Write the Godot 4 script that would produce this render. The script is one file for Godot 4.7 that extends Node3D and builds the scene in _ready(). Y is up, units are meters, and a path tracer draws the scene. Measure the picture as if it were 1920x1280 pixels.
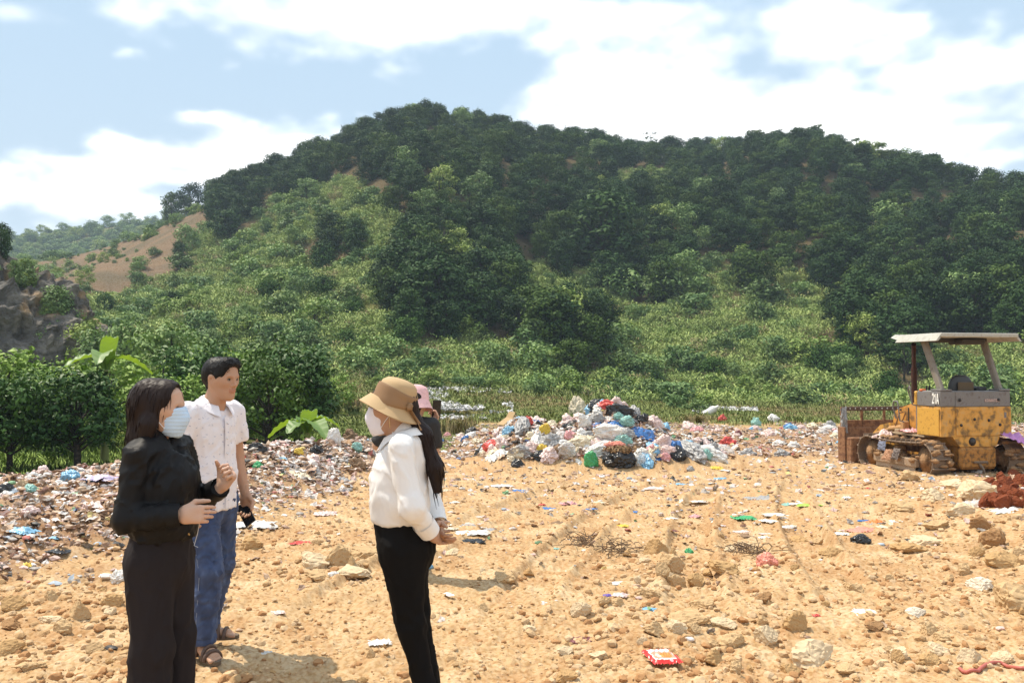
extends Node3D

const F := 1550.0            # focal length in photograph pixels (1920 wide)
const EYE := 1.6             # camera height
const PITCH := 0.03225       # camera tilted slightly up

var rng := RandomNumberGenerator.new()
var taken := {}
var noise_a := FastNoiseLite.new()
var noise_b := FastNoiseLite.new()
var noise_c := FastNoiseLite.new()
var tex := {}
var mats := {}

func _ready() -> void:
	rng.seed = 4711
	noise_a.seed = 3; noise_a.frequency = 1.0; noise_a.fractal_octaves = 5
	noise_b.seed = 8; noise_b.frequency = 1.0; noise_b.fractal_octaves = 3; noise_b.fractal_type = FastNoiseLite.FRACTAL_RIDGED
	noise_c.seed = 21; noise_c.frequency = 1.0; noise_c.fractal_octaves = 2
	set_camera()
	set_sky()
	set_sun()
	make_textures()
	build_ground()
	build_hills()
	build_vegetation()
	build_rubbish()
	build_stones()
	build_bulldozer()
	build_people()

func set_camera() -> void:
	var c := Camera3D.new()
	c.name = "camera"
	c.position = Vector3(0, EYE, 0)
	c.rotation.x = PITCH
	c.fov = rad_to_deg(2.0 * atan(640.0 / F))
	c.near = 0.05
	c.far = 4000.0
	add_child(c)
	c.current = true

func set_sun() -> void:
	var s := DirectionalLight3D.new()
	s.name = "sun"
	s.light_energy = 1.32
	s.light_color = Color(1.0, 0.955, 0.88)
	s.light_angular_distance = 0.55
	s.shadow_enabled = true
	add_child(s)
	s.look_at_from_position(Vector3(-0.75, 1.62, -0.42) * 50.0, Vector3.ZERO)

# ------------------------------------------------------------------ sky
func set_sky() -> void:
	var w := 2048
	var h := 1024
	var im := Image.create(w, h, false, Image.FORMAT_RGBF)
	var n1 := FastNoiseLite.new(); n1.seed = 11; n1.frequency = 1.0; n1.fractal_octaves = 6; n1.fractal_gain = 0.52
	var n2 := FastNoiseLite.new(); n2.seed = 37; n2.frequency = 1.0; n2.fractal_octaves = 6
	# [px, py, rx, ry, strength] of the large clouds and clear gaps as seen from the place
	var lumps := [[760, 40, 330, 120, 0.75], [300, 10, 260, 70, 0.75], [20, 25, 110, 60, 0.6], [1180, 90, 240, 140, 0.85], [1500, 240, 520, 130, 0.85], [1050, 250, 220, 70, 0.5],
		[1700, 90, 320, 110, 0.55], [1720, 210, 320, 110, 0.5], [1560, 60, 120, 50, 0.35], [100, 370, 330, 90, 0.85], [230, 295, 70, 35, 0.6], [520, 260, 160, 60, 0.8], [430, 330, 220, 60, 0.7], [240, 118, 75, 30, 1.7], [432, 120, 44, 15, 0.95], [400, 224, 60, 17, 1.6], [672, 205, 20, 16, 0.8], [230, 285, 60, 45, 0.9], [1850, 130, 130, 50, 0.5], [1720, 40, 70, 24, 0.4],
		[150, 180, 260, 90, -0.55], [520, 150, 300, 90, -0.5], [800, 190, 200, 60, -0.5], [940, 130, 80, 80, -0.75], [1000, 40, 50, 60, -0.4], [1800, 15, 160, 40, -0.7], [60, 240, 160, 50, -0.55], [1420, 115, 80, 45, -0.6], [1640, 165, 90, 22, -0.35], [1880, 290, 60, 60, -0.1]]
	var sy := sin(PITCH)
	var cy := cos(PITCH)
	for y in h:
		var el := (0.5 - (y + 0.5) / h) * PI
		if el < -0.12:
			var gcol := Color(0.42, 0.36, 0.27)
			im.fill_rect(Rect2i(0, y, w, h - y), gcol)
			break
		var ce := cos(el)
		var se := sin(el)
		var up: float = clampf(se, 0.0, 1.0)
		var base := Color(0.56, 0.645, 0.695).lerp(Color(0.26, 0.44, 0.66), pow(up, 0.66))
		for x in w:
			var az := wrapf((x + 0.5) / w, -0.5, 0.5) * TAU      # 0 = -Z
			var dx := sin(az) * ce
			var dz := -cos(az) * ce
			# where the flat cloud deck is cut by this direction
			var k := 1.0 / (up + 0.22)
			var q := Vector3(dx * k * 1.5, up * 1.4, dz * k * 1.5)
			var d := n1.get_noise_3d(q.x * 1.3, q.y * 1.3 + 3.0, q.z * 1.3) * 0.9
			d += n2.get_noise_3d(q.x * 5.2, q.y * 9.0, q.z * 5.2) * 0.68
			var bias := 0.62
			var fz := -dz * cy + se * sy
			if fz > 0.35:
				var px := 960.0 + F * dx / fz
				var py := 640.0 - F * (se * cy + dz * sy) / fz
				var wx := px + n2.get_noise_3d(q.x * 3.0, 7.0, q.z * 3.0) * 90.0
				var wy := py + n2.get_noise_3d(q.x * 3.0, 17.0, q.z * 3.0) * 50.0
				var add := 0.0
				for l in lumps:
					var ex: float = (wx - l[0]) / l[2]
					var ey: float = (wy - l[1]) / l[3]
					var e2 := ex * ex + ey * ey
					if e2 < 4.0:
						add += l[4] * exp(-e2 * 1.2)
				var off := clampf(maxf(absf(px - 960.0) - 1000.0, -40.0 - py) / 420.0, 0.0, 1.0)
				bias = lerpf(0.0 + add * 0.92, bias, off)
			d = d + bias
			var cov := smoothstep(-0.05, 1.7, d)
			var body := clampf(1.45 + 0.60 * n2.get_noise_3d(q.x * 2.2, 31.0, q.z * 2.2) + 0.05 * (d - 0.5), 0.9, 1.9)
			var cl := Color(body, body * 0.995, body * 0.985)
			im.set_pixel(x, y, base.lerp(cl, cov))
	var sky_mat := PanoramaSkyMaterial.new()
	sky_mat.panorama = ImageTexture.create_from_image(im)
	sky_mat.energy_multiplier = 1.0
	var sky := Sky.new()
	sky.sky_material = sky_mat
	var env := Environment.new()
	env.background_mode = Environment.BG_SKY
	env.sky = sky
	env.tonemap_mode = Environment.TONE_MAPPER_LINEAR
	env.tonemap_exposure = 1.42
	env.fog_enabled = true
	env.fog_density = 0.0005
	env.fog_light_color = Color(0.80, 0.88, 0.96)
	env.sdfgi_enabled = true
	env.ssao_enabled = true
	env.ssil_enabled = true
	var we := WorldEnvironment.new()
	we.name = "environment"
	we.environment = env
	add_child(we)

# ------------------------------------------------------------------ bookkeeping
func numbered(n: String) -> String:
	if not taken.has(n):
		taken[n] = 0
		return n
	taken[n] += 1
	return "%s_%03d" % [n, taken[n]]

func tag(o: Node, label: String, category: String, group := "", kind := "") -> Node:
	if label: o.set_meta("label", label)
	if category: o.set_meta("category", category)
	if group: o.set_meta("group", group)
	if kind: o.set_meta("kind", kind)
	return o

func thing(n: String, label: String, category: String, at_pos := Vector3.ZERO, turn := 0.0, group := "") -> Node3D:
	var o := Node3D.new()
	o.name = numbered(n)
	add_child(o)
	o.position = at_pos
	o.rotation.y = turn
	tag(o, label, category, group)
	return o

func one(n: String, mesh: Mesh, mat: Material, label := "", category := "", group := "", kind := "") -> MeshInstance3D:
	var o := MeshInstance3D.new()
	o.name = numbered(n)
	o.mesh = mesh
	o.material_override = mat
	add_child(o)
	tag(o, label, category, group, kind)
	return o

func part(n: String, mesh: Mesh, mat: Material, parent: Node, label := "") -> MeshInstance3D:
	var o := MeshInstance3D.new()
	o.name = n
	o.mesh = mesh
	o.material_override = mat
	parent.add_child(o, true)
	if label: o.set_meta("label", label)
	return o

func many(n: String, mesh: Mesh, mat: Material, xf: Array, cols: Array, parent: Node = self) -> MultiMeshInstance3D:
	var mm := MultiMesh.new()
	mm.transform_format = MultiMesh.TRANSFORM_3D
	mm.use_colors = cols.size() > 0
	mm.mesh = mesh
	mm.instance_count = xf.size()
	for i in xf.size():
		mm.set_instance_transform(i, xf[i])
		if cols.size() > 0: mm.set_instance_color(i, cols[i])
	var o := MultiMeshInstance3D.new()
	o.name = numbered(n) if parent == self else n
	o.multimesh = mm
	o.material_override = mat
	parent.add_child(o, true)
	return o

# ------------------------------------------------------------------ projection
func at(px: float, py: float, depth: float) -> Vector3:
	var u := Vector3(0, cos(PITCH), sin(PITCH))
	var f := Vector3(0, sin(PITCH), -cos(PITCH))
	return Vector3(0, EYE, 0) + Vector3.RIGHT * ((px - 960.0) / F * depth) + u * ((640.0 - py) / F * depth) + f * depth

func pix(p: Vector3) -> Vector2:
	var r := p - Vector3(0, EYE, 0)
	var zc := r.y * sin(PITCH) - r.z * cos(PITCH)
	if zc < 0.05: return Vector2(-9999, -9999)
	return Vector2(960.0 + F * r.x / zc, 640.0 - F * (r.y * cos(PITCH) + r.z * sin(PITCH)) / zc)

func ground_at(px: float, py: float, from := 1.5) -> Vector3:     # the point of the terrain that this sight line meets
	var d := at(px, py, 1.0) - Vector3(0, EYE, 0)
	var t := from
	var last := t
	while t < 320.0:
		var p := Vector3(0, EYE, 0) + d * t
		if p.y < terrain(p.x, p.z):
			for i in 14:
				var m := (last + t) * 0.5
				var q := Vector3(0, EYE, 0) + d * m
				if q.y < terrain(q.x, q.z): t = m
				else: last = m
			var e := Vector3(0, EYE, 0) + d * t
			return Vector3(e.x, terrain(e.x, e.z), e.z)
		last = t
		t *= 1.02
	return Vector3(0, EYE, 0) + d * 320.0

func on(x: float, z: float, lift := 0.0) -> Vector3:
	return Vector3(x, terrain(x, z) + lift, z)

func lut(pts: Array, v: float) -> float:
	if v <= pts[0][0]: return pts[0][1]
	for i in range(1, pts.size()):
		if v < pts[i][0]:
			var t: float = (v - pts[i - 1][0]) / (pts[i][0] - pts[i - 1][0])
			return lerpf(pts[i - 1][1], pts[i][1], t)
	return pts[pts.size() - 1][1]

# ------------------------------------------------------------------ mesh building
class MB:
	var v := PackedVector3Array()
	var n := PackedVector3Array()
	var c := PackedColorArray()
	var uv := PackedVector2Array()
	var i := PackedInt32Array()
	var col := Color(1, 1, 1)
	func add(p: Vector3, nn: Vector3, t := Vector2.ZERO) -> int:
		v.append(p); n.append(nn); c.append(col); uv.append(t)
		return v.size() - 1
	func tri(a: Vector3, b: Vector3, d: Vector3, want: Vector3) -> void:
		var nn := (d - a).cross(b - a)
		if nn.dot(want) < 0.0:
			var x := b; b = d; d = x
			nn = -nn
		nn = nn.normalized()
		var k := v.size()
		add(a, nn); add(b, nn); add(d, nn)
		i.append_array(PackedInt32Array([k, k + 1, k + 2]))
	func quad(a: Vector3, b: Vector3, d: Vector3, e: Vector3, want: Vector3) -> void:
		tri(a, b, d, want)
		tri(a, d, e, want)
	func box(centre: Vector3, size: Vector3, bs := Basis(), bev := 0.012) -> void:
		var h := size * 0.5
		var b := minf(bev, minf(h.x, minf(h.y, h.z)) * 0.6)
		var X := {}
		for sx in [-1, 1]:
			for sy in [-1, 1]:
				for sz in [-1, 1]:
					var s := Vector3(sx, sy, sz)
					X[s] = [centre + bs * Vector3(sx * h.x, sy * (h.y - b), sz * (h.z - b)), centre + bs * Vector3(sx * (h.x - b), sy * h.y, sz * (h.z - b)), centre + bs * Vector3(sx * (h.x - b), sy * (h.y - b), sz * h.z)]
		for s in [-1, 1]:
			quad(X[Vector3(s, -1, -1)][0], X[Vector3(s, 1, -1)][0], X[Vector3(s, 1, 1)][0], X[Vector3(s, -1, 1)][0], bs * Vector3(s, 0, 0))
			quad(X[Vector3(-1, s, -1)][1], X[Vector3(1, s, -1)][1], X[Vector3(1, s, 1)][1], X[Vector3(-1, s, 1)][1], bs * Vector3(0, s, 0))
			quad(X[Vector3(-1, -1, s)][2], X[Vector3(1, -1, s)][2], X[Vector3(1, 1, s)][2], X[Vector3(-1, 1, s)][2], bs * Vector3(0, 0, s))
			for t in [-1, 1]:
				quad(X[Vector3(s, t, -1)][0], X[Vector3(s, t, 1)][0], X[Vector3(s, t, 1)][1], X[Vector3(s, t, -1)][1], bs * Vector3(s, t, 0))
				quad(X[Vector3(s, -1, t)][0], X[Vector3(s, 1, t)][0], X[Vector3(s, 1, t)][2], X[Vector3(s, -1, t)][2], bs * Vector3(s, 0, t))
				quad(X[Vector3(-1, s, t)][1], X[Vector3(1, s, t)][1], X[Vector3(1, s, t)][2], X[Vector3(-1, s, t)][2], bs * Vector3(0, s, t))
				for w in [-1, 1]:
					var q: Array = X[Vector3(s, t, w)]
					tri(q[0], q[1], q[2], bs * Vector3(s, t, w))
	func tube(pts: Array, radii: Array, sides := 8, caps := true, flat := Vector3.ZERO, q := 1.0) -> void:
		# sweep; flat/q squeeze the section along a direction
		var m := pts.size()
		var first := v.size()
		var up := Vector3(0.13, 0.97, 0.21)
		for a in m:
			var t: Vector3
			if a == 0: t = pts[1] - pts[0]
			elif a == m - 1: t = pts[a] - pts[a - 1]
			else: t = pts[a + 1] - pts[a - 1]
			t = t.normalized()
			var u := up - t * up.dot(t)
			if u.length() < 0.05: u = t.cross(Vector3.RIGHT)
			u = u.normalized()
			up = u
			var w := t.cross(u)
			for s in sides:
				var an := TAU * s / sides
				var off := u * cos(an) + w * sin(an)
				var nn := off
				if q != 1.0:
					off -= flat * off.dot(flat) * (1.0 - q)
					nn = (nn + flat * nn.dot(flat) * (1.0 / q - 1.0)).normalized()
				add(pts[a] + off * radii[a], nn, Vector2(float(s) / sides, float(a)))
		for a in m - 1:
			for s in sides:
				var p := first + a * sides + s
				var r := first + a * sides + (s + 1) % sides
				i.append_array(PackedInt32Array([p, p + sides, r, r, p + sides, r + sides]))
		if caps:
			for e in [0, m - 1]:
				var t2: Vector3 = (pts[0] - pts[1]) if e == 0 else (pts[m - 1] - pts[m - 2])
				t2 = t2.normalized()
				var k := add(pts[e] + t2 * radii[e] * 0.3, t2)
				for s in sides:
					var p: int = first + e * sides + s
					var r: int = first + e * sides + (s + 1) % sides
					if e == 0: i.append_array(PackedInt32Array([k, p, r]))
					else: i.append_array(PackedInt32Array([k, r, p]))
	func lathe(prof: Array, sides: int, xf: Transform3D, bend = null) -> void:
		var first := v.size()
		var m := prof.size()
		for a in m:
			for s in sides:
				var an := TAU * s / sides
				var p := Vector3(cos(an) * prof[a].x, prof[a].y, sin(an) * prof[a].x)
				if bend != null: p = bend.call(p, an, float(a) / (m - 1))
				add(xf * p, Vector3.UP, Vector2(float(s) / sides, float(a) / (m - 1)))
		var i0 := i.size()
		for a in m - 1:
			for s in sides:
				var p := first + a * sides + s
				var r := first + a * sides + (s + 1) % sides
				i.append_array(PackedInt32Array([p, p + sides, r, r, p + sides, r + sides]))
		smooth(first, i0)
	func grid(nu: int, nv: int, f: Callable) -> void:      # f(u 0..1, v 0..1) -> Vector3
		var first := v.size()
		var i0 := i.size()
		for b in nv + 1:
			for a in nu + 1:
				add(f.call(float(a) / nu, float(b) / nv), Vector3.UP, Vector2(float(a) / nu, float(b) / nv))
		for b in nv:
			for a in nu:
				var p := first + b * (nu + 1) + a
				i.append_array(PackedInt32Array([p, p + 1, p + nu + 1, p + 1, p + nu + 2, p + nu + 1]))
		smooth(first, i0)
	func prism(poly: PackedVector2Array, depth: float, xf: Transform3D) -> void:   # polygon in xy, thickness along z, centred
		var ids := Geometry2D.triangulate_polygon(poly)
		for s in [-1.0, 1.0]:
			var z: float = s * depth * 0.5
			for k in range(0, ids.size(), 3):
				var a := poly[ids[k]]; var b := poly[ids[k + 1]]; var d := poly[ids[k + 2]]
				tri(xf * Vector3(a.x, a.y, z), xf * Vector3(b.x, b.y, z), xf * Vector3(d.x, d.y, z), xf.basis * Vector3(0, 0, s))
		var area := 0.0
		for k in poly.size():
			var a := poly[k]; var b := poly[(k + 1) % poly.size()]
			area += a.x * b.y - b.x * a.y
		for k in poly.size():
			var a := poly[k]; var b := poly[(k + 1) % poly.size()]
			var nn := Vector3(b.y - a.y, a.x - b.x, 0) * signf(area)
			quad(xf * Vector3(a.x, a.y, -depth * 0.5), xf * Vector3(b.x, b.y, -depth * 0.5), xf * Vector3(b.x, b.y, depth * 0.5), xf * Vector3(a.x, a.y, depth * 0.5), xf.basis * nn)
	func smooth(v0: int, i0: int) -> void:
		for k in range(v0, v.size()): n[k] = Vector3.ZERO
		for k in range(i0, i.size(), 3):
			var a := v[i[k]]
			var nn := (v[i[k + 2]] - a).cross(v[i[k + 1]] - a)
			n[i[k]] += nn; n[i[k + 1]] += nn; n[i[k + 2]] += nn
		for k in range(v0, v.size()): n[k] = n[k].normalized() if n[k].length_squared() > 1e-20 else Vector3.UP
	func facet() -> void:         # break every triangle apart for flat shading
		var v2 := PackedVector3Array(); var n2 := PackedVector3Array(); var c2 := PackedColorArray(); var u2 := PackedVector2Array(); var i2 := PackedInt32Array()
		for k in range(0, i.size(), 3):
			var a := v[i[k]]
			var nn := (v[i[k + 2]] - a).cross(v[i[k + 1]] - a).normalized()
			for j in 3:
				v2.append(v[i[k + j]]); n2.append(nn); c2.append(c[i[k + j]]); u2.append(uv[i[k + j]]); i2.append(k + j)
		v = v2; n = n2; c = c2; uv = u2; i = i2
	func xform(xf: Transform3D, from := 0) -> void:
		for k in range(from, v.size()):
			v[k] = xf * v[k]
			n[k] = (xf.basis * n[k]).normalized()
	func mesh() -> ArrayMesh:
		var arr := []
		arr.resize(Mesh.ARRAY_MAX)
		arr[Mesh.ARRAY_VERTEX] = v
		arr[Mesh.ARRAY_NORMAL] = n
		arr[Mesh.ARRAY_COLOR] = c
		arr[Mesh.ARRAY_TEX_UV] = uv
		arr[Mesh.ARRAY_INDEX] = i
		var am := ArrayMesh.new()
		am.add_surface_from_arrays(Mesh.PRIMITIVE_TRIANGLES, arr)
		return am

func ball(mb: MB, sub: int) -> void:                 # unit sphere of a subdivided icosahedron
	var t := (1.0 + sqrt(5.0)) / 2.0
	var p: Array = [Vector3(-1, t, 0), Vector3(1, t, 0), Vector3(-1, -t, 0), Vector3(1, -t, 0), Vector3(0, -1, t), Vector3(0, 1, t), Vector3(0, -1, -t), Vector3(0, 1, -t), Vector3(t, 0, -1), Vector3(t, 0, 1), Vector3(-t, 0, -1), Vector3(-t, 0, 1)]
	for k in p.size(): p[k] = p[k].normalized()
	var f := [0, 11, 5, 0, 5, 1, 0, 1, 7, 0, 7, 10, 0, 10, 11, 1, 5, 9, 5, 11, 4, 11, 10, 2, 10, 7, 6, 7, 1, 8, 3, 9, 4, 3, 4, 2, 3, 2, 6, 3, 6, 8, 3, 8, 9, 4, 9, 5, 2, 4, 11, 6, 2, 10, 8, 6, 7, 9, 8, 1]
	for s in sub:
		var mid := {}
		var g := []
		for k in range(0, f.size(), 3):
			var e := []
			for j in 3:
				var a: int = mini(f[k + j], f[k + (j + 1) % 3])
				var b: int = maxi(f[k + j], f[k + (j + 1) % 3])
				var key := a * 100000 + b
				if not mid.has(key):
					p.append(((p[a] + p[b]) * 0.5).normalized())
					mid[key] = p.size() - 1
				e.append(mid[key])
			g.append_array([f[k], e[0], e[2], f[k + 1], e[1], e[0], f[k + 2], e[2], e[1], e[0], e[1], e[2]])
		f = g
	var first := mb.v.size()
	for q in p: mb.add(q, q, Vector2(atan2(q.x, q.z) / TAU + 0.5, q.y * 0.5 + 0.5))
	for k in range(0, f.size(), 3): mb.i.append_array(PackedInt32Array([first + f[k], first + f[k + 2], first + f[k + 1]]))

# ------------------------------------------------------------------ materials and textures
func make_textures() -> void:
	tex.grain = noise_tex(0.02, 5, 1)
	tex.fine = noise_tex(0.06, 4, 2)
	tex.coarse = noise_tex(0.008, 4, 3)
	tex.dirt = ramp_tex(0.011, 5, 5, [[0.0, Color(0.80, 0.74, 0.66)], [0.45, Color(1, 1, 1)], [0.62, Color(0.97, 0.95, 0.9)], [1.0, Color(1, 1, 1)]])
	tex.soil = ramp_tex(0.035, 5, 6, [[0.0, Color(0.80, 0.74, 0.66)], [0.36, Color(0.92, 0.88, 0.82)], [0.55, Color(1, 1, 1)], [1.0, Color(1, 1, 1)]])
	tex.rust = ramp_tex(0.012, 5, 9, [[0.0, Color(0.36, 0.23, 0.15)], [0.42, Color(0.46, 0.31, 0.20)], [0.55, Color(0.56, 0.41, 0.28)], [1.0, Color(0.44, 0.29, 0.19)]])
	tex.paint = ramp_tex(0.010, 5, 12, [[0.0, Color(0.40, 0.31, 0.20)], [0.28, Color(0.55, 0.42, 0.24)], [0.40, Color(0.70, 0.52, 0.25)], [0.58, Color(0.79, 0.58, 0.27)], [0.8, Color(0.77, 0.60, 0.35)], [1.0, Color(0.66, 0.53, 0.36)]])

func noise_tex(freq: float, oct: int, s: int) -> NoiseTexture2D:
	var f := FastNoiseLite.new()
	f.seed = s; f.frequency = freq; f.fractal_octaves = oct
	var t := NoiseTexture2D.new()
	t.width = 512; t.height = 512; t.seamless = true; t.noise = f; t.normalize = true
	return t

func ramp_tex(freq: float, oct: int, s: int, stops: Array) -> NoiseTexture2D:
	var t := noise_tex(freq, oct, s)
	var g := Gradient.new()
	var o := PackedFloat32Array(); var cc := PackedColorArray()
	for st in stops:
		o.append(st[0]); cc.append(st[1])
	g.offsets = o; g.colors = cc
	t.color_ramp = g
	return t

func lin(r: float, g: float, b: float) -> Color:      # a linear base colour as the sRGB value that materials take
	return Color(r, g, b).linear_to_srgb()

func mat(key: String, color: Color, rough := 0.8, opts := {}) -> StandardMaterial3D:
	if mats.has(key): return mats[key]
	var m := StandardMaterial3D.new()
	m.resource_name = key
	m.albedo_color = color
	m.roughness = rough
	m.metallic = opts.get("metal", 0.0)
	m.metallic_specular = opts.get("spec", 0.5)
	m.vertex_color_use_as_albedo = opts.get("vcol", false)
	if opts.has("map"):
		m.albedo_texture = opts.map
	if opts.has("map") or opts.has("bump"):
		if not opts.get("uv", false):
			m.uv1_triplanar = true
			m.uv1_world_triplanar = opts.get("world", false)
		var sc: float = opts.get("scale", 1.0)
		m.uv1_scale = Vector3(sc, sc * opts.get("sy", 1.0), sc)
	if opts.has("bump"):
		m.heightmap_enabled = true
		m.heightmap_texture = opts.bump
		m.heightmap_scale = opts.get("bump_cm", 1.0)
	if opts.has("back"):
		m.backlight_enabled = true
		m.backlight = opts.back
	if opts.has("rim"):
		m.rim_enabled = true
		m.rim = opts.rim
		m.rim_tint = 0.5
	if opts.has("sss"):
		m.subsurf_scatter_enabled = true
		m.subsurf_scatter_strength = opts.sss
	if opts.has("coat"):
		m.clearcoat_enabled = true
		m.clearcoat = opts.coat
		m.clearcoat_roughness = 0.25
	if opts.has("alpha"):
		m.transparency = BaseMaterial3D.TRANSPARENCY_ALPHA
		m.albedo_color.a = opts.alpha
	m.cull_mode = BaseMaterial3D.CULL_DISABLED
	mats[key] = m
	return m

# ------------------------------------------------------------------ terrain
const BASE := [[0.0, 0.0], [6.0, 0.0], [10.0, -0.12], [15.0, -0.38], [20.0, -0.5], [34.0, -0.62], [60.0, -0.75]]
const BANK_EDGE := [[2.0, -5.2], [5.0, -4.3], [6.4, -3.5], [9.2, -2.6], [12.0, -2.5], [14.6, -2.35], [18.0, -2.1], [22.0, -2.0]]   # depth, x
const BANK_RISE := [[5.0, 0.04], [8.0, 0.20], [11.0, 0.36], [13.2, 0.60], [16.0, 0.80], [19.0, 0.85]]
const CREST := [[-14.0, 6.5], [-9.0, 8.4], [-6.5, 10.4], [-5.6, 11.6], [-4.4, 13.2], [-3.6, 15.2], [-3.0, 18.0], [-2.0, 20.0]]           # x, depth
const FOOT_R := [[-500.0, 60.0], [0.0, 62.0], [600.0, 62.0], [800.0, 60.0], [1000.0, 62.0], [1150.0, 66.0], [1920.0, 70.0], [2400.0, 70.0]]
const FOOT_H := [[-500.0, 1.5], [0.0, 1.2], [600.0, 0.9], [800.0, 0.55], [1000.0, 0.1], [1150.0, -0.9], [1500.0, -1.0], [1920.0, -1.1], [2400.0, -1.0]]
const RIDGE_R := [[-500.0, 240.0], [0.0, 235.0], [300.0, 230.0], [650.0, 205.0], [760.0, 195.0], [950.0, 195.0], [1200.0, 215.0], [1500.0, 200.0], [1750.0, 180.0], [1920.0, 165.0], [2400.0, 150.0]]
const RIDGE_Y := [[-500.0, 520.0], [0.0, 500.0], [100.0, 488.0], [200.0, 462.0], [290.0, 432.0], [375.0, 398.0], [440.0, 368.0], [520.0, 338.0], [600.0, 312.0], [650.0, 285.0], [700.0, 262.0], [760.0, 240.0], [840.0, 243.0], [930.0, 255.0], [1000.0, 280.0], [1110.0, 280.0], [1200.0, 302.0], [1300.0, 298.0], [1440.0, 290.0], [1530.0, 285.0], [1600.0, 310.0], [1700.0, 328.0], [1800.0, 357.0], [1920.0, 374.0], [2100.0, 384.0], [2400.0, 420.0]]

func px_of(x: float, z: float) -> float:
	if z > -0.3: return 2400.0 if x > 0.0 else -500.0
	return clampf(960.0 + F * x / -z, -500.0, 2400.0)

func mound(x: float, d: float) -> float:               # the heap of bagged rubbish
	var h := 0.80 * exp(-(pow((x - 2.1) / 0.95, 2.0) + pow((d - 18.0) / 1.15, 2.0)))
	h += 0.60 * exp(-(pow((x - 0.15) / 0.62, 2.0) + pow((d - 17.9) / 1.0, 2.0)))
	h += 0.42 * exp(-(pow((x - 1.8) / 2.15, 4.0) + pow((d - 17.8) / 1.4, 4.0)))
	h += 0.22 * exp(-(pow((x - 4.0) / 1.3, 2.0) + pow((d - 18.2) / 1.2, 2.0)))
	return h

func litter_amount(x: float, d: float) -> float:       # 0 clean clay .. 1 ground covered with rubbish
	var a := 0.0
	if d > 2.0 and d < 24.0:
		var s := lut(BANK_EDGE, d) - x + noise_a.get_noise_2d(x * 0.9, d * 0.9) * 0.9
		a = smoothstep(-0.3, 0.9, s)
		if d > lut(CREST, x) + 1.3: a *= 1.0 - smoothstep(0.0, 1.0, d - lut(CREST, x) - 1.3)
	a = maxf(a, smoothstep(0.12, 0.3, mound(x, d)))
	if d > 18.0 and d < 36.0 and x > -2.6:
		var b := smoothstep(18.0, 21.0, d) * (1.0 - smoothstep(31.0, 34.0, d + noise_a.get_noise_2d(x * 0.2, 3.0) * 5.0))
		a = maxf(a, b * (0.75 + 0.5 * noise_a.get_noise_2d(x * 0.35, d * 0.35)))
	return clampf(a, 0.0, 1.0)

func terrain(x: float, z: float) -> float:
	var d := -z
	var r := sqrt(x * x + z * z)
	var px := px_of(x, z)
	var h := lut(BASE, d)
	if d > 1.5 and d < 40.0:
		var s := lut(BANK_EDGE, d) - x
		if s > -0.6:
			var rise := lut(BANK_RISE, d) * smoothstep(-0.6, 2.2, s)
			var over := d - lut(CREST, x)
			var low := -0.95 - h
			rise = lerpf(rise, low, smoothstep(0.0, 2.6, over))
			h += rise
		h += mound(x, d)
		var rx := x - 5.3                              # clods shoved up on the right
		h += 0.22 * exp(-(rx * rx) / 1.2) * smoothstep(4.5, 6.0, d) * (1.0 - smoothstep(10.0, 13.0, d))
	if r > 34.0:
		var d0 := lut(FOOT_R, px)
		var hf := lut(FOOT_H, px)
		h = lerpf(h, hf, smoothstep(34.0, d0, r))
		if r > d0:
			var d1 := lut(RIDGE_R, px)
			var h1 := EYE + (690.0 - lut(RIDGE_Y, px)) * d1 * cos(atan((px - 960.0) / F)) / F
			if z > -20.0: h1 *= 0.6
			var t := (r - d0) / (d1 - d0)
			if t <= 1.0:
				var g := t * (0.42 + 0.58 * t * (3.0 - 2.0 * t) / maxf(t, 0.001) * t)
				h = lerpf(hf, h1, g)
				h += noise_a.get_noise_2d(x * 0.018, z * 0.018) * 5.0 * sin(PI * t) + noise_a.get_noise_2d(x * 0.07, z * 0.07) * 1.3 * minf(1.0, t * 6.0) * (1.0 - t)
			else:
				h = h1 - (r - d1) * 0.45
	return h

func clay_relief(x: float, z: float, a: float) -> float:
	var h := noise_a.get_noise_2d(x * 0.9, z * 0.9) * 0.055
	h += noise_b.get_noise_2d(x * 2.4, z * 2.4) * 0.022 + noise_a.get_noise_2d(x * 7.0, z * 7.0) * 0.014
	h += absf(noise_c.get_noise_2d(x * 17.0, z * 17.0)) * 0.012
	if a > 0.05: h += a * (noise_a.get_noise_2d(x * 3.3, z * 3.3) * 0.08 + absf(noise_c.get_noise_2d(x * 9.0, z * 9.0)) * 0.05)
	h += rut(x, z)
	return h

func rut(x: float, z: float) -> float:                 # prints of the crawler tracks across the clay
	var d := -z
	if d < 5.0 or d > 15.0: return 0.0
	var f := smoothstep(5.0, 6.5, d) * (1.0 - smoothstep(13.0, 15.0, d))
	var h := 0.0
	for cx in [[-0.95, 0.215], [0.35, 0.24], [1.5, 0.20], [2.6, 0.23]]:
		var c: float = cx[0] + cx[1] * (d - 7.0) + 0.012 * (d - 7.0) * (d - 7.0)
		var e := absf(x - c)
		if e < 0.34:
			var lug := sin(d * 34.0 + x * 9.0)
			h += f * 1.7 * (-0.03 * (1.0 - smoothstep(0.16, 0.22, e)) + 0.034 * exp(-pow((e - 0.24) / 0.05, 2.0)) + 0.010 * lug * (1.0 - smoothstep(0.16, 0.22, e))) * (0.4 + 0.9 * absf(noise_c.get_noise_2d(x * 0.7, z * 0.5 + 9.0)))
	return h

var ang := PackedFloat32Array()

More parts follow.
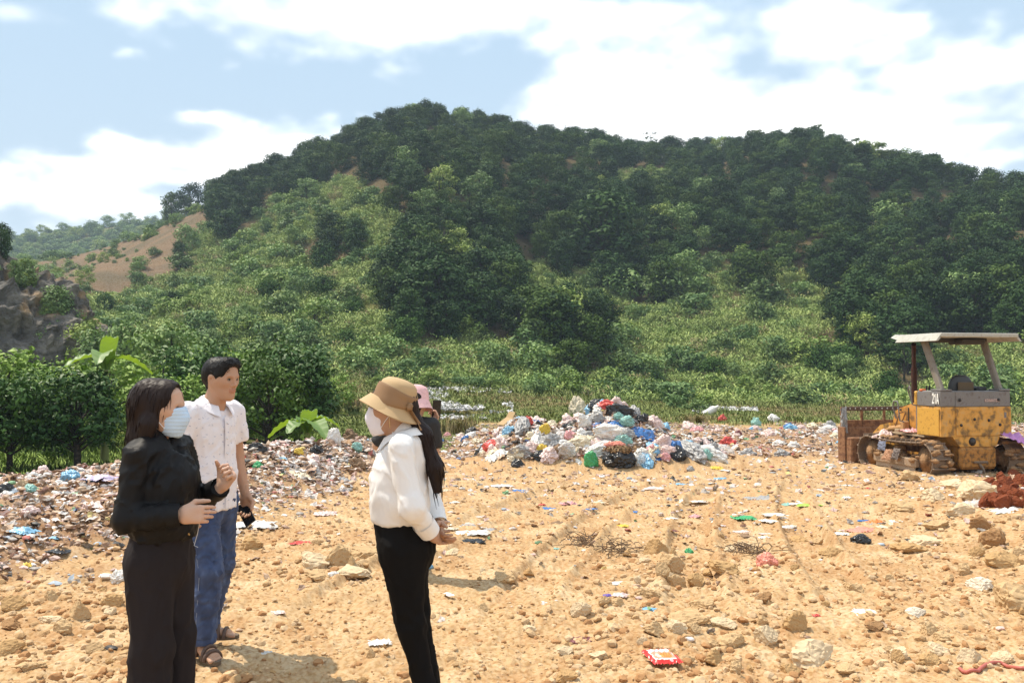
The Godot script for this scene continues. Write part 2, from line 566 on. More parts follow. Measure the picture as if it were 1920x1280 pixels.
func build_ground() -> void:
	var a := -PI
	while a < PI - 0.001:                              # finer columns where the ground is looked at
		ang.append(a)
		var deg := absf(rad_to_deg(a))
		a += deg_to_rad(0.1 if deg < 35.5 else (0.5 if deg < 42.0 else 4.0))
	var rows := PackedFloat32Array([0.0, 0.5, 1.0, 1.6])
	var r := 2.0
	while r < 62.0:
		rows.append(r)
		r += clampf(r * r / 1323.0 * 1.6, 0.012, 0.6) if r < 30.0 else 0.75
	rows.append(62.0)
	sheet("ground", rows, mat("clay", Color(1, 1, 1), 0.95, {"vcol": true, "map": tex.soil, "bump": tex.grain, "bump_cm": 1.4, "scale": 1.3, "world": true, "spec": 0.2}), true)

func build_hills() -> void:
	var rows := PackedFloat32Array()
	var r := 62.0
	while r < 330.0:
		rows.append(r)
		r += 1.4
	var full := ang
	var few := PackedFloat32Array()
	for k in full.size():
		if absf(rad_to_deg(full[k])) > 35.5 or k % 6 == 0: few.append(full[k])
	ang = few
	sheet("wooded_hill", rows, mat("hillside", Color(1, 1, 1), 0.95, {"vcol": true, "map": tex.soil, "bump": tex.fine, "bump_cm": 12.0, "scale": 0.12, "world": true, "spec": 0.1}), false)
	# the pale ridge far behind on the left
	var mb := MB.new()
	var sil := [[-600.0, 462.0], [0.0, 449.0], [100.0, 437.0], [200.0, 424.0], [290.0, 414.0], [400.0, 396.0], [700.0, 420.0], [900.0, 470.0]]
	mb.grid(150, 40, func(u, v):
		var px := lerpf(-600.0, 900.0, u)
		var dd := lerpf(260.0, 430.0, v)
		var top := EYE + (690.0 - lut(sil, px)) * 420.0 / F
		var x := (px - 960.0) / F * dd
		var y: float = lerpf(8.0, top, minf(1.0, v * 1.06)) + noise_a.get_noise_2d(x * 0.02, dd * 0.02) * 3.0 * sin(PI * v)
		return Vector3(x, y, -dd))
	for k in mb.v.size():
		var p := mb.v[k]
		var q := noise_a.get_noise_2d(p.x * 0.05, p.z * 0.05)
		mb.c[k] = Color(0.12, 0.15, 0.055).lerp(Color(0.18, 0.15, 0.085), smoothstep(-0.2, 0.4, q))
	var o := one("far_hill", mb.mesh(), mats.hillside)
	o.set_meta("kind", "structure")

func hill_class(px: float, py: float) -> int:          # what grows where: 0 grass, 1 shrubs, 2 dark wood, 3 bare earth
	var w := noise_a.get_noise_2d(px * 0.02, py * 0.026) * 44.0
	if in_poly(px + w * 0.4, py + w * 0.3, BARE): return 3
	var edge := lut(WOOD_EDGE, px) + w
	if py < edge:
		if px > 1120.0 and px < 1260.0 and py > 322.0 and py < 352.0 + w * 0.3: return 0
		return 2
	for b in CLUMPS:
		var ex: float = (px - b[0]) / b[2]
		var ey: float = (py - b[1]) / b[3]
		if ex * ex + ey * ey < 1.0 + w * 0.01: return 2
	if px < 760.0 and py < 520.0 + w and px > 420.0: return 1
	if px > 900.0 and px < 1130.0 and py > 520.0: return 1
	if noise_a.get_noise_2d(px * 0.02 + 40.0, py * 0.03) > 0.18: return 1
	return 0

const BARE := [[20.0, 505.0], [270.0, 420.0], [385.0, 385.0], [410.0, 405.0], [350.0, 480.0], [310.0, 510.0], [200.0, 565.0], [90.0, 565.0]]
const WOOD_EDGE := [[-500.0, 380.0], [290.0, 395.0], [380.0, 392.0], [450.0, 430.0], [520.0, 388.0], [640.0, 335.0], [700.0, 345.0], [760.0, 420.0], [820.0, 480.0], [860.0, 560.0], [900.0, 570.0], [1000.0, 500.0], [1200.0, 515.0], [1290.0, 540.0], [1330.0, 490.0], [1480.0, 495.0], [1560.0, 555.0], [1640.0, 640.0], [1750.0, 660.0], [1920.0, 640.0], [2400.0, 640.0]]
const CLUMPS := [[810.0, 540.0, 95.0, 110.0], [1220.0, 535.0, 80.0, 40.0], [1080.0, 665.0, 60.0, 55.0], [1600.0, 640.0, 60.0, 45.0], [1690.0, 715.0, 50.0, 40.0], [330.0, 492.0, 36.0, 20.0], [620.0, 470.0, 60.0, 28.0], [1420.0, 540.0, 50.0, 22.0], [960.0, 610.0, 60.0, 40.0], [1490.0, 745.0, 40.0, 14.0]]

func in_poly(x: float, y: float, poly: Array) -> bool:
	var inside := false
	var j := poly.size() - 1
	for k in poly.size():
		if (poly[k][1] > y) != (poly[j][1] > y) and x < (poly[j][0] - poly[k][0]) * (y - poly[k][1]) / (poly[j][1] - poly[k][1]) + poly[k][0]:
			inside = not inside
		j = k
	return inside

func ground_colour(x: float, z: float, a: float) -> Color:
	var d := -z
	var n := noise_a.get_noise_2d(x * 1.7, z * 1.7)
	var m := noise_a.get_noise_2d(x * 0.35 + 50.0, z * 0.35)
	var f := noise_c.get_noise_2d(x * 14.0, z * 14.0)
	var c := Color(0.47, 0.32, 0.175)
	c = c.lerp(Color(0.55, 0.41, 0.255), smoothstep(0.05, 0.45, n) * 0.8)
	c = c.lerp(Color(0.40, 0.24, 0.12), smoothstep(0.0, 0.5, -n + m * 0.6) * 0.75)
	c = c.lerp(Color(0.31, 0.175, 0.09), smoothstep(0.15, 0.6, f) * 0.55)
	c = c.lerp(Color(0.54, 0.43, 0.28), smoothstep(0.2, 0.6, -f) * 0.35)
	if a > 0.02:
		var t := Color(0.24, 0.14, 0.085).lerp(Color(0.36, 0.24, 0.155), smoothstep(-0.3, 0.4, n + f * 0.5))
		c = c.lerp(t, a * 0.85)
	# red earth in the gap behind the bank and by the bulldozer
	var px := px_of(x, z)
	var red := exp(-(pow((px - 650.0) / 45.0, 2.0) + pow((d - 24.0) / 3.0, 2.0)))
	red = maxf(red, exp(-(pow((x - 7.6) / 0.7, 2.0) + pow((d - 12.4) / 0.8, 2.0))) * 1.3)
	c = c.lerp(Color(0.22, 0.07, 0.035), clampf(red, 0.0, 1.0))
	# grass beyond the rubbish, orchard floor behind the bank
	var g := smoothstep(30.0, 36.0, d + n * 5.0 + m * 6.0)
	if x < -2.0: g = maxf(g, smoothstep(1.6, 3.2, d - lut(CREST, x)) * (1.0 - clampf(red * 1.5, 0.0, 1.0)))
	var gc := Color(0.10, 0.14, 0.035).lerp(Color(0.17, 0.16, 0.06), smoothstep(-0.2, 0.4, m))
	return c.lerp(gc, g)

func sheet(n: String, rows: PackedFloat32Array, m: Material, near: bool) -> void:
	var mb := MB.new()
	var nc := ang.size()
	for k in rows.size():
		var r := rows[k]
		for a in nc:
			var x := sin(ang[a]) * r
			var z := -cos(ang[a]) * r
			var y := terrain(x, z)
			var col: Color
			if near:
				var am := litter_amount(x, -z) if z < -2.0 else 0.0
				if r < 34.0 and r > 0.1: y += clay_relief(x, z, am) * (1.0 - smoothstep(24.0, 34.0, r))
				col = ground_colour(x, z, am)
			else:
				var p := pix(Vector3(x, y, z))
				var q := noise_a.get_noise_2d(x * 0.12, z * 0.12)
				var cls := hill_class(p.x, p.y)
				col = Color(0.085, 0.12, 0.036).lerp(Color(0.17, 0.155, 0.07), smoothstep(-0.1, 0.4, q))
				if cls == 2: col = Color(0.115, 0.092, 0.052)
				elif cls == 3: col = Color(0.21, 0.15, 0.10).lerp(Color(0.15, 0.125, 0.085), smoothstep(-0.2, 0.4, q))
				if cls < 2: col = col.lerp(Color(0.24, 0.235, 0.10), 0.5)
			mb.col = col
			mb.add(Vector3(x, y, z), Vector3.UP)
	var wrap := nc
	for k in rows.size() - 1:
		for a in wrap:
			var p := k * nc + a
			var q := k * nc + (a + 1) % nc
			mb.i.append_array(PackedInt32Array([p, p + nc, q, q, p + nc, q + nc]))
	mb.smooth(0, 0)
	for k in mb.n.size():
		if mb.n[k].y < 0.0: mb.n[k] = -mb.n[k]
	one(n, mb.mesh(), m).set_meta("kind", "structure")

# ------------------------------------------------------------------ plants
func leafy(mb: MB, clumps: Array, count: int, size: float, ca: Color, cb: Color, droop := 0.0, long := 1.9) -> void:
	# many small folded leaves through the outer part of each clump: [centre, radii]
	var total := 0.0
	for c in clumps: total += pow(c[1].x * c[1].y * c[1].z, 0.667)
	for c in clumps:
		var k := int(count * pow(c[1].x * c[1].y * c[1].z, 0.667) / total)
		var tint := rng.randf()
		for j in k:
			var dir := Vector3(rng.randfn(), rng.randfn() + 0.25, rng.randfn()).normalized()
			var rad := pow(rng.randf(), 0.42) * (1.0 + 0.16 * rng.randfn())
			var p: Vector3 = c[0] + dir * rad * c[1]
			var nn := (dir + Vector3(rng.randfn(), rng.randfn() + 0.7, rng.randfn()) * 0.55).normalized()
			var t := nn.cross(Vector3(rng.randfn(), rng.randfn(), rng.randfn())).normalized()
			t = (t + Vector3.DOWN * droop).normalized()
			var b := nn.cross(t).normalized()
			var s := size * rng.randf_range(0.65, 1.3)
			mb.col = ca.lerp(cb, clampf(tint * 0.55 + rng.randf() * 0.55, 0.0, 1.0))
			var o := mb.v.size()
			var lift := nn * s * 0.12
			var n1 := (nn + b * 0.35).normalized()
			var n2 := (nn - b * 0.35).normalized()
			mb.add(p - t * s * 0.5, nn); mb.add(p + b * s * 0.5 / long + lift, n1); mb.add(p + t * s * 0.5, nn); mb.add(p - b * s * 0.5 / long + lift, n2)
			mb.i.append_array(PackedInt32Array([o, o + 1, o + 2, o, o + 2, o + 3]))

func clumps_in(rx: float, y0: float, y1: float, n: int, rmin: float, rmax: float, flat := 0.8) -> Array:
	var out := []
	for k in n:
		var f := (k + 0.5) / n
		var y := lerpf(y0, y1, f)
		var e := sqrt(maxf(0.05, 1.0 - pow((f - 0.42) / 0.62, 2.0)))
		var an := k * 2.4 + rng.randf() * 0.8
		var r := rng.randf_range(rmin, rmax)
		out.append([Vector3(cos(an) * rx * e * rng.randf_range(0.35, 0.75), y, sin(an) * rx * e * rng.randf_range(0.35, 0.75)), Vector3(r, r * flat, r)])
	return out

func woody(mb: MB, h: float, r: float, clumps: Array, twigs := 1.0) -> void:    # trunk with a limb to each clump
	mb.col = Color(1, 1, 1)
	var bend := Vector3(rng.randfn() * 0.05, 0, rng.randfn() * 0.05) * h
	var top := Vector3(0, h, 0) + bend
	mb.tube([Vector3(0, -0.3, 0), Vector3(0, h * 0.3, 0) + bend * 0.15, Vector3(0, h * 0.65, 0) + bend * 0.5, top], [r * 1.3, r, r * 0.7, r * 0.3], 7)
	for c in clumps:
		var s: float = clampf(c[0].y / h * 0.6, 0.15, 0.8)
		var from := Vector3(0, h * s, 0) + bend * s * s
		var to: Vector3 = c[0]
		mb.tube([from, from.lerp(to, 0.5) + Vector3.UP * 0.06 * h * rng.randf_range(-0.3, 0.6), to], [r * 0.5 * twigs, r * 0.3 * twigs, r * 0.08], 5, false)

var species := {}

func make_species(key: String, h: float, rx: float, y0: float, ncl: int, rmin: float, rmax: float, leaves: int, size: float, ca: Color, cb: Color, tr: float, m: Material, flat := 0.8, droop := 0.0, variants := 3) -> void:
	species[key] = []
	for k in variants:
		var cl := clumps_in(rx * rng.randf_range(0.85, 1.15), y0, h * 0.86, ncl, rmin, rmax, flat)
		var cm := MB.new()
		var tn: Color = [Color(0.95, 1.0, 1.0), Color(0.72, 0.80, 0.86), Color(1.25, 1.15, 0.85), Color(0.62, 0.66, 0.66)][k % 4]
		leafy(cm, cl, leaves, size, ca * tn, cb * tn, droop)
		var tm := MB.new()
		woody(tm, h * 0.8, tr, cl)
		species[key].append([tm.mesh(), cm.mesh(), m, h])

func plant(key: String, variant: int, n: String, label: String, category: String, pos: Vector3, height: float, wide: float, group := "") -> Node3D:
	var sp: Array = species[key][variant % species[key].size()]
	var o := thing(n, label, category, pos, rng.randf() * TAU, group)
	var s: float = height / sp[3]
	o.scale = Vector3(s * wide, s, s * wide)
	part("trunk", sp[0], mats.bark, o)
	part("crown", sp[1], sp[2], o)
	return o

func grass_mesh(blades: int, spread: float, h: float, width: float, ca: Color, cb: Color) -> ArrayMesh:
	var mb := MB.new()
	for k in blades:
		var an := rng.randf() * TAU
		var p := Vector3(cos(an), 0, sin(an)) * spread * sqrt(rng.randf())
		var lean := Vector3(rng.randfn(), 0, rng.randfn()) * h * 0.28
		var hh := h * rng.randf_range(0.5, 1.15)
		var side := Vector3(sin(an * 3.1), 0, cos(an * 3.1)) * width
		mb.col = ca.lerp(cb, rng.randf())
		var mid := p + lean * 0.35 + Vector3.UP * hh * 0.6
		var tip := p + lean + Vector3.UP * hh
		var nn := (side.cross(Vector3.UP) + Vector3.UP * 0.5).normalized()
		var o := mb.v.size()
		for q in [p - side - Vector3.UP * 0.05, p + side - Vector3.UP * 0.05, mid + side * 0.8, mid - side * 0.8, tip]: mb.add(q, nn)
		mb.i.append_array(PackedInt32Array([o, o + 2, o + 1, o, o + 3, o + 2, o + 3, o + 4, o + 2]))
	return mb.mesh()

func build_vegetation() -> void:
	mat("bark", lin(0.13, 0.095, 0.065), 0.9, {"map": tex.grain, "scale": 1.2, "bump": tex.fine, "bump_cm": 2.0})
	mat("leaf_dark", Color(0.86, 0.88, 0.76), 0.65, {"vcol": true, "back": Color(0.30, 0.36, 0.12), "spec": 0.22})
	mat("leaf_light", Color(1, 1, 1), 0.6, {"vcol": true, "back": Color(0.36, 0.42, 0.16), "spec": 0.35})
	mat("leaf_glossy", Color(1.0, 1.0, 0.9), 0.5, {"vcol": true, "back": Color(0.34, 0.42, 0.10), "spec": 0.32})
	mat("blade", Color(1, 1, 1), 0.7, {"vcol": true, "back": Color(0.34, 0.38, 0.18), "spec": 0.3})
	var dk := mats.leaf_dark as Material
	var lt := mats.leaf_light as Material
	make_species("wood", 7.0, 2.6, 0.9, 17, 0.7, 1.35, 3000, 0.36, Color(0.044, 0.085, 0.034), Color(0.093, 0.153, 0.054), 0.16, dk, 0.75, 0.1, 4)
	make_species("round", 3.2, 1.5, 0.5, 16, 0.6, 0.95, 2600, 0.22, Color(0.051, 0.105, 0.031), Color(0.111, 0.196, 0.051), 0.10, dk, 0.85, 0.0, 2)
	make_species("shrub", 2.4, 1.3, 0.3, 8, 0.5, 0.9, 750, 0.30, Color(0.107, 0.189, 0.053), Color(0.255, 0.343, 0.107), 0.06, lt, 0.75, 0.1, 4)
	make_species("airy", 7.5, 2.6, 2.6, 9, 0.7, 1.3, 900, 0.36, Color(0.068, 0.119, 0.048), Color(0.145, 0.204, 0.076), 0.12, dk, 0.35, 0.0, 3)
	make_species("pale", 5.0, 1.9, 0.9, 11, 0.7, 1.1, 1700, 0.30, Color(0.128, 0.205, 0.059), Color(0.265, 0.342, 0.107), 0.11, lt, 0.7, 0.15, 3)
	make_species("sparse", 7.0, 1.7, 3.2, 8, 0.35, 0.7, 170, 0.34, Color(0.119, 0.153, 0.085), Color(0.221, 0.238, 0.153), 0.10, dk, 0.5, 0.0, 2)
	make_species("fruit", 2.9, 1.5, 0.85, 20, 0.26, 0.52, 3600, 0.14, Color(0.034, 0.078, 0.022), Color(0.078, 0.145, 0.037), 0.075, mats.leaf_glossy, 0.85, 0.35, 3)
	make_species("citrus", 2.6, 1.3, 0.4, 18, 0.28, 0.55, 3200, 0.13, Color(0.128, 0.212, 0.037), Color(0.289, 0.383, 0.068), 0.06, lt, 0.85, 0.15, 2)
	build_wood()
	build_slopes()
	build_orchard()
	build_cliff()
	build_grass()

func hill_spot(px: float, r: float) -> Vector3:
	var a := atan((px - 960.0) / F)
	var x := sin(a) * r
	var z := -cos(a) * r
	return Vector3(x, terrain(x, z), z)

func build_wood() -> void:
	var spots := []
	var a := -0.60
	while a < 0.72:
		var r := 74.0
		while r < 250.0:
			var an := a + rng.randf_range(-0.5, 0.5) * 3.4 / r
			var rr := r + rng.randf_range(-1.7, 1.7)
			var x := sin(an) * rr
			var z := -cos(an) * rr
			var px := px_of(x, z)
			if rr < lut(RIDGE_R, px) + 4.0:
				var p := Vector3(x, terrain(x, z), z)
				var q := pix(p)
				if hill_class(q.x, q.y) == 2 and rng.randf() < 0.86: spots.append(p)
			r += 3.4
		a += 3.5 / 150.0
	# nearest, and those that stand on the skyline, are trees of their own
	var show := func(p: Vector3) -> float:
		var edge: float = lut(RIDGE_R, px_of(p.x, p.z)) - Vector2(p.x, p.z).length()
		var vis := 0.0 if pix(p).x > -60.0 and pix(p).x < 1980.0 else 1000.0
		return Vector2(p.x, p.z).length() * 0.6 + edge * 0.5 + vis
	spots.sort_custom(func(p, q): return show.call(p) < show.call(q))
	var mm := {}
	for k in spots.size():
		var p: Vector3 = spots[k]
		var h := rng.randf_range(3.8, 6.6)
		var sk := "airy" if rng.randf() < 0.12 else ("pale" if rng.randf() < 0.05 else "wood")
		var vr := rng.randi() % 4
		p.y -= 0.4
		if k < 270:
			var zone := wood_zone(pix(p))
			plant(sk, vr, "hill_tree", {"airy": "loose flat-layered tree in the wood ", "pale": "paler green leafy tree in the dark wood ", "wood": "dark green broadleaf tree in the wood "}[sk] + zone, "tree", p, h, rng.randf_range(0.95, 1.4), {"airy": "flat-layered", "pale": "pale green", "wood": "dark green"}[sk] + " trees of the wood " + zone)
		else:
			var sp: Array = species[sk]
			var key := "%s %d" % [sk, vr % sp.size()]
			if not mm.has(key): mm[key] = []
			var s: float = h / sp[0][3]
			mm[key].append(Transform3D(Basis(Vector3.UP, rng.randf() * TAU).scaled(Vector3(s * rng.randf_range(0.95, 1.4), s, s * rng.randf_range(0.95, 1.4))), p))
	var wood := thing("forest", "dense dark green wood covering the upper hill", "wood")
	wood.set_meta("kind", "stuff")
	for key in mm:
		var bits: PackedStringArray = key.split(" ")
		var sp: Array = species[bits[0]][int(bits[1])]
		many("crowns", sp[1], sp[2], mm[key], [], wood)
	# trees that stand out from the wood: species, px, base py, top py, width px, label
	for t in [["round", 764, 652, 592, 92, "round clipped-looking dark green bush alone at the foot of the slope", "bush"],
			["wood", 812, 612, 470, 190, "broad very dark tree mass in the middle of the slope above the round bush", "tree"],
			["pale", 762, 540, 462, 74, "yellow-green tree crown leaning out beside the broad dark tree", "tree"],
			["airy", 830, 490, 398, 110, "flat-layered tree above the broad dark tree mid slope", "tree"],
			["wood", 1130, 500, 340, 210, "wide dark spreading tree at the hollow of the wood", "tree"],
			["wood", 905, 470, 380, 120, "dark tree with a visible pale trunk in the wood", "tree"],
			["wood", 1075, 722, 628, 105, "dark bushy tree at the foot of the hill behind the rubbish mound", "tree"],
			["shrub", 1240, 565, 500, 110, "dark bush cluster above the grassy clearing", "bush"],
			["shrub", 1165, 560, 505, 90, "dark bush beside the cluster above the grassy clearing", "bush"],
			["round", 1600, 655, 598, 90, "rounded dark bush on the grassy slope beyond the bulldozer roof", "bush"],
			["round", 1668, 750, 690, 80, "dark bush on the level grass left of the exhaust pipe", "bush"],
			["shrub", 1500, 762, 722, 90, "low dark bush at the far edge of the grass field", "bush"],
			["shrub", 1425, 565, 520, 80, "dark bush alone on the upper grassy clearing", "bush"],
			["wood", 1890, 640, 560, 90, "dark tree at the right edge of the hill, low on the slope", "tree"],
			["pale", 1000, 660, 590, 90, "mid green leafy tree at the foot of the hill", "tree"],
			["pale", 940, 600, 545, 80, "mid green leafy tree below the dark wood", "tree"],
			["wood", 420, 450, 385, 90, "dark tree on the left shoulder of the hill below the skyline", "tree"],
			["shrub", 338, 505, 474, 66, "dark bush on the edge of the bare brown slope", "bush"],
			["shrub", 255, 532, 508, 40, "small green bush below the bare brown slope", "bush"],
			["round", 608, 505, 455, 80, "dark bush on the sunlit slope left of the wood", "bush"],
			["pale", 575, 375, 330, 70, "light green tree on the sunlit upper slope", "tree"]]:
		var p := ground_at(t[1], t[2], 42.0)
		var dist := -p.z
		var hh: float = (t[2] - t[3]) * dist / F
		var ww: float = t[4] * dist / F
		var sp: Array = species[t[0]][0]
		var natural: float = {"round": 1.35, "wood": 0.98, "pale": 1.05, "airy": 0.98, "shrub": 1.4}[t[0]]
		plant(t[0], rng.randi() % 4, "hill_bush" if t[6] == "bush" else "hill_tree", t[5], t[6], p - Vector3.UP * hh * 0.05, hh * 1.05, clampf(ww / hh / natural, 0.7, 1.9))
	# the skyline: species, px, top py, label
	for t in [["wood", 320, 362, 0.9, "dark tree at the left end of the skyline wood"], ["wood", 352, 345, 1.0, "second dark tree from the left end of the skyline wood"], ["wood", 395, 338, 1.0, "broad dark tree on the left descending skyline"],
			["pale", 430, 326, 1.0, "paler tree on the left descending skyline"], ["sparse", 868, 200, 0.5, "thin twiggy sapling just right of the hilltop"], ["wood", 770, 208, 1.0, "dark tree on the highest point of the hill"], ["airy", 900, 222, 1.0, "feathery tree right of the hilltop"],
			["sparse", 1112, 240, 1.2, "loose tree standing clear on the skyline saddle"], ["sparse", 1222, 242, 1.4, "pale almost leafless tree against the white sky"], ["airy", 1535, 230, 0.8, "tall loose tree rising highest on the right skyline"], ["wood", 1712, 294, 0.9, "dark pointed tree on the right descending skyline"],
			["airy", 1768, 306, 1.7, "flat umbrella-shaped tree leaning out on the right skyline"], ["wood", 1310, 262, 1.2, "dark tree in the middle of the right skyline"], ["airy", 1860, 330, 1.2, "feathery tree at the right end of the skyline"], ["wood", 1050, 246, 1.4, "broad dark tree on the skyline left of the saddle"]]:
		var rr := lut(RIDGE_R, t[1]) - 1.0
		var p := hill_spot(t[1], rr)
		var topy: float = EYE + (690.0 - t[2]) * rr * cos(atan((t[1] - 960.0) / F)) / F
		plant(t[0], rng.randi() % 4, "skyline_tree", t[4], "tree", p - Vector3.UP * 0.5, maxf(3.0, topy - p.y + 1.7), t[3])
	one_house()

func wood_zone(q: Vector2) -> String:
	var rim := q.y < lut(RIDGE_Y, q.x) + 45.0
	if q.x < 480.0: return "on the left shoulder of the skyline" if rim else "on the left shoulder of the hill"
	if q.x < 690.0: return "along the left rising skyline" if rim else "high on the left slope"
	if q.x < 960.0: return "on the very top of the hill" if rim else ("below the hilltop" if q.y < 460.0 else "low in the middle of the slope")
	if q.x < 1260.0: return "along the skyline saddle" if rim else ("in the hollow below the saddle" if q.y < 560.0 else "at the foot behind the mound")
	if q.x < 1640.0: return "along the right skyline" if rim else ("on the right slope below the skyline" if q.y < 450.0 else "at the lower edge of the right wood")
	return "on the right falling skyline" if rim else ("high above the bulldozer" if q.y < 520.0 else "low on the slope behind the bulldozer")

func one_house() -> void:                                # pale hut among the trees of the saddle
	var p := hill_spot(1252, 205.0)
	var o := thing("hut", "small white hut half hidden among trees on the skyline saddle", "hut", p, 0.3)
	var mb := MB.new()
	mb.box(Vector3(0, 1.3, 0), Vector3(3.4, 3.0, 3.0), Basis(), 0.05)
	part("wall", mb.mesh(), mat("white_wall", lin(0.72, 0.72, 0.70), 0.8), o)
	mb = MB.new()
	mb.prism(PackedVector2Array([Vector2(-2.0, 2.8), Vector2(2.0, 2.8), Vector2(0, 3.6)]), 3.4, Transform3D())
	part("roof", mb.mesh(), mat("hut_roof", lin(0.35, 0.37, 0.38), 0.7), o)

func build_slopes() -> void:
	var bush := {}
	var tuft := []
	var tuft_c := []
	var herb := MB.new()
	leafy(herb, [[Vector3(0, 0.15, 0), Vector3(0.8, 0.42, 0.8)], [Vector3(0.5, 0.1, 0.3), Vector3(0.5, 0.35, 0.5)], [Vector3(-0.4, 0.1, 0.5), Vector3(0.5, 0.5, 0.5)]], 230, 0.20, Color(0.7, 0.7, 0.7), Color(1.15, 1.15, 1.15), -0.8, 4.0)
	var gm := herb.mesh()
	for k in 95000:
		var an := rng.randf_range(-0.86, 0.86)
		var r := sqrt(rng.randf()) * 245.0
		if r < 60.0: continue
		var x := sin(an) * r
		var z := -cos(an) * r
		if r > lut(RIDGE_R, px_of(x, z)) + 2.0: continue
		var p := Vector3(x, terrain(x, z), z)
		var q := pix(p)
		var cls := hill_class(q.x, q.y)
		var bare := cls == 3
		if cls == 2: continue
		var clump := noise_a.get_noise_2d(x * 0.09 + 7.0, z * 0.09)
		var f := rng.randf()
		if bare:
			if f < 0.02: f = 0.0
			else: continue
		if f < (0.075 if cls == 1 else 0.02) + maxf(0.0, clump) * 0.14:
			var vr := rng.randi() % 4
			var sp := "shrub"
			if rng.randf() < 0.12: sp = "pale"
			var key := "%s %d" % [sp, vr % species[sp].size()]
			if not bush.has(key): bush[key] = []
			var s := (0.25 + 0.85 * pow(rng.randf(), 2.2)) * (0.6 if sp == "pale" else 1.0)
			bush[key].append(Transform3D(Basis(Vector3.UP, rng.randf() * TAU).scaled(Vector3(s * 1.25, s, s * 1.25)), p - Vector3.UP * 0.1))
		elif rng.randf() < 0.8:
			var s := rng.randf_range(0.7, 1.7)
			tuft.append(Transform3D(Basis(Vector3.UP, rng.randf() * TAU).scaled(Vector3(s * 1.2, s, s * 1.2)), p))
			var c := Color(0.18, 0.265, 0.07).lerp(Color(0.42, 0.49, 0.165), rng.randf() * 0.85)
			if rng.randf() < 0.05 + 0.12 * maxf(0.0, -clump): c = Color(0.31, 0.26, 0.13)
			tuft_c.append(c)
	for k in 64:                                         # bushes standing singly on the open slopes
		var left := k < 40
		var q := Vector2(rng.randf_range(190.0, 720.0), rng.randf_range(430.0, 655.0)) if left else Vector2(rng.randf_range(1130.0, 1620.0), rng.randf_range(530.0, 745.0))
		if hill_class(q.x, q.y) > 1: continue
		var p := ground_at(q.x, q.y, 60.0)
		if p.length() > 230.0: continue
		var hh := rng.randf_range(1.4, 3.2)
		var where := ("high on the sunlit left slope" if q.y < 540.0 else "low on the sunlit left slope") if left else ("high on the right grassy clearing" if q.y < 630.0 else "low on the right grassy clearing")
		plant("round" if k % 3 == 0 else "shrub", k, "hill_bush", "single dark green bush " + where, "bush", p - Vector3.UP * 0.15, hh, rng.randf_range(1.0, 1.6), "single bushes " + where)
	var sl := thing("undergrowth", "scrub and low bushes covering the hillside", "scrub")
	sl.set_meta("kind", "stuff")
	for key in bush:
		var bits: PackedStringArray = key.split(" ")
		var sp: Array = species[bits[0]][int(bits[1])]
		many("bushes", sp[1], sp[2], bush[key], [], sl)
	var g := thing("hill_grass", "rough grass and dry stalks on the hillside", "grass")
	g.set_meta("kind", "stuff")
	many("tufts", gm, mats.blade, tuft, tuft_c, g)
	# scrub of the far ridge and grey rocks in the bare slope
	var far := {}
	for k in 900:
		var px := rng.randf_range(-60.0, 430.0)
		var dd := rng.randf_range(330.0, 425.0)
		var sil := [[-600.0, 462.0], [0.0, 449.0], [100.0, 437.0], [200.0, 424.0], [290.0, 414.0], [400.0, 396.0]]
		var v := (dd - 260.0) / 170.0
		var y := lerpf(8.0, EYE + (690.0 - lut(sil, px)) * 420.0 / F, minf(1.0, v * 1.06)) - 0.5
		var key := "shrub %d" % (rng.randi() % 4) if rng.randf() < 0.85 else "pale %d" % (rng.randi() % 3)
		if not far.has(key): far[key] = []
		var s := rng.randf_range(0.6, 1.7)
		far[key].append(Transform3D(Basis(Vector3.UP, rng.randf() * TAU).scaled(Vector3(s * 1.4, s, s * 1.4)), Vector3((px - 960.0) / F * dd, y, -dd)))
	var fw := thing("far_scrub", "pale scrub on the distant ridge behind the bare slope", "scrub")
	fw.set_meta("kind", "stuff")
	for key in far:
		var bits: PackedStringArray = key.split(" ")
		var sp: Array = species[bits[0]][int(bits[1])]
		many("bushes", sp[1], sp[2], far[key], [], fw)

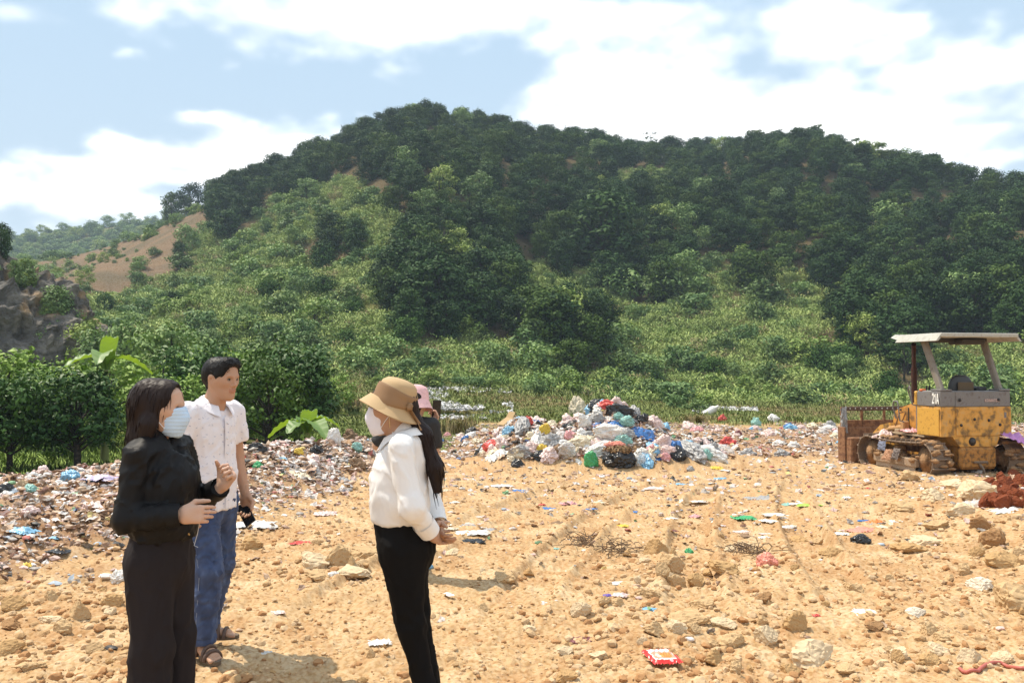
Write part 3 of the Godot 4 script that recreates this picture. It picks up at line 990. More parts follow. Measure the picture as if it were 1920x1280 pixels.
func build_orchard() -> void:
	# species, px, depth, height, width factor, label
	var list := [["fruit", -190, 20.0, 2.8, 1.1, "dark glossy fruit tree just beyond the left picture edge"], ["fruit", -330, 21.0, 2.9, 1.1, "dark glossy fruit tree farther out beyond the left picture edge"], ["citrus", -120, 26.0, 2.9, 1.1, "light green fruit tree beyond the left picture edge"], ["fruit", -60, 19.0, 2.9, 1.1, "dark glossy fruit tree cut by the left picture edge"], ["fruit", 20, 20.0, 2.6, 0.95, "dark glossy fruit tree at the left edge above the rubbish bank"],
		["fruit", 150, 20.5, 2.75, 1.15, "wide dark glossy fruit tree left of the person in black"], 
		["citrus", 78, 25.0, 2.7, 0.9, "light yellow-green fruit tree between the two dark trees at far left"], ["citrus", 110, 23.0, 1.5, 1.0, "low yellow-green bush glowing behind the wide dark fruit tree"], ["citrus", 10, 27.0, 3.5, 1.2, "light green fruit tree under the grey cliff"], ["citrus", 200, 27.0, 3.3, 1.2, "light green fruit tree behind the banana leaves"],
		["citrus", 350, 25.5, 2.6, 1.2, "light green fruit tree left of the person in the white shirt"], ["fruit", 372, 28.0, 3.6, 1.1, "dark fruit tree behind the head of the person in the white shirt"], ["fruit", 462, 25.5, 2.5, 0.8, "dark fruit tree right of the head of the person in the white shirt"],
		["fruit", 500, 22.5, 3.0, 1.0, "tall dark fruit tree beside the banana plant"], ["fruit", 560, 24.0, 3.35, 1.05, "dark fruit tree at the right end of the orchard"], ["fruit", 530, 27.0, 3.7, 1.1, "dark fruit tree in the second row at the right end of the orchard"],
		["citrus", 300, 31.0, 3.4, 1.2, "light green tree in the back row of the orchard"], ["citrus", 425, 31.0, 3.6, 1.1, "yellow-green tree in the back row beside the dark ones"], ["pale", 312, 38.0, 4.6, 1.05, "taller mid green tree rising behind the orchard"], ["pale", 235, 44.0, 4.2, 0.9, "slender vine-covered tree behind the orchard"], ["pale", 178, 46.0, 3.6, 0.9, "leafy tree at the foot of the grey cliff"],
		["pale", 365, 46.0, 3.6, 1.2, "green tree at the foot of the sunlit slope"], ["citrus", 620, 40.0, 2.0, 1.4, "low green bush at the edge of the grass behind the orchard"]]
	for t in list:
		var dd: float = t[2]
		var x: float = (t[1] - 960.0) / F * dd
		plant(t[0], rng.randi() % 3, "fruit_tree" if t[0] != "pale" else "leafy_tree", t[5], "tree", on(x, -dd, -0.08), t[3], t[4], "trees of the orchard")
	banana(Vector3((198.0 - 960.0) / F * 21.5, 0, -21.5), 2.55, [[0.4, 0.15, 1.2], [1.3, 0.9, 1.25], [2.4, 1.1, 1.1], [-0.8, 1.2, 1.1], [-2.2, 0.8, 1.0]], "banana plant with one upright bright leaf left of the person in black")
	banana(Vector3((576.0 - 960.0) / F * 20.5, 0, -20.5), 1.0, [[0.6, 0.12, 0.75], [-0.3, 0.9, 0.95], [0.9, 1.15, 1.0], [2.0, 1.0, 0.8], [3.4, 1.25, 0.95], [-1.4, 1.2, 0.9], [4.4, 0.8, 0.8]], "banana plant with drooping leaves at the right end of the orchard")

func banana(p: Vector3, trunk: float, leaves: Array, label: String) -> void:
	p.y = terrain(p.x, p.z) - 0.05
	var o := thing("banana_plant", label, "plant", p)
	var mb := MB.new()
	mb.tube([Vector3.ZERO, Vector3(0.03, trunk * 0.5, 0), Vector3(0.02, trunk, 0.03)], [0.11, 0.085, 0.05], 9)
	part("stem", mb.mesh(), mat("banana_stem", lin(0.16, 0.19, 0.06), 0.6, {"map": tex.dirt, "scale": 0.8}), o)
	for l in leaves:                                     # heading, droop, length
		var leaf := MB.new()
		var dir := Vector3(cos(l[0]), 0, sin(l[0]))
		var side := dir.cross(Vector3.UP)
		var ph := rng.randf() * 9.0
		leaf.grid(10, 26, func(u, v):
			var t: float = v
			var w: float = 0.27 * pow(sin(PI * clampf(t * 0.93 + 0.05, 0.0, 1.0)), 0.6)
			var s: float = (u - 0.5) * 2.0
			var rise: float = sin(t * 1.5) * (1.0 - l[1] * 0.45 * t)
			var reach: float = l[1] * (1.0 - cos(t * 1.6))
			var c: Vector3 = Vector3(0.02, trunk, 0.03) + (Vector3.UP * (rise - l[1] * t * t * 0.5) + dir * (reach + 0.12 * t)) * l[2] * 0.8
			return c + side * s * w + Vector3.UP * (absf(s) * w * 0.35 + 0.025 * sin(t * 46.0 + ph + s * 2.0) * absf(s)) )
		leaf.col = Color(1, 1, 1)
		part("leaf", leaf.mesh(), mat("banana_leaf", lin(0.11, 0.19, 0.04), 0.5, {"back": Color(0.5, 0.6, 0.15)}), o)

func build_cliff() -> void:
	var c := Vector3((-110.0 - 960.0) / F * 56.0, 0.5, -56.0)
	var mb := MB.new()
	ball(mb, 6)
	for k in mb.v.size():
		var d := mb.v[k]
		var p := Vector3(d.x * 10.3, d.y * 8.6, d.z * 5.5)
		p.x *= 1.0 + 0.16 * (1.0 - d.y)
		var q := Vector3(p.x * 0.22, p.y * 0.10, p.z * 0.22)
		var h := noise_b.get_noise_3d(q.x * 1.4, q.y * 1.4, q.z * 1.4) * 1.0 + noise_a.get_noise_3dv(p * 0.35) * 1.0 + noise_b.get_noise_3d(p.x * 0.9, p.y * 0.35, p.z * 0.9) * 0.45
		mb.v[k] = p + d * h + Vector3(0, noise_c.get_noise_2d(p.x, p.z) * 0.2, 0)
		var st := noise_a.get_noise_3d(p.x * 0.55, p.y * 0.12, p.z * 0.55 + 4.0)
		var col := Color(0.085, 0.078, 0.070).lerp(Color(0.16, 0.145, 0.125), smoothstep(-0.3, 0.4, noise_a.get_noise_3dv(p * 0.9)))
		mb.c[k] = col.lerp(Color(0.33, 0.22, 0.12), smoothstep(0.16, 0.42, st) * 0.85)
	mb.smooth(0, 0)
	mb.facet()
	var o := one("limestone_cliff", mb.mesh(), mat("limestone", Color(1, 1, 1), 0.92, {"vcol": true, "map": tex.dirt, "scale": 0.25, "bump": tex.grain, "bump_cm": 14.0}), "grey limestone cliff with ochre streaks at the left picture edge", "cliff")
	o.position = c
	var bushes := {}
	for k in 110:                                        # creepers and scrub on its top and right flank
		var an := rng.randf_range(-0.6, 2.4)
		var el := rng.randf_range(0.1, 1.4)
		if el < 0.95 and an > 0.8: continue
		var d := Vector3(cos(an) * cos(el), sin(el), sin(an) * cos(el))
		var p := c + Vector3(d.x * 10.7, d.y * 9.0, d.z * 5.9)
		var key := "shrub %d" % (rng.randi() % 4) if k % 3 else "pale %d" % (rng.randi() % 3)
		if not bushes.has(key): bushes[key] = []
		var s := rng.randf_range(0.3, 0.7) * (0.5 if key.begins_with("pale") else 0.95)
		bushes[key].append(Transform3D(Basis(Vector3.UP, rng.randf() * TAU).scaled(Vector3(s, s * 1.1, s)), p - Vector3.UP * 0.9 * s))
	var cr := thing("cliff_creepers", "green creepers and scrub hanging over the grey cliff", "creepers")
	cr.set_meta("kind", "stuff")
	for key in bushes:
		var bits: PackedStringArray = key.split(" ")
		var sp: Array = species[bits[0]][int(bits[1])]
		many("bushes", sp[1], sp[2], bushes[key], [], cr)
	plant("wood", 1, "cliff_tree", "dark tree on top of the grey cliff at the left edge", "tree", c + Vector3(3.9, 8.0, 0), 3.2, 0.7)
	plant("pale", 1, "cliff_tree", "yellow-green tree hanging on the right flank of the grey cliff", "tree", c + Vector3(8.7, 4.0, 1.6), 2.8, 1.1)
	plant("pale", 2, "cliff_tree", "leafy tree growing at the right foot of the grey cliff", "tree", c + Vector3(10.8, 0.6, 2.4), 4.0, 1.0)

func build_grass() -> void:
	var gm := grass_mesh(34, 0.5, 0.20, 0.012, Color(0.75, 0.75, 0.75), Color(1.1, 1.1, 1.1))
	var xf := []
	var cols := []
	for k in 38000:
		var far := k % 4 != 0
		var px := rng.randf_range(590.0, 2250.0) if far else rng.randf_range(-620.0, 640.0)
		var r := rng.randf_range(31.0, 74.0) if far else rng.randf_range(13.0, 58.0)
		var p := hill_spot(px, r)
		var d := -p.z
		var gcol := ground_colour(p.x, p.z, 0.0)
		if gcol.g < gcol.r * 1.0: continue
		if not far and d < lut(CREST, p.x) + 2.2: continue
		if litter_amount(p.x, d) > 0.35: continue
		var patch := noise_a.get_noise_2d(p.x * 0.09, p.z * 0.09)
		var s := rng.randf_range(0.5, 1.3) * (0.9 + patch) * (1.3 if r > 45.0 else 0.9)
		xf.append(Transform3D(Basis(Vector3.UP, rng.randf() * TAU).scaled(Vector3(s * 1.3, s, s * 1.3)), p - Vector3.UP * 0.02))
		var c := Color(0.20, 0.27, 0.08).lerp(Color(0.30, 0.33, 0.12), rng.randf())
		if patch < -0.05 and rng.randf() < 0.55: c = Color(0.36, 0.28, 0.14)
		if not far: c = Color(0.16, 0.26, 0.05).lerp(Color(0.26, 0.36, 0.08), rng.randf())
		cols.append(c)
	var g := thing("field_grass", "rough green and straw-coloured grass on the level field", "grass")
	g.set_meta("kind", "stuff")
	many("tufts", gm, mats.blade, xf, cols, g)
	for t in [[862, 812, 778, 70, "dry brown weed clump left of the rubbish mound"], [1305, 792, 778, 40, "dry ochre weed clump behind the rubbish strip"], [660, 762, 742, 40, "low weed clump by the patch of red earth"]]:
		var p := ground_at(t[0], t[1])
		var hh: float = (t[1] - t[2]) * -p.z / F
		var dry := grass_mesh(420, 0.55 * t[3] * -p.z / F, hh, 0.008, Color(0.13, 0.12, 0.05), Color(0.27, 0.19, 0.09))
		var o := one("weed_clump", dry, mats.blade, t[4], "weeds")
		o.position = p
	for t in [[1010, 735, 40, 180], [1120, 742, 44, 150], [1250, 750, 50, 170], [1380, 752, 52, 160], [930, 728, 36, 160], [1560, 750, 50, 130], [720, 715, 30, 140], [830, 722, 34, 150], [1180, 700, 60, 90], [1290, 765, 30, 110]]:
		for j in 4:
			var p := ground_at(t[0] + rng.randf_range(-40, 40), t[1] + rng.randf_range(-8, 10), 42.0)
			plant("shrub", j, "field_bush", "low green bush along the far edge of the grass field", "bush", p - Vector3.UP * 0.1, rng.randf_range(0.7, 1.3) * t[2] / 36.0, rng.randf_range(1.1, 1.7), "low bushes along the foot of the hill")

# ------------------------------------------------------------------ rubbish
var bag_mesh := []
var sack_mesh := []
var sheet_mesh := []
var scrap_mesh := []
var lump_mesh := []
var rock_mesh := []
var film := {}

func make_bag(s: float, long := 1.0, neck := true) -> ArrayMesh:
	var mb := MB.new()
	ball(mb, 4)
	var o := Vector3(s * 7.3, s * 3.1, s * 5.7)
	for k in mb.v.size():
		var d := mb.v[k]
		var r := 0.82 + 0.30 * noise_a.get_noise_3dv(d * 1.1 + o)
		r -= 0.16 * absf(noise_c.get_noise_3dv(d * 2.6 + o)) + 0.10 * absf(noise_c.get_noise_3dv(d * 6.0 + o)) + 0.05 * absf(noise_c.get_noise_3dv(d * 14.0 + o))
		if neck and d.y > 0.8: r *= 1.0 + 1.6 * (d.y - 0.8) * (0.6 + noise_c.get_noise_3dv(d * 9.0 + o))
		var p := d * r
		p.x *= long
		if p.y < -0.42: p.y = -0.42 + (p.y + 0.42) * 0.25
		p.y += 0.42
		mb.v[k] = p
	mb.smooth(0, 0)
	return mb.mesh()

func make_sheet(s: float, lift: float) -> ArrayMesh:      # a crumpled piece of film or cloth lying on the ground
	var mb := MB.new()
	var o := s * 11.7
	mb.grid(16, 16, func(u, v):
		var a: float = u * 2.0 - 1.0
		var b: float = v * 2.0 - 1.0
		var e := 1.0 - 0.28 * maxf(absf(a), absf(b)) * absf(noise_c.get_noise_2d(a * 2.1 + o, b * 2.1)) * 2.0
		var x := a * e * 0.5 * (1.0 + 0.25 * noise_a.get_noise_2d(b * 1.4 + o, 3.0))
		var z := b * e * 0.5 * (1.0 + 0.25 * noise_a.get_noise_2d(a * 1.4, o + 9.0))
		var y := lift * (0.30 + 0.9 * absf(noise_c.get_noise_2d(a * 1.5 + o, b * 1.5)) + 0.30 * absf(noise_c.get_noise_2d(a * 3.4, b * 3.4 + o)) + 0.07 * absf(noise_c.get_noise_2d(a * 8.0, b * 8.0 + o)))
		return Vector3(x, y * (1.15 - 0.7 * maxf(a * a, b * b)), z))
	for k in mb.n.size():
		if mb.n[k].y < 0.0: mb.n[k] = -mb.n[k]
	return mb.mesh()

func make_scrap(s: float) -> ArrayMesh:
	var mb := MB.new()
	mb.grid(3, 3, func(u, v):
		var a: float = u - 0.5
		var b: float = v - 0.5
		return Vector3(a * (1.0 + 0.5 * noise_c.get_noise_2d(b * 3.0 + s * 9.0, 1.0)), 0.30 * absf(noise_c.get_noise_2d(a * 3.0 + s * 5.0, b * 3.0)) + 0.25 * noise_c.get_noise_2d(a * 1.3 + s, b * 1.3 + s * 3.0), b * (0.75 + 0.5 * noise_c.get_noise_2d(a * 3.0, s * 9.0))))
	mb.facet()
	return mb.mesh()

func make_rock(s: float, cuts: int, sub := 2) -> ArrayMesh:
	var mb := MB.new()
	ball(mb, sub)
	var planes := []
	for k in cuts: planes.append([Vector3(rng.randfn(), rng.randfn() * 0.8, rng.randfn()).normalized(), rng.randf_range(0.45, 0.82)])
	for k in mb.v.size():
		var d := mb.v[k]
		var r := 1.0 + 0.22 * noise_a.get_noise_3dv(d * 0.9 + Vector3(s * 5.0, s, 0))
		var p := d * r
		for q in planes:
			var over: float = p.dot(q[0]) - q[1]
			if over > 0.0: p -= q[0] * over * 0.92
		p *= 1.0 + 0.20 * noise_a.get_noise_3dv(d * 2.8 + Vector3(0, s * 3.0, s)) + 0.08 * noise_c.get_noise_3dv(d * 7.0 + Vector3(s, 0, 0))
		mb.v[k] = p
	mb.smooth(0, 0)
	mb.facet()
	return mb.mesh()

func make_shapes() -> void:
	for k in 9: bag_mesh.append(make_bag(k + 1.0, 1.15, k % 3 != 2))
	for k in 4: sack_mesh.append(make_bag(k + 20.0, 1.9, false))
	for k in 9: sheet_mesh.append(make_sheet(k + 1.0, 0.22 + 0.10 * (k % 3)))
	for k in 6: scrap_mesh.append(make_scrap(k + 0.5))
	for k in 4: lump_mesh.append(make_rock(k + 30.0, 7, 1))
	for k in 8: rock_mesh.append(make_rock(k + 1.0, 9 + k % 5, 3))
	for c in [["white", 0.74, 0.73, 0.72, 0.35], ["grey", 0.34, 0.34, 0.35, 0.4], ["black", 0.018, 0.018, 0.020, 0.28], ["sky blue", 0.22, 0.46, 0.68, 0.35], ["blue", 0.05, 0.17, 0.46, 0.38], ["pink", 0.72, 0.36, 0.38, 0.38],
			["red", 0.56, 0.06, 0.045, 0.38], ["green", 0.06, 0.40, 0.16, 0.35], ["lime green", 0.38, 0.58, 0.08, 0.4], ["yellow", 0.70, 0.50, 0.06, 0.4], ["orange", 0.70, 0.22, 0.05, 0.45], ["brown", 0.24, 0.15, 0.085, 0.75], ["tan", 0.48, 0.36, 0.22, 0.7],
			["cream", 0.66, 0.58, 0.44, 0.5], ["lilac", 0.52, 0.46, 0.66, 0.4], ["teal", 0.25, 0.48, 0.44, 0.38], ["maroon", 0.17, 0.04, 0.045, 0.45], ["pale pink", 0.72, 0.56, 0.54, 0.4], ["salmon", 0.72, 0.27, 0.20, 0.4], ["purple", 0.16, 0.10, 0.45, 0.4]]:
		film[c[0]] = mat("film " + c[0], lin(c[1], c[2], c[3]), c[4], {"map": tex.dirt, "scale": 2.2, "world": true, "back": Color(0.35, 0.35, 0.35) if c[0] != "black" else Color(0.03, 0.03, 0.03)})
	film["clear"] = mat("film clear", Color(0.92, 0.92, 0.93), 0.3, {"alpha": 0.45})
	film["clear"].albedo_texture = tex.dirt
	mat("litter", Color(1, 1, 1), 0.6, {"vcol": true, "back": Color(0.2, 0.2, 0.2)})
	mat("soil_stone", Color(1, 1, 1), 0.95, {"vcol": true, "map": tex.soil, "scale": 2.5, "spec": 0.15})
	for c in [["tan", 0.52, 0.37, 0.21], ["pale", 0.62, 0.50, 0.34], ["ochre", 0.47, 0.31, 0.155], ["brown", 0.34, 0.205, 0.105], ["red", 0.20, 0.062, 0.032], ["white", 0.66, 0.60, 0.50]]:
		mat("stone " + c[0], lin(c[1], c[2], c[3]), 0.95, {"map": tex.soil, "scale": 3.0, "spec": 0.15})

func tilt(p: Vector3, e := 0.25) -> Basis:
	var dx := terrain(p.x + e, p.z) - terrain(p.x - e, p.z)
	var dz := terrain(p.x, p.z + e) - terrain(p.x, p.z - e)
	var n := Vector3(-dx, 2.0 * e, -dz).normalized()
	var x := Vector3.RIGHT.slide(n).normalized()
	return Basis(x, n, x.cross(n)) * Basis(Vector3.UP, rng.randf() * TAU)

func surface_at(x: float, z: float) -> float:
	return terrain(x, z) + clay_relief(x, z, litter_amount(x, -z)) * (1.0 - smoothstep(24.0, 34.0, sqrt(x * x + z * z)))

func drop(n: String, mesh: Mesh, m: Material, p: Vector3, size: Vector3, label: String, category: String, group := "", turn := 99.0, sink := 0.1) -> MeshInstance3D:
	var o := one(n, mesh, m, label, category, group)
	var b := tilt(p)
	if turn < 90.0:
		b = b * Basis(Vector3.UP, -atan2(b.x.z, b.x.x) * -1.0 + turn)
	o.basis = Basis(b.x * size.x, b.y * size.y, b.z * size.z)
	o.position = Vector3(p.x, surface_at(p.x, p.z) - sink * size.y, p.z)
	return o

func build_rubbish() -> void:
	make_shapes()
	named_rubbish()
	heaps()
	litter_cover()
	red_packet()

# kind, px, py (of the foot), width px, height px, colour, label
const ITEMS := [
	["bag", 1083, 781, 36, 40, "cream", "large bulging cream plastic bag on the summit of the rubbish mound"], ["sack", 1160, 775, 56, 24, "black", "long black bin bag draped over the summit of the rubbish mound"], ["bag", 1120, 768, 40, 20, "black", "crumpled black bag between the cream bag and the summit"],
	["bag", 1155, 756, 16, 14, "sky blue", "small sky blue bag at the very top of the rubbish mound"], ["box", 955, 798, 34, 24, "tan", "tilted tan cardboard carton on the left shoulder of the mound"], ["sack", 1144, 816, 66, 28, "white", "long white sack across the middle of the mound"],
	["sack", 1150, 843, 50, 26, "salmon", "salmon red bag leaning low on the front of the mound"], ["bale", 1163, 874, 68, 36, "black", "big black bin bag bursting with dry leaves at the foot of the mound"], ["bag", 1109, 872, 30, 32, "green", "bright green plastic bag at the foot of the mound"],
	["bag", 1063, 856, 38, 30, "clear", "clear plastic bag with pale contents at the foot of the mound"], ["bag", 1014, 848, 30, 16, "yellow", "yellow bag on top of a black one, front of the mound"], ["bag", 1014, 860, 34, 16, "black", "black bag under the yellow bag, front of the mound"],
	["sack", 977, 852, 48, 26, "grey", "long pale grey sack on the left front of the mound"], ["bag", 971, 874, 26, 14, "black", "small black bag on the clay left of the mound"], ["sheet", 1205, 818, 46, 18, "blue", "crumpled blue cloth on the right side of the mound"],
	["bag", 1336, 852, 28, 20, "grey", "grey sack at the right foot of the mound"], ["bag", 1333, 838, 26, 16, "black", "black bag behind the grey sack at the right foot of the mound"], ["bag", 1020, 815, 24, 22, "yellow", "mustard bag in the middle left of the mound"],
	["bag", 1247, 862, 22, 16, "pink", "pink bag at the right front of the mound"], ["sack", 1253, 852, 46, 20, "pale pink", "pale pink sack on the right front of the mound"], ["bag", 1200, 870, 30, 24, "clear", "clear bag of small rubbish right of the black leaf bag"],
	["bag", 1215, 866, 16, 12, "orange", "small orange bag right of the black leaf bag"], ["bag", 990, 800, 20, 14, "red", "red scrap bag on the left shoulder of the mound"], ["sheet", 1000, 790, 50, 24, "pale pink", "pale pink sheet trailing down the left shoulder of the mound"],
	["sheet", 940, 812, 30, 12, "sky blue", "sky blue sheet at the left edge of the mound"], ["bag", 1100, 800, 30, 26, "white", "white knotted bag below the cream bag"], ["bag", 1175, 800, 30, 18, "teal", "teal green bag near the summit of the mound"], ["bag", 1230, 800, 26, 16, "white", "white bag on the right shoulder of the mound"],
	["bag", 1060, 800, 20, 18, "grey", "grey bag left below the cream bag"], ["bag", 1450, 790, 26, 16, "white", "white bag in the rubbish strip behind the mound"], ["bag", 1355, 790, 18, 14, "red", "red bag in the rubbish strip right of the mound"], ["bag", 1418, 798, 22, 16, "teal", "teal bag at the grassy edge of the rubbish strip"],
	["bag", 1385, 818, 14, 12, "maroon", "maroon scrap in the rubbish strip right of the mound"], ["bottle", 1333, 778, 18, 10, "white", "white jerrycan tilted on top of the rubbish strip right of the mound"],
	["sheet", 187, 912, 52, 40, "lilac", "large lilac and white plastic sheet on the bank left of the person in black"], ["bag", 10, 930, 40, 26, "black", "black bag at the left picture edge on the bank"], ["bag", 41, 918, 26, 20, "tan", "round tan sack on the bank near the left edge"], ["bag", 170, 912, 30, 14, "sky blue", "sky blue bag under the lilac sheet on the bank"],
	["bag", 130, 905, 40, 22, "sky blue", "pale blue bag left of the lilac sheet on the bank"], ["bag", 150, 892, 34, 14, "grey", "dark grey crumpled bag behind the lilac sheet"], ["bag", 62, 900, 40, 16, "white", "white bag on the crest of the bank near the left edge"], ["sheet", 43, 1004, 46, 24, "sky blue", "crumpled sky blue bag in the litter at the left"],
	["sheet", 102, 1018, 20, 12, "sky blue", "small sky blue wrapper in the litter at the left"], ["bag", 56, 970, 34, 14, "pale pink", "pale oblong bottle lying in the litter at the left"], ["sheet", 47, 1066, 24, 18, "yellow", "yellow and white packet scrap in the litter at the left"], ["bag", 223, 1090, 34, 24, "white", "white bag beside the legs of the person in black"],
	["sheet", 110, 1040, 40, 12, "black", "black torn film in the litter left of the person in black"], ["sheet", 90, 985, 46, 10, "brown", "brown board scrap in the litter at the left"], ["sack", 481, 852, 38, 22, "black", "black bag on the bank right of the person in the white shirt"], ["sheet", 501, 838, 22, 16, "red", "red plastic scrap above the black bag on the bank"],
	["sheet", 445, 838, 34, 14, "white", "white film at the shoulder of the person in the white shirt"], ["sack", 625, 836, 30, 34, "white", "tall white plastic bundle on the crest of the bank"], ["bag", 656, 828, 34, 22, "brown", "dark brown bundle next to the tall white bundle on the crest"], ["bag", 667, 846, 24, 16, "teal", "teal bag on the bank left of the person in the tan hat"],
	["bag", 667, 878, 40, 20, "brown", "brown tangle of roots and rags on the bank"], ["sheet", 481, 992, 76, 36, "white", "large white plastic sheet in front of the bank"], ["bag", 508, 994, 16, 10, "brown", "dark worn shoe on the white plastic sheet"], ["sheet", 565, 1022, 38, 20, "red", "red net bag on the clay in front of the bank"],
	["sheet", 611, 966, 44, 24, "pale pink", "pale translucent sheet where litter meets clay"], ["bag", 625, 1084, 24, 12, "white", "smooth white bottle in front of the flat stones"], ["sheet", 650, 1056, 26, 12, "pink", "pink plastic strips among the flat stones"], ["bag", 482, 882, 22, 12, "green", "green bag on the bank right of the person in the white shirt"],
	["bag", 559, 858, 20, 12, "yellow", "yellow bag in the middle of the bank"], ["bag", 455, 898, 14, 10, "blue", "small blue ball of film at the arm of the person in the white shirt"], ["bag", 452, 862, 16, 10, "red", "red bag close to the arm of the person in the white shirt"], ["sheet", 470, 926, 30, 12, "blue", "grey blue rag on the bank near the held phone"],
	["sheet", 977, 921, 48, 16, "blue", "blue and white plastic on the clay before the mound"], ["sheet", 940, 914, 40, 14, "white", "white film left of the blue plastic before the mound"], ["sheet", 953, 950, 64, 14, "pink", "long pink strip of film on the clay"], ["sheet", 1027, 951, 36, 18, "blue", "blue bag with a red corner on the clay"], ["sheet", 1016, 948, 14, 10, "red", "red corner piece beside the blue bag on the clay"],
	["sheet", 1066, 948, 32, 16, "pink", "pink packet on the clay right of the blue bag"], ["sheet", 1271, 910, 28, 14, "sky blue", "sky blue bag on the clay right of the mound"], ["sheet", 1232, 916, 46, 18, "pale pink", "pale pink film left of the sky blue bag on the clay"], ["sheet", 1157, 938, 36, 10, "green", "green leaf-like strip on the clay"],
	["sheet", 920, 995, 44, 20, "grey", "grey rag on the clay right of the person in the tan hat"], ["sheet", 886, 1006, 62, 14, "white", "long white scrap on the clay by the hands of the person in the tan hat"], ["sheet", 886, 1018, 50, 12, "black", "flat black scrap on the clay by the hands of the person in the tan hat"], ["sheet", 1040, 1025, 16, 10, "teal", "small pale green scrap on the clay"],
	["sheet", 1097, 1036, 12, 12, "white", "small white cup piece near the brown roots"], ["sheet", 1165, 988, 28, 8, "yellow", "yellow and white strip on the clay"], ["sheet", 1261, 997, 20, 14, "maroon", "maroon triangle of plastic on the clay"], ["bag", 1292, 1035, 18, 11, "green", "small green bag on the clay above the stones"],
	["bag", 1438, 1066, 42, 30, "salmon", "salmon pink bag lying on the clay beside grey roots"], ["sheet", 1162, 1096, 32, 14, "white", "white wrapper above the purple one among stones"], ["sheet", 1139, 1120, 16, 10, "purple", "purple wrapper among the stones"], ["sheet", 1163, 1123, 28, 14, "pale pink", "pale film next to the purple wrapper"],
	["sheet", 1092, 1196, 44, 20, "maroon", "dusty maroon rag at the front of the clay"], ["sheet", 1217, 1146, 26, 10, "sky blue", "pale blue scrap between stones"], ["sheet", 1430, 935, 56, 18, "grey", "grey blue bag flattened on the clay"], ["sheet", 1518, 949, 44, 14, "lime green", "bright lime green sheet on the clay"], ["sheet", 1482, 942, 30, 16, "teal", "grey green film left of the lime green sheet"],
	["sheet", 1395, 977, 44, 16, "green", "green bag flattened on the clay"], ["sheet", 1452, 969, 40, 14, "white", "white and blue film right of the flattened green bag"], ["sheet", 1617, 998, 54, 16, "salmon", "salmon sheet on the clay before the bulldozer"], ["sheet", 1640, 984, 30, 14, "orange", "orange sheet above the salmon one"], ["sheet", 1670, 982, 40, 12, "cream", "cream scrap right of the orange sheet"],
	["sheet", 1577, 1006, 30, 14, "white", "white printed packet left of the black bag on the clay"], ["bag", 1615, 1020, 40, 18, "black", "black crumpled bag on the clay below the salmon sheet"], ["sheet", 1548, 918, 56, 16, "pale pink", "dusty pink plastic on the clay near the blade"], ["sheet", 1626, 1150, 50, 26, "white", "tangled white film among clods"],
	["sheet", 1531, 1156, 14, 10, "red", "small red scrap among clods"], ["sheet", 1630, 915, 16, 14, "red", "orange red scrap near the crawler track"], ["sheet", 1827, 948, 54, 44, "clear", "clear plastic bag draped on the big pale rock"], ["sheet", 1892, 962, 60, 18, "white", "white plastic sheet under the red earth pile"], ["sheet", 1660, 921, 20, 8, "white", "white scrap close to the crawler track"],
	["sheet", 712, 1207, 42, 12, "white", "white and green packet on the clay left of the black trousers"], ["sheet", 500, 1230, 26, 12, "white", "white film scrap in the shadow of the person in the white shirt"], ["sheet", 520, 1158, 26, 8, "pale pink", "pale paper scrap beside the sandals"], ["bag", 806, 1070, 14, 10, "sky blue", "small blue cap behind the leg of the person in the tan hat"],
	["sheet", 1352, 898, 24, 12, "sky blue", "sky blue bag alone on the clay right of the mound"], ["sheet", 1310, 938, 30, 12, "white", "white scrap on the clay right of the green strip"], ["bag", 1295, 885, 16, 10, "grey", "small grey bag on the clay before the mound"], ["sheet", 1345, 878, 26, 10, "yellow", "pale yellow packet at the right foot of the mound"]]

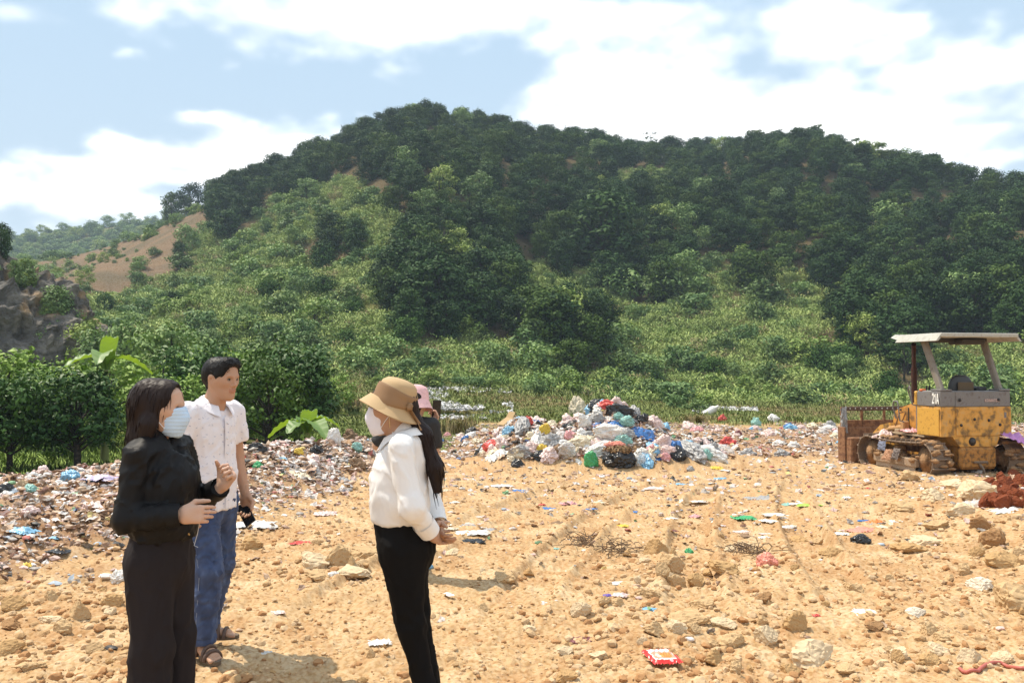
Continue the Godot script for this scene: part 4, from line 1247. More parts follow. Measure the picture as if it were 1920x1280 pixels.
func named_rubbish() -> void:
	var k := 0
	for t in ITEMS:
		var p := ground_at(t[1], t[2])
		var s := -p.z / F
		var w: float = t[3] * s
		var h: float = t[4] * s
		var m: Material = film[t[5]]
		match t[0]:
			"bag": drop("plastic_bag", bag_mesh[k % 9], m, p, Vector3(w * 0.52, h * 0.78, w * 0.46), t[6], "bag", "", rng.randf_range(-0.5, 0.5))
			"sack": drop("plastic_sack", sack_mesh[k % 4], m, p, Vector3(w * 0.32, h * 0.78, w * 0.26), t[6], "sack", "", rng.randf_range(-0.25, 0.25))
			"sheet": drop("plastic_sheet", sheet_mesh[k % 9], m, p, Vector3(w * 1.1, maxf(h * 1.0, 0.05), w * 0.9), t[6], "plastic sheet", "", rng.randf_range(-0.4, 0.4), 0.05)
			"box":
				var o := thing("cardboard_box", t[6], "box", p + Vector3(0, 0.05, 0), 0.5)
				o.rotation.z = 0.55
				var mb := MB.new()
				mb.box(Vector3.ZERO, Vector3(w, h * 0.9, w * 0.8), Basis(), 0.008)
				part("carton", mb.mesh(), mat("cardboard", lin(0.42, 0.29, 0.15), 0.85, {"map": tex.dirt, "scale": 2.0}), o)
				mb = MB.new()
				mb.box(Vector3(w * 0.3, h * 0.52, 0), Vector3(w * 0.5, 0.012, w * 0.75), Basis(Vector3.BACK, 0.5), 0.002)
				part("flap", mb.mesh(), mats.cardboard, o)
			"bottle":
				var mb := MB.new()
				mb.tube([Vector3(-w, 0, 0), Vector3(-w * 0.9, 0.02, 0), Vector3(w * 0.5, 0.05, 0), Vector3(w * 0.7, 0.06, 0), Vector3(w, 0.07, 0)], [h * 0.5, h * 0.7, h * 0.7, h * 0.3, h * 0.25], 10)
				var o := one("jerrycan", mb.mesh(), m, t[6], "jerrycan")
				o.position = p + Vector3(0, 0.15, 0)
				o.rotation.z = 0.5
			"bale":
				var o := thing("leaf_bag", t[6], "bag", Vector3(p.x, surface_at(p.x, p.z) - 0.04, p.z))
				var b := part("bag", make_bag(44.0, 1.05, false), m, o)
				b.scale = Vector3(w * 0.56, h * 0.72, w * 0.5)
				var mb := MB.new()
				leafy(mb, [[Vector3(0, h * 0.86, 0), Vector3(w * 0.42, h * 0.18, w * 0.36)]], 700, 0.075, Color(0.16, 0.09, 0.035), Color(0.34, 0.2, 0.08), 0.2, 3.0)
				part("dry_leaves", mb.mesh(), mats.litter, o)
		k += 1
	# roots and brush lying on the clay
	for t in [[1149, 1036, 90, 36, "heap of brown roots and torn fibre on the clay"], [1400, 1040, 70, 40, "grey tangle of roots beside the salmon pink bag"], [1095, 1012, 60, 26, "dark clods and roots along a track print"]]:
		var p := ground_at(t[0], t[1])
		var s := -p.z / F
		var mb := MB.new()
		for j in 90:
			var a := Vector3(rng.randfn() * 0.3 * t[2] * s, rng.randf() * 0.4 * t[3] * s, rng.randfn() * 0.12)
			var b := a + Vector3(rng.randfn() * 0.10, rng.randfn() * 0.035, rng.randfn() * 0.08)
			mb.tube([a, a.lerp(b, 0.5) + Vector3(0, 0.03 * rng.randf(), 0), b], [0.005, 0.004, 0.002], 4, false)
		var o := one("root_tangle", mb.mesh(), mat("roots", lin(0.15, 0.095, 0.055), 0.9), t[4], "roots")
		o.position = Vector3(p.x, surface_at(p.x, p.z) - 0.01, p.z)
	var hose := MB.new()
	var pts := []
	var rad := []
	for j in 22:
		var q := ground_at(1800.0 + j * 7.0, 1262.0 + 9.0 * sin(j * 0.45))
		pts.append(Vector3(q.x, surface_at(q.x, q.z) + 0.012, q.z)); rad.append(0.010)
	hose.tube(pts, rad, 7)
	one("hose", hose.mesh(), mat("hose_red", lin(0.40, 0.10, 0.07), 0.5), "dull red hose lying at the bottom right corner", "hose")

func pick_colour() -> String:
	var f := rng.randf()
	for c in [["white", 0.33], ["pale pink", 0.17], ["grey", 0.10], ["clear", 0.06], ["cream", 0.09], ["sky blue", 0.04], ["black", 0.05], ["brown", 0.05], ["blue", 0.03], ["pink", 0.04], ["red", 0.025], ["teal", 0.02], ["yellow", 0.025], ["lilac", 0.02]]:
		f -= c[1]
		if f < 0.0: return c[0]
	return "tan"

func heaps() -> void:
	for k in 270:                                         # the mound
		var x := rng.randf_range(-1.2, 4.7)
		var d := rng.randf_range(15.9, 18.6)
		if mound(x, d) < 0.16: continue
		var c := pick_colour()
		var s := rng.randf_range(0.09, 0.23) * (0.8 + 0.5 * rng.randf())
		var p := Vector3(x, 0, -d)
		if rng.randf() < 0.68: drop("plastic_bag", bag_mesh[k % 9] if k % 4 else sack_mesh[k % 4], film[c], p, Vector3(s, s * 0.8, s * 0.85), c + " plastic bag among the bags of the rubbish mound", "bag", c + " bags of the rubbish mound", 99.0, 0.25)
		else: drop("plastic_sheet", sheet_mesh[k % 9], film[c], p, Vector3(s * 2.6, s * 1.5, s * 1.8), c + " crumpled sheet among the bags of the rubbish mound", "plastic sheet", c + " sheets of the rubbish mound", 99.0, 0.15)
	for k in 150:                                         # the bank on the left
		var d := rng.randf_range(6.8, 18.5)
		var x := lut(BANK_EDGE, d) - rng.randf_range(0.2, 5.5)
		if d > lut(CREST, x) + 0.7 or pix(Vector3(x, 0, -d)).x < -60.0: continue
		var c := pick_colour()
		var s := rng.randf_range(0.05, 0.13)
		if d > 12.0 or rng.randf() < 0.2: s *= 1.5
		var p := Vector3(x, 0, -d)
		if rng.randf() < 0.5: drop("plastic_bag", bag_mesh[k % 9], film[c], p, Vector3(s, s * 0.7, s * 0.8), c + " plastic bag in the litter of the bank", "bag", c + " bags of the bank", 99.0, 0.3)
		else: drop("plastic_sheet", sheet_mesh[k % 9], film[c], p, Vector3(s * 2.6, s * 1.3, s * 1.7), c + " crumpled wrapper in the litter of the bank", "wrapper", c + " wrappers of the bank", 99.0, 0.1)
	for k in 130:                                         # the strip beyond the mound
		var d := rng.randf_range(19.0, 32.0)
		var px := rng.randf_range(760.0, 1700.0)
		var x := (px - 960.0) / F * d
		if litter_amount(x, d) < 0.4: continue
		var c := pick_colour()
		var s := rng.randf_range(0.10, 0.25)
		drop("plastic_bag", bag_mesh[k % 9], film[c], Vector3(x, 0, -d), Vector3(s * 1.2, s * 0.75, s), c + " plastic bag in the rubbish strip beyond the mound", "bag", c + " bags of the rubbish strip", 99.0, 0.25)
	for k in 70:                                          # scraps blown over the clay
		var q := ground_at(rng.randf_range(830.0, 1720.0), rng.randf_range(880.0, 1010.0))
		var c := pick_colour()
		var s := rng.randf_range(0.03, 0.085)
		drop("plastic_sheet", sheet_mesh[k % 9], film[c], q, Vector3(s * 2.6, s * 0.9, s * 1.6), c + " scrap of film lying on the clay before the mound", "scrap", c + " scraps on the clay", 99.0, 0.05)

func litter_colour() -> Color:
	var f := rng.randf()
	for c in [[0.22, 0.70, 0.64, 0.59], [0.15, 0.60, 0.42, 0.36], [0.11, 0.36, 0.32, 0.28], [0.20, 0.32, 0.20, 0.13], [0.22, 0.46, 0.31, 0.20], [0.015, 0.40, 0.46, 0.52], [0.004, 0.14, 0.2, 0.38], [0.014, 0.46, 0.14, 0.11], [0.01, 0.18, 0.34, 0.18], [0.012, 0.55, 0.43, 0.16], [0.04, 0.05, 0.045, 0.04]]:
		f -= c[0]
		if f < 0.0: return Color(c[1], c[2], c[3]) * rng.randf_range(0.75, 1.1)
	return Color(0.15, 0.105, 0.07)

func litter_cover() -> void:
	var xf := []
	var cols := []
	for k in 10:
		xf.append([]); cols.append([])
	for k in 84000:
		var x: float
		var d: float
		var z := rng.randf()
		if z < 0.52:
			d = rng.randf_range(5.2, 19.5)
			x = lut(BANK_EDGE, d) + 0.5 - rng.randf() * 7.0
			if d > lut(CREST, x) + 1.0 or 960.0 + F * x / d < -110.0: continue
		elif z < 0.68:
			x = rng.randf_range(-1.6, 5.2); d = rng.randf_range(15.6, 19.6)
		elif z < 0.94:
			d = rng.randf_range(18.5, 35.0); x = (rng.randf_range(690.0, 1990.0) - 960.0) / F * d
		else:
			d = 4.2 + pow(rng.randf(), 0.6) * 14.0; x = (rng.randf_range(-80.0, 1990.0) - 960.0) / F * d
		var am := litter_amount(x, d)
		if z < 0.94 and rng.randf() > am: continue
		if z >= 0.94 and d < 8.0 and rng.randf() < 0.6: continue
		var p := Vector3(x, surface_at(x, -d), -d)
		var s := (0.014 + 0.062 * pow(rng.randf(), 2.6)) * (1.0 if d < 12.0 else 1.5) * (1.0 if z < 0.94 else 0.75)
		var v := rng.randi() % 10
		var b := Basis.from_euler(Vector3(rng.randfn() * 0.5, rng.randf() * TAU, rng.randfn() * 0.5))
		if v < 6: b = b.scaled(Vector3(1, 1, 1) * s * 1.5)
		else: b = b.scaled(Vector3(1.3, 0.6, 0.9) * s * 0.6)
		xf[v].append(Transform3D(b, p + Vector3(0, s * 0.15, 0)))
		cols[v].append(litter_colour())
	# windblown white litter on the field beyond
	for k in 2600:
		var px := rng.randf_range(770.0, 960.0) if k % 2 else rng.randf_range(1300.0, 1420.0)
		var p := ground_at(px, rng.randf_range(728.0, 790.0), 30.0) if k % 2 else ground_at(px, rng.randf_range(768.0, 790.0), 26.0)
		if noise_a.get_noise_2d(p.x * 0.12, p.z * 0.06) < 0.02: continue
		var s := rng.randf_range(0.10, 0.26)
		var v := rng.randi() % 6
		xf[v].append(Transform3D(Basis.from_euler(Vector3(rng.randfn() * 0.5, rng.randf() * TAU, rng.randfn() * 0.5)).scaled(Vector3.ONE * s), p + Vector3(0, 0.12, 0)))
		cols[v].append(Color(0.72, 0.70, 0.68) * rng.randf_range(0.6, 1.0))
	var o := thing("litter", "countless small scraps of plastic, paper and rag over the dump", "litter")
	o.set_meta("kind", "stuff")
	for v in 10:
		many("scraps", scrap_mesh[v] if v < 6 else lump_mesh[v - 6], mats.litter, xf[v], cols[v], o)

func red_packet() -> void:
	var im := Image.create(256, 160, false, Image.FORMAT_RGB8)
	im.fill(Color(0.83, 0.17, 0.15))
	im.fill_rect(Rect2i(34, 20, 188, 118), Color(0.96, 0.90, 0.86))
	im.fill_rect(Rect2i(40, 26, 176, 106), Color(0.88, 0.55, 0.45))
	im.fill_rect(Rect2i(40, 26, 176, 34), Color(0.95, 0.88, 0.84))
	for y in 160:
		for x in 256:
			var d := pow((x - 150.0) / 52.0, 2.0) + pow((y - 96.0) / 26.0, 2.0)
			if d < 1.0: im.set_pixel(x, y, Color(0.88, 0.62, 0.25).lerp(Color(0.80, 0.42, 0.18), absf(sin(x * 0.16))))
			d = pow((x - 82.0) / 26.0, 2.0) + pow((y - 100.0) / 22.0, 2.0)
			if d < 1.0: im.set_pixel(x, y, Color(0.95, 0.85, 0.70))
	for k in 9:
		im.fill_rect(Rect2i(52 + k * 17, 34 + (k * 5) % 6, 10, 14), Color(0.62, 0.50, 0.55))
	im.fill_rect(Rect2i(150, 138, 30, 10), Color(0.9, 0.75, 0.75))
	var m := StandardMaterial3D.new()
	m.resource_name = "packet print"
	m.albedo_texture = ImageTexture.create_from_image(im)
	m.roughness = 0.3
	m.cull_mode = BaseMaterial3D.CULL_DISABLED
	var p := ground_at(1241, 1253)
	var mb := MB.new()
	mb.grid(24, 16, func(u, v):
		var x: float = (u - 0.5) * 0.16 + (v - 0.5) * 0.030
		var z: float = (v - 0.5) * 0.16
		var edge := minf(minf(u, 1.0 - u), minf(v, 1.0 - v))
		return Vector3(x, 0.006 + 0.016 * smoothstep(0.0, 0.2, edge) + 0.008 * noise_c.get_noise_2d(u * 6.0, v * 6.0) + (0.004 * sin(u * 90.0) if edge < 0.08 else 0.0), z))
	var o := one("snack_packet", mb.mesh(), m, "red foil packet with a white framed print at the bottom of the picture", "packet")
	o.position = Vector3(p.x, surface_at(p.x, p.z) + 0.04, p.z)
	o.rotation = Vector3(0.12, 0.1, 0)

# ------------------------------------------------------------------ stones and clods: px, foot py, width px, height px, colour, label
const STONES := [[1528, 1236, 76, 50, "pale", "large pale angular stone at the lower right"], [1492, 1183, 42, 36, "ochre", "cone-shaped ochre clod above the large pale stone"], [1820, 1246, 44, 30, "pale", "pale rounded stone near the bottom right corner"], [1869, 1022, 52, 42, "brown", "big brown clod in the right clod ridge"],
	[1843, 992, 46, 30, "brown", "brown clod behind the big brown clod at right"], [1900, 1140, 90, 60, "tan", "broad tan boulder at the right picture edge"], [1833, 934, 72, 50, "pale", "big pale rock with plastic on it before the bulldozer"], [1784, 918, 56, 30, "pale", "pale rock left of the plastic covered rock"], [1718, 1158, 34, 18, "white", "white stone on the clay at right"],
	[1705, 903, 50, 22, "tan", "tan clod in front of the crawler track"], [1745, 940, 60, 26, "pale", "flat pale clod below the crawler track"], [1690, 960, 50, 22, "tan", "tan clod left of the flat pale clod"], [1800, 965, 56, 26, "pale", "pale clod below the big pale rock"], [1760, 990, 46, 24, "tan", "tan clod in the middle of the right clod ridge"], [1880, 1060, 70, 40, "ochre", "ochre clod right of the clod ridge"],
	[1735, 1020, 60, 26, "pale", "streaked pale stone in the right clod ridge"], [1705, 1040, 60, 24, "ochre", "long ochre clod left of the streaked pale stone"], [1840, 1100, 50, 24, "white", "white stone above the broad tan boulder"], [1740, 1195, 40, 26, "tan", "tan stone pair member below the white stone"], [1765, 1205, 36, 20, "tan", "smaller tan stone right of its pair below the white stone"],
	[631, 1062, 56, 46, "tan", "upright tan rock in the group left of the person in the tan hat"], [586, 1064, 64, 36, "pale", "pale rock at the left of the flat stone group"], [660, 1078, 78, 26, "pale", "flat pale slab in front of the upright tan rock"], [684, 1046, 60, 28, "tan", "tan rock touching the black trousers"], [600, 1084, 56, 20, "tan", "low tan rock before the pale rock"], [470, 1030, 62, 32, "ochre", "ochre block behind the jeans"],
	[147, 1166, 44, 36, "tan", "round tan stone at lower left"], [115, 1188, 40, 28, "tan", "tan stone in front of the round one at lower left"], [22, 1146, 50, 28, "ochre", "ochre clod at the left edge"], [50, 1256, 60, 24, "tan", "flat tan stone at the bottom left"], [18, 1180, 46, 28, "brown", "brown clod at the left edge below the ochre clod"], [95, 1166, 50, 18, "pale", "thin pale slab left of the round tan stone"], [15, 1222, 50, 26, "ochre", "ochre clod low at the left edge"], [210, 1136, 40, 22, "ochre", "ochre clod left of the dark trousers"],
	[1230, 1040, 42, 32, "ochre", "ochre clod right of the heap of brown roots"], [1256, 1066, 46, 32, "tan", "top stone of the central stone cluster"], [1240, 1090, 32, 28, "tan", "left upright stone of the central cluster"], [1265, 1092, 38, 34, "tan", "right upright stone of the central cluster"], [1210, 1058, 22, 12, "pale", "small pale stone left of the central cluster"], [1217, 1117, 50, 22, "tan", "oval tan stone below the central cluster"], [1132, 1142, 28, 20, "tan", "tan stone under the purple wrapper"], [1157, 1141, 28, 16, "tan", "tan stone right of the one under the purple wrapper"], [1227, 1194, 50, 28, "tan", "broad oval stone in the lower middle"], [1265, 1192, 38, 26, "pale", "pale stone right of the broad oval stone"],
	[1321, 1138, 54, 24, "tan", "long tan clod in the middle"], [1434, 1132, 32, 28, "brown", "brown upright clod right of the middle"], [1305, 1090, 36, 30, "ochre", "ochre clod right of the central cluster"], [1355, 1082, 70, 26, "ochre", "long ochre clod ridge right of the central cluster"], [1292, 1168, 70, 26, "tan", "long low tan slab below the long tan clod"], [1355, 1172, 48, 18, "pale", "pale flat stone right of the low tan slab"], [1339, 1246, 48, 32, "ochre", "ochre stone right of the red packet"], [1376, 1208, 48, 30, "tan", "tan stone above the ochre one right of the red packet"], [1436, 1204, 48, 34, "pale", "pale streaked stone left of the cone-shaped clod"],
	[1126, 1230, 36, 20, "pale", "pale flat stone left of the red packet"], [1060, 1226, 30, 18, "pale", "small pale stone left of the flat one by the red packet"], [1063, 1278, 40, 26, "ochre", "ochre clod at the bottom edge left of the red packet"], [1136, 1248, 26, 12, "tan", "small tan chip near the red packet"], [948, 1092, 54, 20, "tan", "flat tan stone at the end of the thin shadow"], [905, 1145, 26, 12, "tan", "small tan chip right of the black trousers"], [990, 1180, 26, 14, "pale", "small pale chip in the open clay"],
	[1480, 1255, 40, 22, "ochre", "ochre stone at the lower left corner of the large pale stone"], [1590, 1262, 36, 18, "tan", "tan stone at the bottom right of the large pale stone"], [1640, 1186, 36, 18, "brown", "brown flat clod on the clay at right"], [1600, 1105, 40, 18, "tan", "tan clod near the tangled white film"], [1560, 1040, 40, 20, "ochre", "ochre clod below the white printed packet"], [1500, 1010, 40, 18, "ochre", "ochre clod on the clay in the middle right"]]

func stone(n: String, m: int, col: String, p: Vector3, w: float, h: float, dpt: float, label: String, group := "") -> void:
	var o := one(n, rock_mesh[m % rock_mesh.size()], mats["stone " + col], label, "stone", group)
	o.basis = Basis(Vector3.UP, rng.randf() * TAU).scaled(Vector3(w * 0.56, h * 0.62, dpt * 0.5))
	o.position = Vector3(p.x, surface_at(p.x, p.z) + h * 0.16, p.z)

func build_stones() -> void:
	var k := 0
	for t in STONES:
		var p := ground_at(t[0], t[1])
		var s := -p.z / F
		stone("stone", k, t[4], p, t[2] * s, t[3] * s, t[2] * s * 0.9, t[5])
		k += 1
	var kinds := ["tan", "pale", "ochre", "tan", "ochre"]
	var n := 0
	while n < 170:
		var q := Vector2(rng.randf_range(-20.0, 1940.0), rng.randf_range(880.0, 1290.0))
		if not cloddy(q) and rng.randf() < 0.86: continue
		var p := ground_at(q.x, q.y)
		if litter_amount(p.x, -p.z) > 0.5: continue
		var s := pow(rng.randf(), 2.5) * 0.10 + 0.03
		var col: String = kinds[rng.randi() % 5]
		var zone := stone_zone(q)
		stone("stone", n, col, p, s, s * rng.randf_range(0.5, 0.9), s * rng.randf_range(0.7, 1.1), "loose " + col + " clay stone among others " + zone, "loose " + col + " stones " + zone)
		n += 1
	for j in 36:                                          # red earth by the bulldozer
		var p := ground_at(rng.randf_range(1846.0, 1950.0), rng.randf_range(896.0, 962.0))
		var s := rng.randf_range(0.07, 0.24)
		stone("red_clod", j, "red", p, s, s * 0.9, s, "dark red earth clod of the pile beside the bulldozer", "red earth clods beside the bulldozer")
	# crumbs too small and too many to count
	var xf := []
	var cols := []
	for j in 4:
		xf.append([]); cols.append([])
	for j in 24000:
		var d := 3.6 + pow(rng.randf(), 1.5) * 13.0
		var x := (rng.randf_range(-120.0, 2040.0) - 960.0) / F * d
		var am := litter_amount(x, d)
		if am > 0.6 and rng.randf() < 0.8: continue
		var q := Vector2(960.0 + F * x / d, 690.0 + F * EYE / d)
		var cl := cloddy(q)
		if not cl and rng.randf() < 0.42: continue
		var s := 0.006 + pow(rng.randf(), 3.0) * (0.032 if cl else 0.016)
		xf[j % 4].append(Transform3D(Basis.from_euler(Vector3(rng.randf() * 3.0, rng.randf() * 6.0, 0)).scaled(Vector3(s, s * 0.75, s)), Vector3(x, surface_at(x, -d) + s * 0.1, -d)))
		var c := Color(0.48, 0.315, 0.165).lerp(Color(0.60, 0.45, 0.29), rng.randf())
		if rng.randf() < 0.3: c = Color(0.40, 0.225, 0.11)
		cols[j % 4].append(c)
	var o := thing("gravel", "small clay crumbs and chips over the whole clay ground", "gravel")
	o.set_meta("kind", "stuff")
	for j in 4: many("crumbs", lump_mesh[j], mats.soil_stone, xf[j], cols[j], o)

func stone_zone(q: Vector2) -> String:
	if q.x < 300.0: return "at lower left"
	if q.x < 700.0: return "before the litter bank"
	if q.x < 1080.0: return "on the open clay in the middle" if q.y > 1000.0 else "on the clay before the mound"
	if q.x < 1480.0: return "around the central stone cluster" if q.y < 1150.0 and q.y > 1000.0 else ("on the clay near the red packet" if q.y >= 1150.0 else "on the clay right of the mound")
	return "before the bulldozer" if q.y < 1060.0 else "around the large pale stone"

func cloddy(q: Vector2) -> bool:
	if q.x > 1130.0 + (q.y - 1000.0) * -0.4 and q.x < 1500.0 and q.y > 1010.0: return true
	if q.x > 1640.0 - (q.y - 900.0) * 0.1 and q.y > 890.0 and q.y < 1260.0: return true
	if q.x < 260.0 and q.y > 1090.0: return true
	if q.x > 430.0 and q.x < 700.0 and q.y > 960.0 and q.y < 1100.0: return true
	return noise_a.get_noise_2d(q.x * 0.008, q.y * 0.015) > 0.25

# ------------------------------------------------------------------ bulldozer (local: x right, y up, -z forward)
func build_bulldozer() -> void:
	var gx := 8.566
	var gz := -16.67
	var o := thing("bulldozer", "yellow crawler bulldozer with grey canopy roof, seen from its rear left", "bulldozer", Vector3(gx, terrain(gx, gz) - 0.10, gz), deg_to_rad(11.0))
	o.scale = Vector3(1.0, 1.07, 1.0)
	var yel := mat("yellow_paint", Color(1, 1, 1), 0.55, {"map": tex.paint, "scale": 0.9, "spec": 0.4})
	var clean := mat("fresh_yellow", lin(0.60, 0.34, 0.06), 0.45, {"map": tex.dirt, "scale": 1.5})
	var grey := mat("grey_paint", lin(0.17, 0.165, 0.17), 0.6, {"map": tex.dirt, "scale": 1.4})
	var roofm := mat("roof_paint", lin(0.40, 0.40, 0.37), 0.6, {"map": tex.dirt, "scale": 1.0})
	var rust := mat("rust", Color(1, 1, 1), 0.85, {"map": tex.rust, "scale": 1.1, "bump": tex.fine, "bump_cm": 0.5})
	var mud := mat("mud", lin(0.30, 0.175, 0.085), 0.95, {"map": tex.soil, "scale": 1.6, "bump": tex.grain, "bump_cm": 2.5})
	var steel := mat("track_steel", lin(0.22, 0.16, 0.115), 0.6, {"map": tex.soil, "scale": 2.0, "metal": 0.35, "bump": tex.fine, "bump_cm": 0.6})
	var dark := mat("dark_steel", lin(0.035, 0.03, 0.028), 0.6)
	var post := mat("post_paint", lin(0.21, 0.19, 0.165), 0.65, {"map": tex.dirt, "scale": 1.2})
	# fuel tank block with grey upper band
	var mb := MB.new()
	mb.prism(PackedVector2Array([Vector2(-0.765, 0.78), Vector2(0.765, 0.78), Vector2(0.755, 1.30), Vector2(-0.755, 1.30)]), 0.66, Transform3D(Basis(), Vector3(0, 0, 0.725)))
	var tank := part("fuel_tank", mb.mesh(), yel, o)
	mb = MB.new()
	mb.box(Vector3(0, 1.44, 0.725), Vector3(1.50, 0.276, 0.652), Basis(), 0.015)
	part("grey_band", mb.mesh(), grey, tank)
	mb = MB.new()                                         # rear access panel, proud of the tank
	mb.prism(PackedVector2Array([Vector2(-0.44, 0.80), Vector2(0.745, 0.80), Vector2(0.735, 1.297), Vector2(-0.44, 1.297)]), 0.014, Transform3D(Basis(), Vector3(0, 0, 1.062)))
	part("rear_panel", mb.mesh(), yel, tank)
	mb = MB.new()
	mb.box(Vector3(0.148, 1.437, 1.056), Vector3(1.18, 0.262, 0.014), Basis(), 0.004)
	part("rear_panel_band", mb.mesh(), grey, tank)
	for q in [[-0.36, 1.42], [0.48, 1.42], [-0.34, 0.98], [0.50, 0.98], [-0.05, 1.08], [0.26, 1.06]]:
		mb = MB.new()
		mb.tube([Vector3(q[0], q[1], 1.06), Vector3(q[0], q[1], 1.082)], [0.030, 0.026], 8)
		part("bolt", mb.mesh(), dark, tank)
	mb = MB.new()
	mb.box(Vector3(0.62, 1.15, 1.071), Vector3(0.05, 0.10, 0.008), Basis(), 0.002)
	part("plate", mb.mesh(), grey, tank)
	mb = MB.new()                                         # side panel, fresher paint
	mb.box(Vector3(-0.768, 1.03, 0.72), Vector3(0.016, 0.48, 0.60), Basis(), 0.004)
	part("side_panel", mb.mesh(), clean, tank)
	mb = MB.new()
	mb.box(Vector3(-0.758, 1.43, 0.66), Vector3(0.014, 0.24, 0.50), Basis(), 0.004)
	part("side_band", mb.mesh(), grey, tank)
	letters("21A", 0.19, Vector3(-0.770, 1.44, 0.93), -PI / 2, tank, mat("white_paint", lin(0.8, 0.8, 0.76), 0.5), 0.42)
	letters("KOMATSU", 0.052, Vector3(0.34, 1.41, 1.068), 0.0, tank, mat("faded_pink", lin(0.50, 0.36, 0.32), 0.7), 1.0)
	mb = MB.new()                                         # corner with orange lamp by the door
	mb.box(Vector3(-0.70, 1.43, 0.335), Vector3(0.10, 0.27, 0.10), Basis(), 0.02)
	part("corner_post", mb.mesh(), clean, o)
	mb = MB.new()
	mb.box(Vector3(-0.71, 1.585, 0.50), Vector3(0.10, 0.045, 0.09), Basis(), 0.015)
	part("orange_lamp", mb.mesh(), mat("orange_lens", lin(0.62, 0.16, 0.05), 0.3), o)
	# transmission housing under the tank
	mb = MB.new()
	mb.prism(PackedVector2Array([Vector2(-0.36, 0.60), Vector2(0.42, 0.60), Vector2(0.50, 0.777), Vector2(-0.52, 0.777)]), 0.80, Transform3D(Basis(), Vector3(0, 0, 0.66)))
	part("saddle", mb.mesh(), yel, o)
	mb = MB.new()
	mb.box(Vector3(0.02, 0.40, 0.66), Vector3(0.80, 0.396, 0.86), Basis(), 0.05)
	var hs := part("transmission_housing", mb.mesh(), mat("dirty_yellow", Color(0.86, 0.80, 0.74), 0.75, {"map": tex.paint, "scale": 1.7, "bump": tex.fine, "bump_cm": 0.5}), o)
	mb = MB.new()
	mb.tube([Vector3(-0.10, 0.69, 1.03), Vector3(-0.10, 0.69, 1.068)], [0.075, 0.075], 14)
	part("filler_hole", mb.mesh(), dark, hs)
	mb = MB.new()
	mb.tube([Vector3(0.02, 0.30, 1.08), Vector3(0.06, 0.22, 1.14), Vector3(0.08, 0.12, 1.15)], [0.03, 0.025, 0.014], 8)
	mb.box(Vector3(0.04, 0.33, 1.10), Vector3(0.30, 0.04, 0.05), Basis(), 0.01)
	part("tow_hook", mb.mesh(), steel, hs)
	mb = MB.new()
	for k in 2: mb.tube([Vector3(0.42, 0.42, 0.66), Vector3(0.70, 0.40, 0.70)], [0.20 - 0.02 * k, 0.16], 16)
	part("final_drive", mb.mesh(), rust, o)
	# hood
	mb = MB.new()
	mb.prism(PackedVector2Array([Vector2(0.42, 0.62), Vector2(0.42, 1.40), Vector2(0.0, 1.37), Vector2(-0.62, 1.20), Vector2(-0.76, 1.12), Vector2(-0.80, 0.95), Vector2(-0.80, 0.62)]), 0.84, Transform3D(Basis(Vector3(0, 0, 1), Vector3(0, 1, 0), Vector3(-1, 0, 0)), Vector3(0, 0, 0)))
	var hood := part("hood", mb.mesh(), mat("hood_paint", Color(1.0, 0.95, 0.86), 0.55, {"map": tex.paint, "scale": 0.7}), o)
	mb = MB.new()
	mb.box(Vector3(-0.428, 0.98, -0.30), Vector3(0.016, 0.50, 0.02), Basis(), 0.004)
	mb.box(Vector3(-0.428, 1.18, -0.55), Vector3(0.016, 0.04, 0.05), Basis(), 0.004)
	part("latch", mb.mesh(), dark, hood)
	mb = MB.new()
	mb.box(Vector3(-0.60, 0.755, 0.10), Vector3(0.34, 0.035, 1.00), Basis(), 0.006)
	mb.box(Vector3(-0.58, 0.80, -0.30), Vector3(0.26, 0.06, 0.14), Basis(), 0.01)
	part("step_plate", mb.mesh(), mat("plate_dirty", lin(0.36, 0.27, 0.17), 0.8, {"map": tex.soil, "scale": 2.0}), o)
	mb = MB.new()
	mb.prism(PackedVector2Array([Vector2(-0.55, 0.40), Vector2(0.3, 0.40), Vector2(0.3, 0.74), Vector2(-0.35, 0.74)]), 0.5, Transform3D(Basis(Vector3(0, 0, 1), Vector3(0, 1, 0), Vector3(-1, 0, 0)), Vector3(-0.12, 0, -0.2)))
	part("belly", mb.mesh(), rust, o)
	# exhaust
	mb = MB.new()
	mb.tube([Vector3(-0.25, 1.28, -0.35), Vector3(-0.25, 1.98, -0.35), Vector3(-0.25, 2.0, -0.35)], [0.058, 0.058, 0.045], 12)
	var ex := part("exhaust", mb.mesh(), mat("exhaust_rust", lin(0.20, 0.105, 0.08), 0.8, {"map": tex.rust, "scale": 1.0}), o)
	mb = MB.new()
	mb.tube([Vector3(-0.25, 1.99, -0.35), Vector3(-0.25, 2.28, -0.35), Vector3(-0.26, 2.38, -0.33), Vector3(-0.30, 2.44, -0.28)], [0.042, 0.042, 0.044, 0.046], 12, false)
	part("stack_tip", mb.mesh(), mats.exhaust_rust, ex)
	# canopy: two raked posts and a folded roof
	for s in [-1.0, 1.0]:
		mb = MB.new()
		var a := Vector3(s * 0.63, 1.575, 0.92)
		var b := Vector3(s * 0.66, 2.52, 0.48)
		var dir := (b - a).normalized()
		var xx := Vector3.RIGHT
		mb.box((a + b) * 0.5, Vector3(0.085, (b - a).length(), 0.14), Basis(xx, dir, xx.cross(dir)), 0.02)
		var pp := part("canopy_post", mb.mesh(), post, o)
		mb = MB.new()
		mb.box(a + Vector3(0, 0.02, 0), Vector3(0.24, 0.03, 0.28), Basis(), 0.006)
		part("foot_plate", mb.mesh(), grey, pp)
	mb = MB.new()
